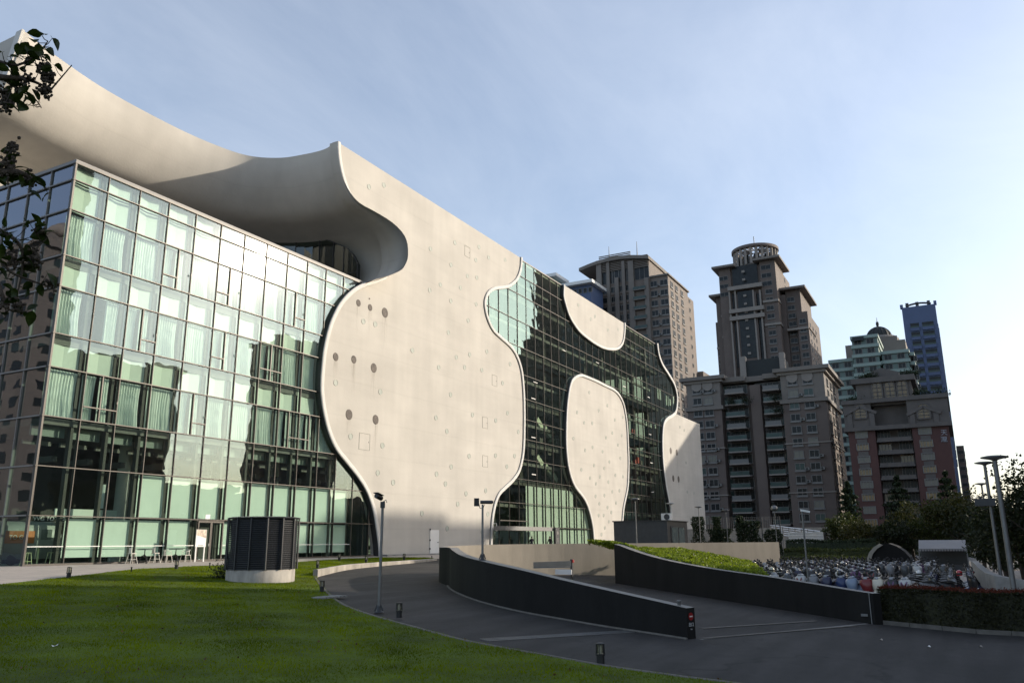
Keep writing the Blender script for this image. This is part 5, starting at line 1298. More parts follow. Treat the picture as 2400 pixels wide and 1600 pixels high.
for r in range(11):
    X = 50.0 + 2.15*r + (0 if r < 4 else 1.2*(r-4)*.5)
    y_hi = min(.22*X, 14.5)
    y_lo = .075*X if r < 5 else .004*X
    n_ = min(16, int((y_hi - y_lo) / .80))
    for k in range(n_):
        y = y_hi - .80*k + random.uniform(-.08, .08); c = random.choice(colors); a = random.choice(['silver', 'black', 'black', 'red'])
        where = ('in the second row', 'in the third row', 'in the fourth row')[r] if r < 3 else 'in the packed far rows'
        scooter(X + random.uniform(-.15, .15), y, R_(random.uniform(-10, 10)), c, a, '%s scooter, %s from the left in the %s row behind the nearest row' % (c, ordn[k] if k < 16 else 'number %d' % (k + 1), ordn[r]), 'scooters packed left of the aisle', r < 2)
        cnt += 1
        if random.random() < .10 and r < 5: helmet(X, y + .1, LOTZ + 1.22, random.choice([(.02, .02, .02), (.6, .6, .58), (.03, .03, .05)]), 'helmet on the %s scooter from left, %s row behind the nearest' % (ordn[min(k, 15)], ordn[r]))
# right of the aisle: scooters seen from the side and rear
for r in range(6):
    for k in range(3):
        X = 42.3 + 2.3*r + .30*k; Y = 2.1 - .80*k + .03*r
        c = random.choice(['black', 'black', 'dark grey', 'silver', 'navy'])
        where = 'nearest row' if r == 0 else 'rows'
        scooter(X, Y, R_(118 + random.uniform(-7, 7)), c, 'black', '%s scooter seen side-on right of the aisle, %s in its %s row' % (c, ordn[k], ordn[r]), 'scooters right of the aisle', r < 3)
helmet(43.0, .5, LOTZ + 1.22, (.40, .02, .03), 'red helmet on a scooter right of the aisle')
helmet(42.2, 2.1, LOTZ + 1.22, (.7, .7, .68), 'white helmet on the scooter next to the aisle')
# ---------------------------------------------------------------- cafe furniture on the plaza
def G3(px): q = onG(*px); return (q[0], q[1], gz(q[1]) + .015)
PYc = 44.2
def cafe_pt(x):   # along the glass, on the plaza just before the wing
    q = onY(x, 1318, PYc); return (float(q[0]), PYc, 0.015)
M['pale_metal'] = pmat('pale_metal', (.66, .63, .56), .4, .06, 4)
def cafe_table(x, label):
    b = cafe_pt(x); t = thing('cafe_table', label, 'table', b, 'cafe tables')
    MB().lathe([(.42, .80), (.44, .81), (.44, .84), (0, .85)], b, 24).build('table_top', M['dark_paint'], t)
    MB().lathe([(.03, .35), (.06, .45), (.03, .55), (.028, .80)], b, 12).build('column', M['black'], t)
    for k in range(3):
        a = k*2.094 + .5; MB().tube([(b[0], b[1], b[2] + .5), (b[0] + .18*math.cos(a), b[1] + .18*math.sin(a), b[2] + .42), (b[0] + .30*math.cos(a), b[1] + .30*math.sin(a), b[2])], .025, 8).build('leg', M['black'], t)
def legs4(t, b, s0, s1, h, r, mat):
    for sx in (-1, 1):
        for sy in (-1, 1): MB().tube([(b[0] + sx*s0, b[1] + sy*s0, b[2] + h), (b[0] + sx*s1, b[1] + sy*s1, b[2])], r, 6).build('leg', mat, t)
def stool_chair(x, flip, label):
    b = cafe_pt(x); t = thing('bar_chair', label, 'chair', b, 'pale high chairs')
    MB().box((b[0]-.17, b[1]-.17, b[2]+.58), (b[0]+.17, b[1]+.17, b[2]+.62)).build('seat', M['pale_metal'], t)
    legs4(t, b, .13, .24, .58, .018, M['pale_metal'])
    MB().box((b[0]+flip*.15-.015, b[1]-.12, b[2]+.62), (b[0]+flip*.15+.015, b[1]+.12, b[2]+.95)).build('backrest', M['pale_metal'], t)
    mb = MB()
    for sx in (-1, 1): mb.tube([(b[0]+sx*.19, b[1]-.19, b[2]+.25), (b[0]+sx*.19, b[1]+.19, b[2]+.25)], .012, 6)
    mb.tube([(b[0]-.19, b[1]-.19, b[2]+.25), (b[0]+.19, b[1]-.19, b[2]+.25)], .012, 6); mb.build('footrest', M['pale_metal'], t)
def arm_chair(x, flip, label):
    b = cafe_pt(x); t = thing('arm_chair', label, 'chair', b, 'pale metal armchairs')
    MB().box((b[0]-.21, b[1]-.21, b[2]+.43), (b[0]+.21, b[1]+.21, b[2]+.46)).build('seat', M['pale_metal'], t)
    legs4(t, b, .18, .25, .43, .02, M['pale_metal'])
    pts = [(b[0] + .24*math.cos(a)*flip, b[1] + .24*math.sin(a), b[2] + .68 + (.10 if abs(a) < 1.2 else 0)) for a in np.linspace(-2.2, 2.2, 11)]
    MB().tube(pts, .016, 8).build('arm_rail', M['pale_metal'], t)
    MB().box((b[0]+flip*.21-.012, b[1]-.07, b[2]+.46), (b[0]+flip*.21+.012, b[1]+.07, b[2]+.80)).build('backrest', M['pale_metal'], t)
    for s in (-1, 1): MB().tube([(b[0]-flip*.14, b[1]+s*.20, b[2]+.45), (b[0]-flip*.14, b[1]+s*.20, b[2]+.69)], .012, 6).build('arm_post', M['pale_metal'], t)
stool_chair(308, -1, 'pale high chair left of the first cafe table'); cafe_table(337, 'black round cafe table between the two high chairs'); stool_chair(362, -1, 'pale high chair right of the first cafe table')
arm_chair(390, -1, 'pale metal armchair left of the second cafe table'); cafe_table(410, 'black round cafe table between the metal armchairs'); arm_chair(434, 1, 'pale metal armchair beside the menu board')
b = cafe_pt(466); sb = thing('menu_board', 'white standing menu board with a food picture by the cafe door', 'sign board', b)
MB().box((b[0]-.42, b[1]-.03, b[2]+.95), (b[0]+.42, b[1]+.01, b[2]+2.05)).build('board', M['white_paint'], sb)
M['food'] = pmat('food_print', (.62, .50, .40), .6, .5, 9)
MB().poly([(b[0]-.40, b[1]-.034, b[2]+1.70), (b[0]+.40, b[1]-.034, b[2]+1.50), (b[0]+.40, b[1]-.034, b[2]+2.03), (b[0]-.40, b[1]-.034, b[2]+2.03)]).build('picture', M['food'], sb)
MB().box((b[0]-.22, b[1]-.036, b[2]+1.02), (b[0]+.2, b[1]-.032, b[2]+1.05)).build('text_line', M['dark_paint'], sb)
for s in (-1, 1): MB().box((b[0]+s*.34-.04, b[1]-.02, b[2]), (b[0]+s*.34+.04, b[1]+.02, b[2]+.95)).build('leg', M['white_paint'], sb)
# stools and high table seen at the glass corner
M['pale_green'] = pmat('pale_green_metal', (.50, .56, .34), .5, .06, 3)
def inner_stool(x, y, label):
    t = thing('bar_stool', label, 'stool', (x, y, 0.0), 'stools behind the glass corner')
    MB().box((x-.17, y-.17, .70), (x+.17, y+.17, .73)).build('seat', M['pale_green'], t); legs4(t, (x, y, 0), .14, .22, .70, .022, M['pale_green'])
    MB().tube([(x-.2, y-.2, .25), (x+.2, y-.2, .25), (x+.2, y+.2, .25)], .013, 6).build('footrest', M['pale_green'], t)
inner_stool(28.35, 46.6, 'pale green bar stool left of the high table behind the glass corner'); inner_stool(29.75, 46.5, 'pale green bar stool right of the high table behind the glass corner')
t = thing('high_table', 'tall narrow pale table between two stools behind glass', 'table', (29.05, 46.7, 0))
MB().box((28.5, 46.45, 1.05), (29.6, 46.95, 1.09)).build('table_top', M['inner_light'], t); MB().tube([(29.05, 46.7, 0), (29.05, 46.7, 1.05)], .05, 10).build('leg', M['pale_green'], t)
# food van standing inside the ground floor
vx, vy = 30.6, 49.3
van = thing('food_van', 'vintage grey food van with orange counter standing behind the glass', 'van', (vx, vy, 0))
M['van_grey'] = pmat('van_grey', (.30, .33, .31), .45, .08, 2); M['orange'] = pmat('orange_counter', (.50, .17, .05), .6, .1)
def vsec(x, w, z0, z1): return [(x, vy-w, z0), (x, vy-w*1.02, z0+(z1-z0)*.5), (x, vy-w*.98, z1-.28), (x, vy-w*.75, z1-.05), (x, vy, z1), (x, vy+w*.75, z1-.05), (x, vy+w*.98, z1-.28), (x, vy+w, z0+(z1-z0)*.5), (x, vy+w, z0)]
MB().loft([vsec(27.9, .95, .35, 2.5), vsec(30.0, .97, .35, 2.55), vsec(30.9, .97, .35, 2.5), vsec(31.3, .95, .35, 2.4), vsec(31.5, .90, .35, 1.5), vsec(31.95, .80, .4, 1.35)]).build('body', M['van_grey'], van)
MB().box((30.1, vy-1.0, 1.45), (30.75, vy-.985, 2.05)).build('side_window', M['shop_glass'], van)
MB().obox((31.42, vy-.42, 1.9), (.03, .75, .55), Matrix.Rotation(-.28, 3, 'Y')).build('windscreen', M['headlamp'], van)
MB().box((27.95, vy-1.02, 1.25), (29.7, vy-.99, 1.95)).build('counter_panel', M['orange'], van)
for x in (28.6, 31.0): MB().lathe([(.16, -.1), (.33, -.1), (.36, 0), (.33, .1), (.16, .1)], (x, vy-.86, .36), 20, axis='Y').build('wheel', M['rubber'], van)
add('lettering', text_mesh('TO GO', .34, M['white_paint']), van, (28.75-vx, -1.03, 1.58), (R_(90), 0, 0))
add('roof_sign', text_mesh('VVG TO GO', .36, M['white_paint'], .02), van, (30.7-vx, -.6, 2.68), (R_(90), 0, 0))
MB().box((29.6, vy-.62, 2.47), (31.8, vy-.58, 2.50)).build('sign_rail', M['white_paint'], van)
# light fittings in the wing ceiling: a hanging lantern
t = thing('hanging_lantern', 'tall pale paper lantern hanging behind the glass wing', 'lantern', (34.0, 48.6, 3.4))
MB().lathe([(.28, 0), (.32, .3), (.32, 1.3), (.26, 1.5)], (34.0, 48.6, 3.4), 14).build('shade', M['curtain'], t); MB().tube([(34, 48.6, 4.9), (34, 48.6, 7.9)], .015, 6).build('cord', M['black'], t)
MB().box((30.2, 47.4, 2.75), (34.3, 47.5, 3.25)).build('counter_screen', M['spandrel'], wing)

# ---------------------------------------------------------------- two people walking to the entrance
M['skin'] = pmat('skin', (.42, .27, .19), .6, .05); M['coat'] = pmat('dark_coat', (.014, .015, .02), .8, .1); M['hair'] = pmat('black_hair', (.008, .007, .007), .5, .1); M['trouser'] = pmat('trousers', (.03, .03, .035), .8, .1)
def person(base, rz, label, lean, stride):
    J = {'pelvis': (0, 0, .95), 'spine': (lean*.10, 0, 1.15), 'chest': (lean*.25, 0, 1.36), 'neck': (lean*.34, 0, 1.50), 'head': (lean*.42 + .02, 0, 1.62), 'crown': (lean*.42 + .02, 0, 1.70)}
    for s, n in ((1, 'l'), (-1, 'r')):
        J['sh'+n] = (lean*.28, s*.19, 1.41); J['el'+n] = (lean*.22 - s*stride*.25, s*.25, 1.13); J['wr'+n] = (lean*.30 + (.12 - s*stride*.3), s*.24, .92); J['ha'+n] = (lean*.34 + (.17 - s*stride*.3), s*.235, .84)
        J['hip'+n] = (0, s*.10, .90); J['kn'+n] = (s*stride*.32 + .06, s*.10, .50); J['an'+n] = (s*stride*.55 - .05, s*.10, .09); J['to'+n] = (s*stride*.55 + .13, s*.11, .04)
    E_ = [('pelvis', 'spine'), ('spine', 'chest'), ('chest', 'neck'), ('neck', 'head'), ('head', 'crown')]
    for n in 'lr': E_ += [('chest', 'sh'+n), ('sh'+n, 'el'+n), ('el'+n, 'wr'+n), ('wr'+n, 'ha'+n), ('pelvis', 'hip'+n), ('hip'+n, 'kn'+n), ('kn'+n, 'an'+n), ('an'+n, 'to'+n)]
    rad = {'pelvis': (.15, .12), 'spine': (.14, .11), 'chest': (.17, .12), 'neck': (.06, .06), 'head': (.085, .10), 'crown': (.07, .08), 'sh': (.075, .075), 'el': (.055, .055), 'wr': (.038, .038), 'ha': (.045, .025), 'hip': (.10, .10), 'kn': (.068, .068), 'an': (.05, .05), 'to': (.045, .03)}
    names = list(J); me = bpy.data.meshes.new('body'); me.from_pydata([J[k] for k in names], [(names.index(a), names.index(b)) for a, b in E_], [])
    ob = bpy.data.objects.new('body', me); COL.objects.link(ob); mod = ob.modifiers.new('skin', 'SKIN'); ob.modifiers.new('sub', 'SUBSURF').levels = 2
    sv = me.skin_vertices[0].data
    for i, k in enumerate(names): sv[i].radius = rad.get(k, rad.get(k[:2])) if k in rad or k[:2] in rad else rad[k[:3]]; sv[i].use_root = (k == 'pelvis')
    dg = bpy.context.evaluated_depsgraph_get(); m2 = bpy.data.meshes.new_from_object(ob.evaluated_get(dg)); bpy.data.objects.remove(ob)
    for mm in (M['coat'], M['trouser'], M['skin']): m2.materials.append(mm)
    for p in m2.polygons:
        c = p.center; p.material_index = 2 if (c.z > 1.50 or (c.z < .90 and abs(c.y) > .19 and c.z > .7)) else (1 if c.z < .82 else 0); p.use_smooth = True
    t = thing('person', label, 'person', base, None, rz); add('body', m2, t)
    h = MB(); hx, hz = lean*.42, 1.665; rings = []
    for (zz_, rr_, xo) in ((-.09, .085, -.05), (-.03, .105, -.03), (.04, .11, -.01), (.09, .085, 0), (.12, .03, 0)): rings.append([(hx + xo + rr_*1.05*math.cos(2*math.pi*k/14), rr_*.92*math.sin(2*math.pi*k/14), hz + zz_) for k in range(14)])
    h.loft(rings); add('hair', h.mesh('hair', M['hair']), t)
    return t
q = onY(1150 + 625/6.533, 1050 + 1400/6.533, 43.6); person((q[0], 43.6, .012), R_(20), 'person in dark jacket leaning forward mid-stride near the entrance doors', .9, .6)
q = onY(1150 + 915/6.533, 1050 + 1400/6.533, 43.0); person((q[0], 43.0, .012), R_(165), 'person in dark coat walking beside the notice pylon', .25, .5)
# ================================================================ CITY BEHIND
M['b_tan'] = pmat('tan_cladding', (0.183, 0.151, 0.129), .8, .10, .3, 0, var2=.08, scale2=.05)
M['b_taupe'] = pmat('taupe_tile', (0.131, 0.104, 0.090), .8, .10, .3, var2=.08, scale2=.05)
M['b_grey'] = pmat('grey_stone', (0.183, 0.163, 0.144), .8, .10, .3, var2=.08, scale2=.05)
M['b_light'] = pmat('pale_stone', (0.255, 0.229, 0.204), .8, .08, .3)
M['b_red'] = pmat('red_brown_tile', (0.091, 0.042, 0.037), .75, .10, .4, var2=.08)
M['b_redgrey'] = pmat('weathered_stone', (0.122, 0.111, 0.103), .85, .15, .4)
M['b_blue'] = pmat('blue_grey_cladding', (0.079, 0.117, 0.220), .6, .06, .2)
M['b_green'] = pmat('green_glass_band', (0.094, 0.150, 0.135), .35, .08, .3)
M['b_pale'] = pmat('pale_green_band', (0.253, 0.337, 0.309), .6, .06, .3)
M['b_roof'] = pmat('dark_green_roof', (0.018, 0.023, 0.024), .7, .1, .5)
M['win'] = pmat('far_window', (.022, .026, .028), .25, .35, .5, spec=.22)
M['win_green'] = pmat('green_window', (.050, .080, .074), .25, .2, .5, spec=.3)
M['win_amber'] = pmat('amber_window', (.16, .10, .035), .15, .35, .8, spec=.6)
M['win_curtain'] = pmat('curtained_window', (.17, .165, .135), .4, .1, .5)
M['frame'] = pmat('window_frame', (.19, .185, .175), .6, .05)
M['rail'] = pmat('balcony_rail', (.15, .15, .145), .6, .05)
def Yx(x, y, X): return float(onX(x, y, X)[1])
def Zx(x, y, X): return float(onX(x, y, X)[2])
wcache = {}
def win_mesh(w, h, glass='win', sill=True, bars=1):
    key = (w, h, glass, sill, bars)
    if key not in wcache:
        mb = MB(); f = min(.14, w*.1)
        mb.box((-w/2 + f, -.05, -h/2 + f), (w/2 - f, 0.02, h/2 - f), 1)
        mb.box((-w/2, -.16, -h/2), (-w/2 + f, 0.02, h/2)); mb.box((w/2 - f, -.16, -h/2), (w/2, 0.02, h/2))
        mb.box((-w/2 + f, -.16, h/2 - f), (w/2 - f, 0.02, h/2)); mb.box((-w/2 + f, -.16, -h/2), (w/2 - f, 0.02, -h/2 + f))
        for b in range(bars): x = -w/2 + w*(b+1)/(bars+1); mb.box((x - .05, -.12, -h/2 + f), (x + .05, -.04, h/2 - f))
        if sill: mb.box((-w/2 - .15, -.30, -h/2 - .35), (w/2 + .15, 0.02, -h/2 - .01))
        wcache[key] = mb.mesh('window', [M['frame'], M[glass]])
    return wcache[key]
def front_win(root, X, y, z, me, name='window'):
    return add(name, me, root, Vector((X, y, z)) - ORG[root.name], (0, 0, R_(-90)))
def side_win(root, Y, x, z, me, name='window'):
    return add(name, me, root, Vector((x, Y, z)) - ORG[root.name])
def mass(root, X, x0, x1, ytop, depth, mat, ymid=None, name='wall', zb=-2.0):
    """block with its front on plane X between two image columns, up to an image row"""
    ym = ymid or (ytop + 150); a, b = Yx(x0, ym, X), Yx(x1, ym, X); z = Zx((x0+x1)/2, ytop, X)
    MB().box((X, b, zb), (X + depth, a, z)).build(name, mat, root); return a, b, z
def cornice(root, X, a, b, z, depth, h=.8, ov=.7, mat=None, name='cornice'):
    return MB().box((X - ov, b - ov, z - h), (X + depth + ov, a + ov, z)).build(name, mat or M['b_light'], root)

# ---------------------------------------------------------------- apartment block with balconies (middle)
X = 205.0; e5 = lambda zx, zy: (1600 + zx/3.6475, 820 + zy/3.6475)
blk = thing('apartment_block', 'brown apartment block with stacked balconies and a heavy grey cornice', 'building', (X, Yx(*e5(650, 785), X), -2))
Yz = lambda zx, zy=785: Yx(*e5(zx, zy), X)
la, lb, ra, rb = Yz(62), Yz(352), Yz(882), Yz(1262)
ZT = 42.3; side_depth = 26
MB().box((X, lb, -2), (X + 24, la, 33.6)).build('wing_wall', M['b_taupe'], blk); MB().box((X - .15, lb, 34.6), (X + 24, la, ZT - 1.6)).build('wing_top', M['b_grey'], blk)
MB().box((X, rb, -2), (X + side_depth, ra, 33.6)).build('wing_wall', M['b_taupe'], blk); MB().box((X - .15, rb, 34.6), (X + side_depth, ra, ZT - 1.6)).build('wing_top', M['b_grey'], blk)
MB().box((X + 3.5, ra, -2), (X + 20, lb, ZT - 2.5)).build('centre_wall', M['b_taupe'], blk)
MB().box((X + 1.2, Yz(690), -2), (X + 3.45, Yz(600), ZT - 3)).build('shaft_wall', M['b_taupe'], blk)
for (p, q, d) in ((la, lb, 24), (ra, rb, side_depth)):
    cornice(blk, X, p, q, 34.6, d, .95, .55, M['b_grey']); cornice(blk, X, p, q, ZT - .9, d, .7, .7, M['b_light']); cornice(blk, X, p, q, ZT, d, .9, 1.5, M['b_grey'])
    cornice(blk, X, p, q, 24.0, d, .28, .25, M['b_light']); cornice(blk, X, p, q, 12.3, d, .28, .25, M['b_light'])
MB().box((X + 2.0, ra - .5, ZT - 1.9), (X + 21, lb + .5, ZT - .6)).build('cornice', M['b_grey'], blk)
MB().box((X + .8, Yz(880), ZT - 1.7), (X + 6, Yz(720), ZT - .5)).build('cornice', M['b_grey'], blk); MB().box((X + .8, Yz(560), ZT - 1.7), (X + 6, Yz(352), ZT - .5)).build('cornice', M['b_grey'], blk)
zs = [39.0, 36.1] + [33.1 - 2.97*k for k in range(10)]
wm = [win_mesh(2.3, 1.75, g) for g in ('win', 'win_green', 'win', 'win_curtain', 'win')]
for i, z in enumerate(zs):
    for cx in (150, 245, 985, 1118): front_win(blk, X if z < 34 else X - .15, Yz(cx), z, wm[(i*3 + cx) % 5] if random.random() < .8 else wm[2])
    for xs in (X + 5, X + 11, X + 17): side_win(blk, rb, xs, z, wm[i % 5])
    front_win(blk, X + 3.5, Yz(372), z, win_mesh(1.3, 2.2, 'win_green', False, 0)); front_win(blk, X + 3.5, Yz(868), z, win_mesh(1.3, 2.2, 'win_green', False, 0))
    for (c0, c1) in ((388, 555), (718, 862)):
        y0, y1 = Yz(c0), Yz(c1); t = MB()
        t.box((X - .2, y1, z - 1.75), (X + 3.5, y0, z - 1.42)); bo = t.build('balcony', M['b_light'], blk)
        MB().box((X - .15, y1 + .1, z - 1.42), (X - .05, y0 - .1, z - .45)).build('rail', M['win_green'] if i % 3 else M['rail'], bo)
        MB().box((X - .18, y1, z - .45), (X - .02, y0, z - .38)).build('handrail', M['rail'], bo)
        front_win(blk, X + 3.5, (y0+y1)/2, z - .1, win_mesh(5.2, 2.3, 'win', False, 3), 'balcony_window')
    front_win(blk, X + 3.5, Yz(672), z, win_mesh(2.4, 1.9, 'win', False, 1))
for cx in (150, 245, 985, 1118):       # arched heads on the top storey
    MB().lathe([(1.35, -.25), (1.35, 0)], (X - .15, Yz(cx), 40.0), 18, axis='X').build('arch_head', M['b_light'], blk)
q = mass(blk, X + 9, e5(500, 0)[0], e5(860, 0)[0], e5(0, 78)[1], 8, M['b_roof'], ymid=860, name='mansard_roof', zb=ZT - 3)
for zx_ in (515, 850): MB().box((X + 8.5, Yx(*e5(zx_ + 22, 120), X + 8.5), ZT - 2), (X + 10.5, Yx(*e5(zx_ - 22, 120), X + 8.5), q[2] + 1.2)).build('chimney', M['b_light'], blk)
ac_me = MB(); ac_me.box((-.45, -.75, -.32), (.45, -.2, .32), 0); ac_me.lathe([(.24, -.77), (.24, -.75)], (-.1, 0, 0), 12, 1, 'Y'); ac_me = ac_me.mesh('air_conditioner', [M['frame'], M['win']])
for i, z in enumerate(zs):
    for cx in (198, 300, 1050, 1180):
        if random.random() < .38: front_win(blk, X, Yz(cx), z - .6, ac_me, 'air_conditioner')
# plants on the balconies
for (cx, zi) in ((575, 1), (830, 1), (445, 1), (840, 2)):
    n = 300; C = np.stack([rng.normal(0, .35, n), rng.normal(0, .7, n), rng.normal(0, .45, n)], 1); V, F = leaf_quads(C, .30)
    y = Yz(cx); t = thing('balcony_plant', {(575, 1): 'large dark shrub hanging off the left balcony of brown block', (830, 1): 'green shrub on an upper right balcony of brown block', (445, 1): 'low green shrub on an upper left balcony of brown block', (840, 2): 'small shrub on a right balcony of brown block, one storey lower'}[(cx, zi)], 'plant', (X - .5, y, zs[zi] - .8), 'shrubs on the balconies')
    o = add('foliage', mesh_np('foliage', V, F, M['leaf_dark']), t); o['kind'] = 'stuff'

# ---------------------------------------------------------------- curved-roof tower behind the theatre (left)
X = 240.0; e3 = lambda zx, zy: (1300 + zx/3.266, 520 + zy/3.266)
tw = thing('apartment_tower', 'grey brown apartment tower with a bowed roof and twin masts', 'building', (X, Yx(*e3(600, 600), X), -2))
Yz = lambda zx, zy=600: Yx(*e3(zx, zy), X); Zz = lambda zx, zy: Zx(*e3(zx, zy), X)
a, b = Yz(352), Yz(735); zc = Zz(560, 395)
MB().box((X, b, -2), (X + 24, a, Zz(560, 290))).build('core_wall', M['b_tan'], tw)
MB().box((X + 3, Yz(352), -2), (X + 20, Yz(150), Zz(250, 500))).build('left_wall', M['b_tan'], tw)
c2 = Yz(872); zt2 = Zz(790, 415)
MB().box((X + .5, c2, -2), (X + 22, b - .01, zt2)).build('right_wall', M['b_tan'], tw)
cornice(tw, X + .5, b, c2, zt2 + .5, 21.5, .5, .5, M['b_grey'])
MB().box((X + 22, c2 + .4, -2), (X + 30, b, zt2 - 1)).build('rear_wall', M['b_tan'], tw)
MB().box((X + 30, c2 - 1.5, -2), (X + 40, b, Zz(940, 1010) )).build('rear_wall', M['b_tan'], tw)
# bowed roof
pts = [(Yz(205), Zz(205, 362)), (Yz(330), Zz(330, 312)), (Yz(460), Zz(460, 278)), (Yz(590), Zz(590, 262)), (Yz(745), Zz(745, 262))]
sp_ = [tuple(map(float, p)) for p in spline(pts, 4)]
MB().slabX(sp_ + [(p[0], p[1] - 1.1) for p in sp_[::-1]], X - 1.5, X + 26).build('roof', M['b_grey'], tw)
MB().box((X + 6, Yz(650), pts[3][1]), (X + 18, Yz(560), pts[3][1] + 2.0)).build('roof_hut', M['b_tan'], tw)
mb = MB(); prev = None
for zx_ in range(370, 690, 40):
    p = (X + 4, Yz(zx_), float(np.interp(zx_, [205, 330, 460, 590, 745], [q[1] for q in pts])) + 1.5); mb.box((p[0]-.05, p[1]-.05, p[2]-1.6), (p[0]+.05, p[1]+.05, p[2]))
    if prev: mb.bar(prev, p, .08, .08)
    prev = p
mb.build('roof_rail', M['frame'], tw)
for zx_, y0, y1 in ((362, 130, 290), (585, 88, 240)):
    z0, z1 = Zz(zx_, y1), Zz(zx_, y0); MB().tube([(X + 8, Yz(zx_), z0), (X + 8, Yz(zx_), z1)], [.22, .08], 6).build('mast', M['steel'], tw)
# vertical piers
for zx_, w in ((352, .9), (422, .5), (485, .7), (540, .5), (598, .9), (714, .7)):
    y = Yz(zx_); MB().box((X - .9, y - w, -2), (X - .01, y + w, Zz(zx_, 300) if zx_ not in (485, 714) else Zz(zx_, 430))).build('pier', M['b_grey'], tw)
mb = MB()
for k in range(11):
    z = Zz(460, 375) + .55*k; mb.box((X - .5, Yz(598), z), (X - .05, Yz(352), z + .2))
for k in range(8): mb.box((X - .5, b + .2, Zz(660, 350) + .55*k), (X - .05, Yz(615), Zz(660, 350) + .55*k + .2))
mb.build('louvre', M['b_grey'], tw)
st = 3.25
for k in range(15):
    z = Zz(510, 405) - 1.5 - st*k
    if k == 0:
        for zx_ in (400, 452, 512, 568): front_win(tw, X, Yz(zx_), z + 1.2, win_mesh(4.4, 4.6, 'win', False, 1))
        front_win(tw, X, Yz(660), z + 1.0, win_mesh(6.5, 4.6, 'win', False, 3)); front_win(tw, X + 3, Yz(300), z, win_mesh(6.5, 4.6, 'win', False, 3)); continue
    MB().box((X - .35, Yz(598), z - 1.75), (X - .02, Yz(352), z - 1.2)).build('band', M['b_tan'], tw)
    for zx_ in (402, 454, 513, 570): front_win(tw, X, Yz(zx_), z, win_mesh(3.2, 2.0, 'win', False, 1))
    if k < 11:
        y0, y1 = Yz(612), Yz(708); bo = MB().box((X - 1.2, y1, z - 1.7), (X + .48, y0, z - 1.4)).build('balcony', M['b_grey'], tw); MB().box((X - 1.2, y1, z - 1.4), (X - 1.1, y0, z - .5)).build('rail', M['win_green'], bo)
        front_win(tw, X + .5, (y0+y1)/2, z, win_mesh(5.6, 2.3, 'win', False, 2), 'balcony_window')
        front_win(tw, X + .5, Yz(762), z, win_mesh(2.3, 1.9, 'win', True, 1)); front_win(tw, X + .5, Yz(840), z, win_mesh(2.6, 1.9, 'win', True, 1))
    for xs in (X + 4, X + 9, X + 15): side_win(tw, c2, xs, z, win_mesh(2.3, 1.9, 'win', True, 1))
    for xs in (X + 25,): side_win(tw, c2 + .4, xs, z, win_mesh(1.4, 1.4, 'win', False, 0))
    for xs in (X + 33, X + 37):
        if z < Zz(940, 1040): side_win(tw, c2 - 1.5, xs, z, win_mesh(1.2, 1.4, 'win', False, 0))
    if k > 0 and random.random() < .8: front_win(tw, X + .5, Yz(800), z - .7, ac_me, 'air_conditioner')
    if k < 5:
        y0, y1 = Yz(165), Yz(345); bo = MB().box((X + 1.8, y1, z - 3.2), (X + 3, y0, z - 2.9)).build('balcony', M['b_grey'], tw); MB().box((X + 1.8, y1, z - 2.9), (X + 1.9, y0, z - 2.0)).build('rail', M['win_green'], bo)
        for zx_ in (210, 300): front_win(tw, X + 3, Yz(zx_), z - 1.4, win_mesh(3.6, 2.2, 'win', False, 2), 'balcony_window')

# white low-rise glimpsed between theatre and tower
X = 225.0; wl_ = thing('white_building', 'white roof terrace building peeping over the theatre roof', 'building', (X, Yx(1330, 690, X), -2))
mass(wl_, X, 1266, 1296, 652, 8, M['b_pale'], 660); MB().box((X - 1, Yx(1300, 650, X) - 1, Zx(1280, 652, X)), (X + 9, Yx(1262, 650, X) + 1, Zx(1280, 645, X))).build('roof_edge', M['white_paint'], wl_)
mass(wl_, X + 2, 1296, 1385, 672, 10, M['b_blue'], 690); MB().box((X, Yx(1388, 670, X), Zx(1340, 668, X)), (X + 12, Yx(1310, 670, X), Zx(1340, 661, X))).build('roof_edge', M['white_paint'], wl_)
for k in range(6): front_win(wl_, X + 2, Yx(1318 + 12*k, 684, X), Zx(1340, 681, X), win_mesh(1.3, 1.6, 'win', False, 0))

# ---------------------------------------------------------------- tall crowned tower
X = 363.0; e4 = lambda zx, zy: (1600 + zx/4.355, 540 + zy/4.355)
tt = thing('crowned_tower', 'tallest stepped taupe tower with a round open crown', 'building', (X, Yx(*e4(700, 900), X), -2))
Yz = lambda zx, zy=900: Yx(*e4(zx, zy), X); Zz = lambda zx, zy: Zx(*e4(zx, zy), X)
def tmass(x0, x1, y, xoff, depth, eave=True, nm='wall'):
    a, b, z = Yz(x0), Yz(x1), Zz((x0+x1)/2, y); MB().box((X + xoff, b, -2), (X + xoff + depth, a, z)).build(nm, M['b_taupe'], tt)
    if eave: cornice(tt, X + xoff, a, b, z + 1.2, depth, 1.0, 2.6, M['b_grey'], 'eave')
    return a, b, z
tmass(300, 370, 905, 6, 26, False); tmass(335, 500, 660, 3, 30); tmass(395, 985, 355, 1, 36, False); tmass(400, 520, 390, 0, 10); tmass(830, 990, 300, 0, 20)
tmass(985, 1040, 620, 6, 30, False); tmass(1040, 1195, 560, 8, 30); tmass(1150, 1262, 800, 5, 34, False); tmass(560, 770, 640, -.8, 4, False, 'bay_wall')
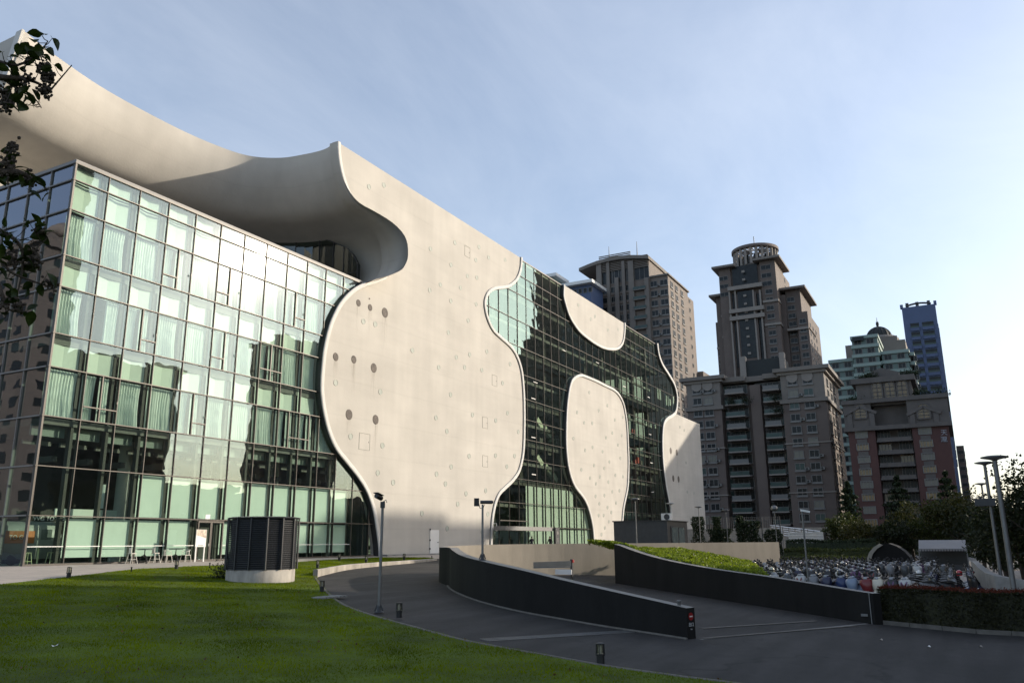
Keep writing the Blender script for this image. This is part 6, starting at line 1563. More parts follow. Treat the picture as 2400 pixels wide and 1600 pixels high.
# crown: drum, open ring on posts
cy, cx_ = Yz(722), X + 16; rr = abs(Yz(500, 260) - Yz(945, 260)) / 2
zb_, zr_ = Zz(720, 330), Zz(720, 190)
MB().lathe([(rr, zb_ - 6), (rr, zb_ + 2), (rr*.93, zb_ + 2), (rr*.93, zr_ - 1.5)], (cx_, cy, 0), 28, smooth=False).build('drum', M['b_grey'], tt)
for k in range(24):
    a = 2*math.pi*k/24; MB().bar((cx_ + rr*1.01*math.cos(a), cy + rr*1.01*math.sin(a), zb_ + 2), (cx_ + rr*1.01*math.cos(a), cy + rr*1.01*math.sin(a), zr_ + 3.5), 1.0, 1.0).build('post', M['b_light'], tt)
    if k % 2: add('window', win_mesh(2.6, 5.0, 'win', False, 1), tt, Vector((cx_ + rr*.94*math.cos(a), cy + rr*.94*math.sin(a), (zb_+zr_)/2 + 1)) - ORG[tt.name], (0, 0, a + R_(90)))
mb = MB(); n1 = 40
rings_ = [[((cx_ + r_*math.cos(2*math.pi*k/n1)), cy + r_*math.sin(2*math.pi*k/n1), z_) for k in range(n1)] for (r_, z_) in ((rr*1.12, zr_ + 3.5), (rr*1.12, zr_ + 4.8), (rr*.86, zr_ + 4.8), (rr*.86, zr_ + 3.5), (rr*1.12, zr_ + 3.5))]
mb.loft(rings_, 0, False).build('crown_ring', M['b_taupe'], tt)
mb = MB()
for k in range(20):
    a = 2*math.pi*k/20; mb.bar((cx_ + rr*.86*math.cos(a), cy + rr*.86*math.sin(a), zr_ + 4.2), (cx_ + rr*.2*math.cos(a), cy + rr*.2*math.sin(a), zr_ + 4.2), .4, .5)
mb.build('crown_rafters', M['b_grey'], tt)
# dark glazed bays and bands
MB().box((X + .4, Yz(800), Zz(670, 560)), (X + 1.0, Yz(538), Zz(670, 345))).build('glass_bay', M['win'], tt)
MB().box((X - 1.0, Yz(738), Zz(660, 1310)), (X - .82, Yz(582), Zz(660, 620))).build('glass_bay', M['win'], tt)
for zx_ in (518, 790): MB().box((X + .55, Yz(zx_ + 18), Zz(zx_, 1400)), (X + .98, Yz(zx_ - 18), Zz(zx_, 640))).build('glass_strip', M['win'], tt)
for zx_ in (500, 560, 745, 815): MB().box((X - 1.3, Yz(zx_ + 8), -2), (X + .98, Yz(zx_ - 8), Zz(zx_, 610))).build('pier', M['b_light'], tt)
for zy in (580, 815, 890): MB().box((X - 2.2, Yz(845), Zz(670, zy) - .9), (X + .9, Yz(490), Zz(670, zy) + .9)).build('band', M['b_light'], tt)
st = 3.85; zt0 = Zz(890, 370)
for k in range(20):
    z = zt0 - st*k
    if k < 3:
        front_win(tt, X, Yz(447), z - 2.2, win_mesh(4.0, 2.0, 'win', False, 1)); front_win(tt, X, Yz(893), z, win_mesh(4.4, 2.2, 'win', False, 1))
    else:
        front_win(tt, X + 3, Yz(440), z - 1.0, win_mesh(3.2, 2.0, 'win', True, 1)); front_win(tt, X, Yz(905), z, win_mesh(3.2, 2.1, 'win', True, 1))
    if k >= 4: front_win(tt, X + 8, Yz(1090), z + 1.0, win_mesh(3.2, 2.1, 'win', True, 1))
    if k >= 7: front_win(tt, X + 5, Yz(1205), z + 1.0, win_mesh(2.8, 2.1, 'win', True, 1))
    if k >= 8: front_win(tt, X + 6, Yz(335), z - 1.5, win_mesh(2.4, 2.0, 'win', True, 1))
    for xs in (X + 5, X + 11, X + 17, X + 24): side_win(tt, Yz(985), xs, z, win_mesh(2.2, 2.0, 'win', False, 0))
    if k >= 7:
        for xs in (X + 10, X + 18, X + 26): side_win(tt, Yz(1262), xs, z, win_mesh(2.2, 2.0, 'win', False, 0))
    if k % 1 == 0 and k < 19: MB().box((X - 1.5, Yz(675), z - 1.2), (X - 1.02, Yz(645), z - .2)).build('balcony', M['b_light'], tt)
for (x0, x1, zy, xo) in ((835, 1000, 720, 0), (835, 1000, 960, 0), (1040, 1262, 1010, 5), (380, 500, 1015, 3), (380, 500, 790, 3), (300, 370, 1110, 6)): MB().box((X + xo - .7, Yz(x1), Zz(900, zy) - .5), (X + xo + 20, Yz(x0), Zz(900, zy) + .5)).build('band', M['b_light'], tt)
MB().tube([(X + 16, cy, zr_), (X + 16, cy, zr_ + 12)], .2, 6).build('mast', M['steel'], tt)

# ---------------------------------------------------------------- red-brown block with arched top
X = 195.0; e6 = lambda zx, zy: (1900 + zx/2.75, 680 + zy/2.75)
rb_ = thing('arched_block', 'red brown block with arched attic windows and two white characters', 'building', (X, Yx(*e6(560, 1000), X), -2))
Yz = lambda zx, zy=1000: Yx(*e6(zx, zy), X); Zz = lambda zx, zy: Zx(*e6(zx, zy), X)
a, b = Yz(250), Yz(905)
z_low = Zz(560, 890); z_mid = Zz(560, 715); z_top = Zz(510, 560)
MB().box((X, Yz(425), -2), (X + 22, a, z_low)).build('wall', M['b_red'], rb_); MB().box((X, b, -2), (X + 22, Yz(665), z_low)).build('wall', M['b_red'], rb_)
MB().box((X + 2.5, Yz(665), -2), (X + 20, Yz(425), z_mid)).build('centre_wall', M['b_redgrey'], rb_)
MB().box((X - .3, Yz(415), z_low), (X + 22, a + .5, z_mid)).build('attic_wall', M['b_redgrey'], rb_); MB().box((X - .3, b - .5, z_low), (X + 22, Yz(650), z_mid)).build('attic_wall', M['b_redgrey'], rb_)
MB().box((X + .8, Yz(695), z_mid - .5), (X + 20, Yz(330), z_top)).build('upper_wall', M['b_redgrey'], rb_)
cornice(rb_, X, a, b, z_low + .8, 22, .9, .8, M['b_redgrey']); cornice(rb_, X, a, b, z_mid + .9, 22, .9, .8, M['b_redgrey']); cornice(rb_, X + .8, Yz(330), Yz(695), z_top + .3, 19, 1.2, .9, M['b_redgrey'])
ga, gb = Yz(390), Yz(620); gz0, gz1 = z_top + .3, Zz(500, 478)
MB().slabX([(ga, gz0), (gb, gz0), (gb, gz0 + (gz1-gz0)*.5), ((ga+gb)/2, gz1), (ga, gz0 + (gz1-gz0)*.5)], X + 3, X + 16).build('gable', M['b_redgrey'], rb_)
def arch_win(root, X, y, z0, w, h, glass, frame):
    pts = [(y - w/2, z0), (y + w/2, z0), (y + w/2, z0 + h - w/2)] + [(y + w/2*math.cos(t), z0 + h - w/2 + w/2*math.sin(t)) for t in np.linspace(0.2, math.pi - .2, 9)] + [(y - w/2, z0 + h - w/2)]
    o = MB().slabX(pts, X - .12, X + .02).build('arched_window', M[glass], root)
    mb = MB(); P_ = [(X - .2, p[0], p[1]) for p in pts]
    for i in range(len(P_)): mb.bar(P_[i], P_[(i+1) % len(P_)], .25, .3)
    mb.bar((X - .2, y, z0), (X - .2, y, z0 + h), .18, .12)
    for k in range(1, 4): mb.bar((X - .2, y - w/2, z0 + h*k/4.5), (X - .2, y + w/2, z0 + h*k/4.5), .12, .12)
    mb.build('frame', M[frame], o)
for zx_ in (427, 510, 590): arch_win(rb_, X + .8, Yz(zx_, 650), Zz(510, 700), 2.1, 4.2, 'win_amber', 'b_redgrey')
for zx_ in (322, 730):
    arch_win(rb_, X - .3, Yz(zx_, 800), Zz(zx_, 828), 2.5, 3.3, 'win_amber', 'b_redgrey'); y = Yz(zx_, 800)
    mb = MB(); mb.bar((X - .5, y - 3.3, Zz(zx_, 798)), (X - .5, y, Zz(zx_, 752)), .5, .6); mb.bar((X - .5, y, Zz(zx_, 752)), (X - .5, y + 3.3, Zz(zx_, 798)), .5, .6); mb.build('pediment', M['b_redgrey'], rb_)
    for s in (-1, 1): MB().box((X - .6, y + s*2.3 - .5, z_low + .8), (X - .31, y + s*2.3 + .5, Zz(zx_, 795))).build('column', M['b_redgrey'], rb_)
st = Zz(740, 985) - Zz(740, 1068)
for k in range(8):
    z = Zz(335, 1010) - st*(k - 1)
    for zx_ in (335, 748):
        front_win(rb_, X, Yz(zx_), z, win_mesh(2.6, 1.6, 'win_amber' if k % 2 else 'win_curtain', False, 3))
        if k < 5: MB().box((X - .08, Yz(zx_ + 33), z - 2.3), (X - .01, Yz(zx_ - 33), z - 1.0)).build('spandrel', M['b_redgrey'], rb_)
    bo = MB().box((X - .4, Yz(660), z - 1.9), (X + 2.45, Yz(430), z - 1.55)).build('balcony', M['b_redgrey'], rb_); MB().box((X - .38, Yz(655), z - 1.55), (X - .30, Yz(435), z - 1.0)).build('rail', M['b_redgrey'], bo)
    for zx_ in (475, 610): front_win(rb_, X + 2.5, Yz(zx_), z, win_mesh(2.7, 2.1, 'win_amber' if random.random() < .5 else 'win', False, 3), 'balcony_window')
M['white_char'] = pmat('white_character', (.34, .36, .40), .5, .05)
for ch, zy in (('天', 918), ('瀧', 962)):
    add('lettering', text_mesh(ch, 1.3, M['white_char'], .08), rb_, Vector((X - .1, Yz(860, zy), Zz(860, zy))) - ORG[rb_.name], facing(-1, 0))
for zx_, zy, lab in ((700, 645, 'round roof garden shrub right of the arched attic'), (830, 655, 'roof garden shrub at right end of the arched block'), (365, 535, 'roof garden shrub above the arched windows, left'), (640, 520, 'roof garden shrub above the arched windows, right'), (285, 690, 'roof garden shrub at left end of the arched block')):
    n = 500; C = np.stack([rng.normal(0, .6, n), np.clip(rng.normal(0, 1.0, n), -2, 2), np.abs(rng.normal(.3, .55, n))], 1); V, F = leaf_quads(C, .36)
    t = thing('roof_shrub', lab, 'shrub', (X + 2, Yz(zx_, zy), Zz(zx_, zy + 18)), 'roof garden shrubs'); o = add('foliage', mesh_np('foliage', V, F, M['leaf_conifer']), t); o['kind'] = 'stuff'

# ---------------------------------------------------------------- pale green banded block and the domed tower behind it
X = 300.0; gr = thing('banded_block', 'pale green block of curved balconies with horizontal bands', 'building', (X, Yx(*e6(330, 700), X), -2))
Yz = lambda zx, zy=600: Yx(*e6(zx, zy), X); Zz = lambda zx, zy: Zx(*e6(zx, zy), X)
def banded(x0, x1, y0, y1, xo, depth, round_=False):
    a, b = Yz(x0), Yz(x1); zt, zb = Zz((x0+x1)/2, y0), Zz((x0+x1)/2, y1); k = 0; z = zt
    MB().box((X + xo + .6, b + .4, -2), (X + xo + depth, a - .4, zt - .3)).build('wall', M['b_green'], gr)
    while z > zb:
        MB().box((X + xo, b, z - 1.1), (X + xo + depth + .4, a, z)).build('band', M['b_pale'], gr)
        if k % 1 == 0:
            for f in (.25, .7): front_win(gr, X + xo + .6, a + (b-a)*f, z - 2.2, win_mesh(2.4, 1.9, 'win', False, 1))
        z -= 3.3; k += 1
banded(285, 470, 285, 1250, 0, 22); banded(120, 300, 430, 1250, 3, 20); banded(468, 660, 375, 600, 2, 22); banded(655, 690, 380, 600, 4, 14)
mb = MB().box((X - .8, Yz(375), Zz(330, 325)), (X - .02, Yz(300), Zz(330, 300))).build('roof_slot', M['win'], gr)
X = 330.0; dm = thing('domed_tower', 'stone tower crowned by a ribbed dark dome and spire', 'building', (X, Yx(*e6(420, 400), X), -2))
Yz = lambda zx, zy=300: Yx(*e6(zx, zy), X); Zz = lambda zx, zy: Zx(*e6(zx, zy), X)
mass(dm, X, e6(228, 0)[0], e6(620, 0)[0], e6(0, 335)[1], 30, M['b_grey'], 830); mass(dm, X + 3, e6(295, 0)[0], e6(560, 0)[0], e6(0, 305)[1], 24, M['b_grey'], 800)
cy = Yz(412, 240); cx_ = X + 18; r1 = abs(Yz(295, 260) - Yz(545, 260))/2*1.05; r2 = abs(Yz(333, 240) - Yz(497, 240))/2*1.05
zd0, zd1, zd2 = Zz(420, 305), Zz(420, 245), Zz(405, 172)
MB().lathe([(r1*.95, zd0 - 4), (r1*.95, zd1 - 3), (r1*1.03, zd1 - 3), (r1*1.03, zd1 - 1), (r1*.9, zd1)], (cx_, cy, 0), 32, smooth=False).build('drum', M['b_grey'], dm)
for k in range(26):
    a = 2*math.pi*k/26
    if math.cos(a) < .4: add('window', win_mesh(1.5, 3.6, 'win', False, 0), dm, Vector((cx_ + r1*.955*math.cos(a), cy + r1*.955*math.sin(a), (zd0 + zd1)/2 - 2.0)) - ORG[dm.name], (0, 0, a + R_(90)))
MB().lathe([(r2*math.cos(t), zd1 + (zd2-zd1)*math.sin(t)) for t in np.linspace(0, 1.5, 9)] + [(.6, zd2 + 1.2), (.5, zd2 + 2.2), (0, zd2 + 2.4)], (cx_, cy, 0), 32).build('dome', M['b_roof'], dm)
mb = MB()
for k in range(16):
    a = 2*math.pi*k/16; P_ = [(cx_ + r2*1.01*math.cos(t)*math.cos(a), cy + r2*1.01*math.cos(t)*math.sin(a), zd1 + (zd2-zd1)*1.01*math.sin(t)) for t in np.linspace(0, 1.45, 7)]; mb.tube(P_, .22, 5)
mb.build('dome_ribs', M['b_roof'], dm)
MB().tube([(cx_, cy, zd2 + 1), (cx_, cy, Zz(402, 105))], [.3, .08], 6).build('spire', M['steel'], dm)

# ---------------------------------------------------------------- slim blue tower and the small dark one
X = 395.0; bt = thing('blue_tower', 'slim blue grey tower with balcony strips at the right', 'building', (X, Yx(*e6(730, 400), X), -2))
Yz = lambda zx, zy=400: Yx(*e6(zx, zy), X); Zz = lambda zx, zy: Zx(*e6(zx, zy), X)
a, b = Yz(622), Yz(845); zt = Zz(715, 98)
MB().box((X, b, -2), (X + 40, a, zt)).build('wall', M['b_blue'], bt)
st = 4.15; z0 = Zz(715, 235)
for k in range(15):
    z = z0 - st*k
    for (x0, x1) in ((664, 722), (742, 818)):
        ya_, yb_ = Yz(x0), Yz(x1); MB().box((X - .04, yb_, z - 1.2), (X - .01, ya_, z + 2.0)).build('recess', M['win'], bt)
        bo = MB().box((X - .7, yb_, z - 1.6), (X - .05, ya_, z - .2)).build('balcony', M['b_blue'], bt); MB().box((X - .75, yb_, z - .2), (X - .65, ya_, z + .5)).build('rail', M['win_green'], bt)
    for xs in range(9): side_win(bt, b, X + 3 + 4.2*xs, z, win_mesh(2.0, 2.0, 'win', True, 0))
for y in (a, b): MB().box((X, y - .6, zt), (X + 3, y + .6, zt + 1.5)).build('parapet_post', M['b_blue'], bt)
P_ = [(X + 1, a + (b-a)*t, zt + .2 + 1.3*math.sin(math.pi*t)) for t in np.linspace(.12, .88, 9)]
MB().tube(P_, .45, 6).build('roof_arch', M['dark_paint'], bt)
for t_ in (.16, .46, .80): MB().box((X + 1, a + (b-a)*t_ - .8, zt), (X + 3, a + (b-a)*t_ + .5, zt + 2.2)).build('roof_unit', M['dark_paint'], bt)
X = 420.0; sd = thing('small_dark_tower', 'small dark block with a sunlit side right of the red block', 'building', (X, Yx(*e6(980, 1100), X), -2))
a, b, z = mass(sd, X, e6(950, 0)[0], e6(1000, 0)[0], e6(0, 1000)[1], 30, M['b_taupe'], 1080)
for k in range(8):
    for xs in (6, 14, 22): side_win(sd, b, X + xs, z - 3 - 3.6*k, win_mesh(2.4, 1.8, 'win', False, 0))
    front_win(sd, X, (a+b)/2, z - 3 - 3.6*k, win_mesh(2.4, 1.8, 'win', False, 0))

# ---------------------------------------------------------------- simple unseen towers placed beyond the frame to shade the foreground and fill reflections
def plain_tower(name, label, x0, y0, x1, y1, h, mat, st=3.4, rz=0, crown=0):
    c = ((x0+x1)/2, (y0+y1)/2); t = thing(name, label, 'building', (c[0], c[1], -2))
    MB().box((x0, y0, -2), (x1, y1, h)).build('wall', mat, t)
    mb = MB(); z = h - 3.0
    while z > 2:
        for (f0, f1) in ((.07, .15), (.22, .30), (.37, .46), (.54, .63), (.70, .78), (.85, .93)):
            mb.box((x0 - .05, y0 + (y1-y0)*f0, z - .9), (x0 - .01, y0 + (y1-y0)*f1, z + .9), 0); mb.box((x0 + (x1-x0)*f0, y1 + .01, z - .9), (x0 + (x1-x0)*f1, y1 + .05, z + .9), 0)
            mb.box((x0 + (x1-x0)*f0, y0 - .05, z - .9), (x0 + (x1-x0)*f1, y0 - .01, z + .9), 0); mb.box((x1 + .01, y0 + (y1-y0)*f0, z - .9), (x1 + .05, y0 + (y1-y0)*f1, z + .9), 0)
        z -= st
    o = mb.build('window_rows', M['win'], t); o['kind'] = 'stuff'
    MB().box((x0 - .8, y0 - .8, h), (x1 + .8, y1 + .8, h + 1.0)).build('cornice', M['b_grey'], t)
    if crown: MB().box((x0 + 4, y0 + 4, h + 1), (x1 - 4, y1 - 4, h + 1 + crown)).build('roof_house', mat, t)
    return t
plain_tower('offscreen_block', 'tower beyond the right edge, mirrored right of the sun glare', 154, -72, 178, -62, 52.5, M['b_tan'], crown=3)
plain_tower('offscreen_block', 'unseen tall tower added beyond the right edge to shade the road', 26, -72, 67.5, -16.1, 62.0, M['b_grey'], crown=6)  # placed as the sun blocker for the foreground
plain_tower('offscreen_block', 'broad block beyond the right edge, mirrored low in the wing', 150, -190, 185, -140, 58.0, M['b_taupe'])
plain_tower('offscreen_block', 'low block beyond the right edge on the skyline', 250, -190, 330, -150, 20.0, M['b_grey'])
plain_tower('offscreen_block', 'unseen mid-rise block added beyond the right edge to shadow the far low wall', 227, -78, 255, -24, 56.0, M['b_tan'])  # placed so its roof edge throws the diagonal shadow on the low wall
plain_tower('offscreen_block', 'unseen low block added beyond the right edge to shade the scooter park', 80, -34, 100, -17, 9.5, M['b_grey'])  # added to keep the sun off the scooters
plain_tower('offscreen_block', 'very tall dark slab added beyond the right edge to darken the glass front reflection', 300, -61, 345, -48, 118.0, M['b_taupe'])  # added as a dark reflector for the glass front
plain_tower('offscreen_block', 'farthest huge slab added beyond the right edge to darken the far glass reflection', 600, -225, 640, -100, 170.0, M['b_taupe'], 4.0)  # second added dark reflector, for the far end of the glass
ct = plain_tower('offscreen_tower', 'classical stone tower left of view, mirrored in the wing side', -62, 148, -30, 178, 57.0, M['b_grey'], crown=3)
MB().lathe([(9, 57), (9, 63), (10, 63), (10, 64.5), (6, 67), (0, 68)], (-46, 160, 0), 20).build('drum', M['b_light'], ct)
# ================================================================ TREES
def crown_points(n, center, rad, clumps, seed, flat=1.0):
    r = np.random.default_rng(seed); cs = r.normal(size=(clumps, 3)); cs /= np.linalg.norm(cs, axis=1)[:, None]; cs *= (r.random((clumps, 1))**.4) * .72
    cr = r.uniform(.22, .42, clumps); k = r.integers(0, clumps, n)
    d = r.normal(size=(n, 3)); d /= np.linalg.norm(d, axis=1)[:, None]; rr = r.random((n, 1))**.45
    p = cs[k] + d * rr * cr[k][:, None]
    return np.array(center) + p * np.array(rad) * np.array([1, 1, flat])
def tree(label, base, h, rad, mat, n, size, seed, trunk=.22, group=None, z_c=.62, rad_z=None, limbs=5):
    t = thing('tree', label, 'tree', base, group); r = random.Random(seed)
    C = crown_points(n, (0, 0, h*z_c), (rad, rad, rad_z or h*(1-z_c)*1.12), 26, seed); C[:, 2] = np.maximum(C[:, 2], h*.12)
    V, F = leaf_quads(C, size); o = add('crown', mesh_np('crown', V, F, mat), t); o['kind'] = 'stuff'
    mb = MB(); b = Vector((0, 0, -.2)); mb.tube([b, Vector((r.uniform(-.2, .2), r.uniform(-.2, .2), h*.3)), Vector((r.uniform(-.4, .4), r.uniform(-.4, .4), h*.75))], [trunk, trunk*.75, trunk*.25], 8)
    for k in range(limbs):
        a = 2*math.pi*k/limbs + r.uniform(-.4, .4); z0 = h*r.uniform(.25, .5)
        mb.tube([(0, 0, z0), (rad*.35*math.cos(a), rad*.35*math.sin(a), z0 + h*.12), (rad*.7*math.cos(a), rad*.7*math.sin(a), z0 + h*.25)], [trunk*.45, trunk*.3, trunk*.1], 6)
    add('trunk', mb.mesh('trunk', M['bark']), t)
    return t
def conifer(label, base, h, rad, seed, n=5200, size=.5):
    t = thing('conifer', label, 'tree', base, 'dark conifers before the arched block'); r = np.random.default_rng(seed)
    tiers = 13; k = r.integers(0, tiers, n); zz = (k + .5) / tiers; prof_r = rad * (1 - zz)**.8 * (.75 + .5*r.random(tiers))[k]
    a = r.random(n)*2*np.pi; lob = .75 + .35*np.sin(a*5 + k*1.7); d = np.sqrt(r.random(n)) * prof_r * lob
    C = np.stack([d*np.cos(a), d*np.sin(a), h*.06 + zz*h*.94 - d*.18 + r.normal(0, .16, n)], 1)
    V, F = leaf_quads(C, size); o = add('crown', mesh_np('crown', V, F, M['leaf_conifer']), t); o['kind'] = 'stuff'
    add('trunk', MB().tube([(0, 0, -.2), (0, 0, h*.97)], [h*.02, .03], 8).mesh('trunk', M['bark']), t)
def at_px(x, y, d): q = D1(x, y, d); return (q[0], q[1], -2.0), q[2]
for (x, yt, d, rad, seed, lab) in ((1945, 1105, 140, 4.2, 1, 'dark conifer between the brown block and the red block'), (2058, 1090, 150, 5.0, 2, 'wide dark conifer before the red block balconies'), (2170, 1080, 142, 4.6, 3, 'tall dark conifer at the red block right corner')):
    b, zt = at_px(x, yt, d); conifer(lab, b, zt + 2, rad, seed)
spec = [(1925, 1172, 118, 3.6, 'leaf_mid', 'leafy tree left of the conifers, behind the dark hedge'), (1985, 1185, 112, 3.8, 'leaf_olive', 'low olive tree in front of the red block'), (2045, 1190, 108, 3.6, 'leaf_dark', 'small dark tree behind the curved fin wall'),
        (2085, 1150, 116, 4.3, 'leaf_olive', 'airy olive tree rising over the fin wall'), (2135, 1132, 112, 4.6, 'leaf_mid', 'broad green tree left of the tent roof'), (2195, 1118, 110, 4.8, 'leaf_olive', 'large yellowish tree right above the tent'), (2240, 1150, 104, 4.2, 'leaf_dark', 'dark tree between the tent and the lamp row')]
for i, (x, yt, d, rad, mt, lab) in enumerate(spec):
    b, zt = at_px(x, yt, d); tree(lab, b, zt + 2, rad, M[mt], 3600, .34, 20 + i, group='trees beyond the scooter park')
for (x, yt, d, rad, lab) in ((2318, 1062, 58, 3.3, 'big dark glossy tree behind the nearest lamp at right edge'), (2290, 1150, 72, 3.0, 'dark tree just left of the big glossy tree'), (2392, 1040, 55, 3.6, 'dark tree cut by the right edge of the picture')):
    b, zt = at_px(x, yt, d); tree(lab, b, zt + 2, rad, M['leaf_dark'], 6500, .24, int(x), group='dark trees at the right edge', z_c=.55, rad_z=(zt+2)*.52)
for k, (x, d) in enumerate(((2270, 96), (2330, 90), (2420, 80))):
    b, zt = at_px(x, 1195, d); tree(('low dark tree behind the lamp row, left', 'low dark tree behind the lamp row, right', 'low dark tree off the right edge')[k], b, zt + 2.5, 4, M['leaf_dark'], 3000, .32, 60 + k)
# shrubs by the vent drum base and the lawn
for (px, lab, sc) in (((522, 1358), 'dark creeper bush at the left foot of the vent drum', .42),):
    q = onG(px[0], px[1]); n = 900; C = rng.normal(size=(n, 3)) * np.array([.28, .28, .38]) * sc / .42; C[:, 2] = np.abs(C[:, 2]); V, F = leaf_quads(C, .09)
    t = thing('bush', lab, 'bush', (q[0], q[1], gz(q[1]) + .05)); o = add('foliage', mesh_np('foliage', V, F, M['leaf_dark']), t); o['kind'] = 'stuff'

# ---------------------------------------------------------------- overhanging tree at the left edge
DN = 6.0
trunk_xy = D1(-620, 1300, 7.5); tb = (trunk_xy[0], trunk_xy[1], gz(trunk_xy[1]) + .05)
ft = thing('foreground_tree', 'dark leafy branch with berries hanging in at the left edge', 'tree', tb)
TB = Vector(tb)
def lp(x, y, d=DN): return Vector(D1(x, y, d)) - TB
mb = MB(); top = lp(-420, 250, 7.0)
mb.tube([Vector((0, 0, -.3)), Vector((.1, .05, 1.8)), top * .7, top], [.16, .13, .10, .06], 10); add('trunk', mb.mesh('trunk', M['bark']), ft)
twigs = [[(-420, 250, 7.0), (-120, 160, 6.3), (0, 178, 6), (60, 182, 6), (118, 205, 6)], [(-120, 160, 6.3), (-20, 140, 6.1), (40, 150, 6), (90, 120, 6), (110, 95, 6)], [(0, 178, 6), (40, 205, 6), (80, 228, 6), (95, 248, 6)],
         [(-420, 250, 7.0), (-150, 330, 6.4), (-10, 392, 6), (40, 395, 6), (80, 415, 6), (105, 430, 6)], [(-10, 392, 6), (25, 350, 6), (28, 325, 6)], [(-150, 330, 6.4), (-60, 500, 6.2), (10, 610, 6), (60, 640, 6), (120, 660, 6)],
         [(-60, 500, 6.2), (20, 540, 6), (50, 575, 6), (48, 640, 6), (30, 700, 6)], [(10, 610, 6), (50, 600, 6), (110, 545, 6)], [(118, 205, 6), (165, 150, 6)], [(-60, 500, 6.2), (0, 660, 6), (20, 710, 6), (60, 715, 6)]]
ALLT = []
for tw_ in twigs:
    P_ = [lp(*p) for p in tw_]; S_ = [Vector(p) for p in spline([tuple(p) for p in P_], 4)]; ALLT += S_; n = len(S_); mb = MB(); r0 = .045 if tw_[0][0] < -200 else (.016 if tw_[0][0] < 0 else .007)
    mb.tube(S_, [r0 + (.0035 - r0)*i/(n-1) for i in range(n)], 6); add('twig', mb.mesh('twig', M['bark']), ft)
# one leaf shape shared by every leaf
lm = MB(); L_ = 1.0
prf = [(0, .02), (.15, .20), (.35, .30), (.6, .28), (.82, .16), (1.0, .0)]
for s in (-1, 1):
    for i in range(len(prf) - 1):
        (u0, w0), (u1, w1) = prf[i], prf[i+1]; b0, b1 = .10*math.sin(math.pi*u0), .10*math.sin(math.pi*u1)
        lm.poly([(u0, 0, b0), (u1, 0, b1), (u1, s*w1, b1 + .07*w1/.3), (u0, s*w0, b0 + .07*w0/.3)] if w1 > 0 else [(u0, 0, b0), (u1, 0, b1), (u0, s*w0, b0 + .07*w0/.3)])
lm.tube([(-.18, 0, -.03), (0, 0, 0)], .015, 4)
M['leaf_near'] = leaf_mat('near_leaves', (.020, .040, .008), .5, .30, .35, 12)
leaf_me = lm.mesh('leaf', M['leaf_near'])
spots = [(95, 80, 1), (75, 92, 2), (85, 108, 2), (120, 88, 0), (62, 120, 2), (100, 125, 2), (108, 108, 1), (40, 128, 2), (20, 140, 2), (70, 150, 2), (92, 160, 1), (105, 140, 2), (12, 175, 2), (45, 172, 1), (60, 150, 1), (30, 158, 2), (5, 120, 2), (125, 150, 0), (20, 200, 2), (55, 215, 1), (80, 240, 1), (90, 232, 1), (30, 225, 1), (8, 250, 2), (60, 240, 1), (40, 245, 1),
         (28, 348, 2), (35, 360, 2), (12, 378, 2), (32, 388, 2), (60, 402, 2), (82, 415, 2), (45, 405, 2), (102, 432, 1), (18, 398, 2), (70, 425, 1), (5, 405, 2), (95, 415, 1),
         (15, 522, 2), (35, 532, 2), (60, 522, 2), (80, 518, 1), (98, 524, 1), (40, 560, 2), (55, 585, 2), (68, 545, 2), (25, 575, 2), (50, 610, 2), (35, 630, 2), (15, 640, 2), (85, 540, 1), (60, 655, 1), (102, 655, 2), (115, 640, 1), (20, 680, 2), (48, 712, 2), (62, 712, 1), (12, 725, 2), (8, 600, 2), (30, 668, 1), (75, 625, 1), (5, 560, 2), (40, 690, 1)]
tl = MB()
for (x, y, e) in spots:
    for k in range(1 + min(e, 1)):
        p = lp(x + random.gauss(0, 9*(k > 0)), y + random.gauss(0, 9*(k > 0)), DN + random.uniform(-.12, .12))
        s = random.uniform(.075, .12)
        q_ = min(ALLT, key=lambda t: (t - p).length + .02*random.random())
        if (q_ - p).length > .01: tl.tube([q_, (q_ + p)/2 + Vector((0, 0, -.012)), p], [.0035, .0028, .0018], 4)
        add('leaf', leaf_me, ft, p, (R_(random.uniform(-60, 60)), R_(random.uniform(-50, 70)), random.uniform(0, 6.28)), (s, s*random.uniform(.8, 1.1), s))
add('twiglets', tl.mesh('twiglets', M['bark']), ft)['kind'] = 'stuff'
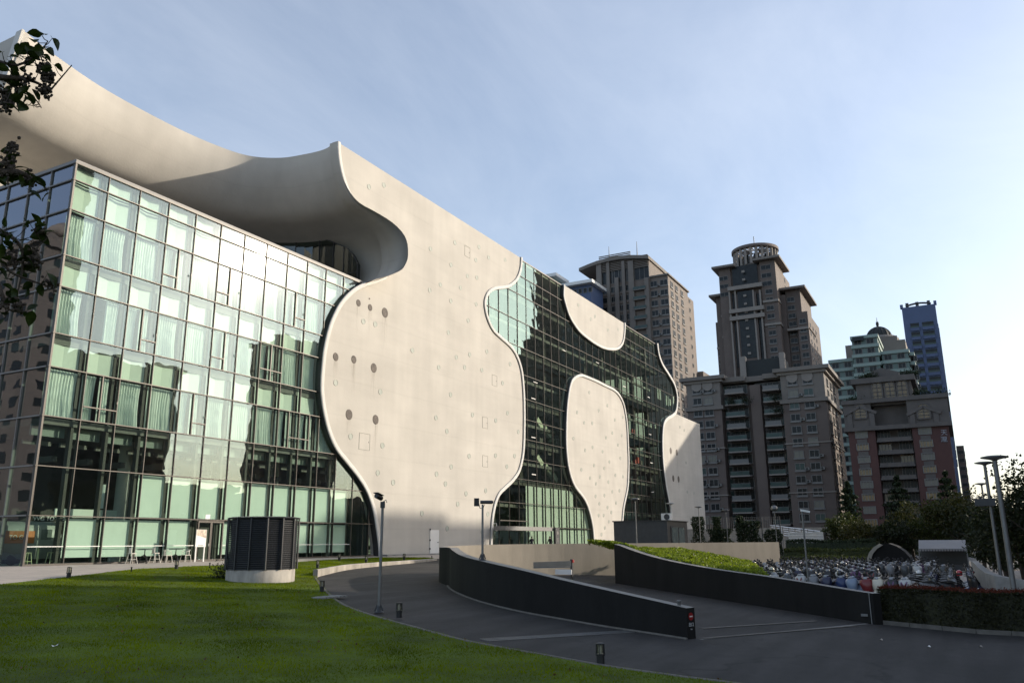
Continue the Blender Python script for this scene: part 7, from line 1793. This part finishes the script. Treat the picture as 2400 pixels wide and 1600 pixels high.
bs = [(112, 180, 60), (100, 160, 40), (60, 185, 45), (108, 208, 40), (96, 205, 25), (15, 240, 70), (8, 215, 40), (28, 335, 30), (70, 415, 40), (15, 395, 45), (20, 375, 30), (85, 600, 35), (75, 585, 25), (120, 650, 30), (35, 600, 30), (90, 530, 20), (40, 705, 25), (10, 700, 30)]
for (x, y, n) in bs:
    mb = MB()
    core_ = lp(x, y); q_ = min(ALLT, key=lambda t: (t - core_).length); mb.tube([q_, core_], [.004, .002], 4)
    for k in range(n):
        c = lp(x + random.gauss(0, 8), y + random.gauss(0, 9), DN + random.gauss(0, .04)); mb.tube([core_, c], [.0014, .0010], 3); r_ = random.uniform(.008, .014)
        mb.lathe([(0, -r_), (r_*.87, -r_*.5), (r_*.87, r_*.5), (0, r_)], tuple(c), 6)
    add('berry_cluster', mb.mesh('berry_cluster', M['bark']), ft)['kind'] = 'stuff'

# ---------------------------------------------------------------- scraps on the road and lawn
for i, (x, y, lab) in enumerate(((2066, 1500, 'dry pale leaf on the road at right'), (2178, 1516, 'white paper scrap on the road at far right'), (2300, 1516, 'tiny pale leaf on the road near the right edge'), (126, 1523, 'white paper scrap on the lawn at far left'))):
    q = onG(x, y); b = (q[0], q[1], gz(q[1]) + (.09 if i == 3 else .012)); mb = MB(); mb.poly([(b[0]-.07, b[1]-.05, b[2]), (b[0]+.06, b[1]-.03, b[2]+.02), (b[0]+.05, b[1]+.06, b[2]), (b[0]-.04, b[1]+.05, b[2]+.03)]); mb.poly([(b[0]+.06, b[1]-.03, b[2]+.02), (b[0]+.10, b[1], b[2]+.045), (b[0]+.05, b[1]+.06, b[2])])
    tag(mb.top('scrap', M['white_paint'] if i in (1, 3) else M['paver'], base=b), lab, 'litter')

n = 420; fx = rng.uniform(8, 33, n); fy = rng.uniform(4, 36, n); ok = in_poly_np(fx, fy, lawn_poly); fx, fy = fx[ok], fy[ok]
C = np.stack([fx, fy, -0.05*(44 - fy) + .12], 1); V, F = leaf_quads(C, .075, 0, .6)
tag(add('fallen_leaves', mesh_np('fallen_leaves', V, F, leaf_mat('dry_leaves', (.10, .065, .03), .6, .1))), 'scattered dry fallen leaves lying on the lawn', 'leaves', kind='stuff')
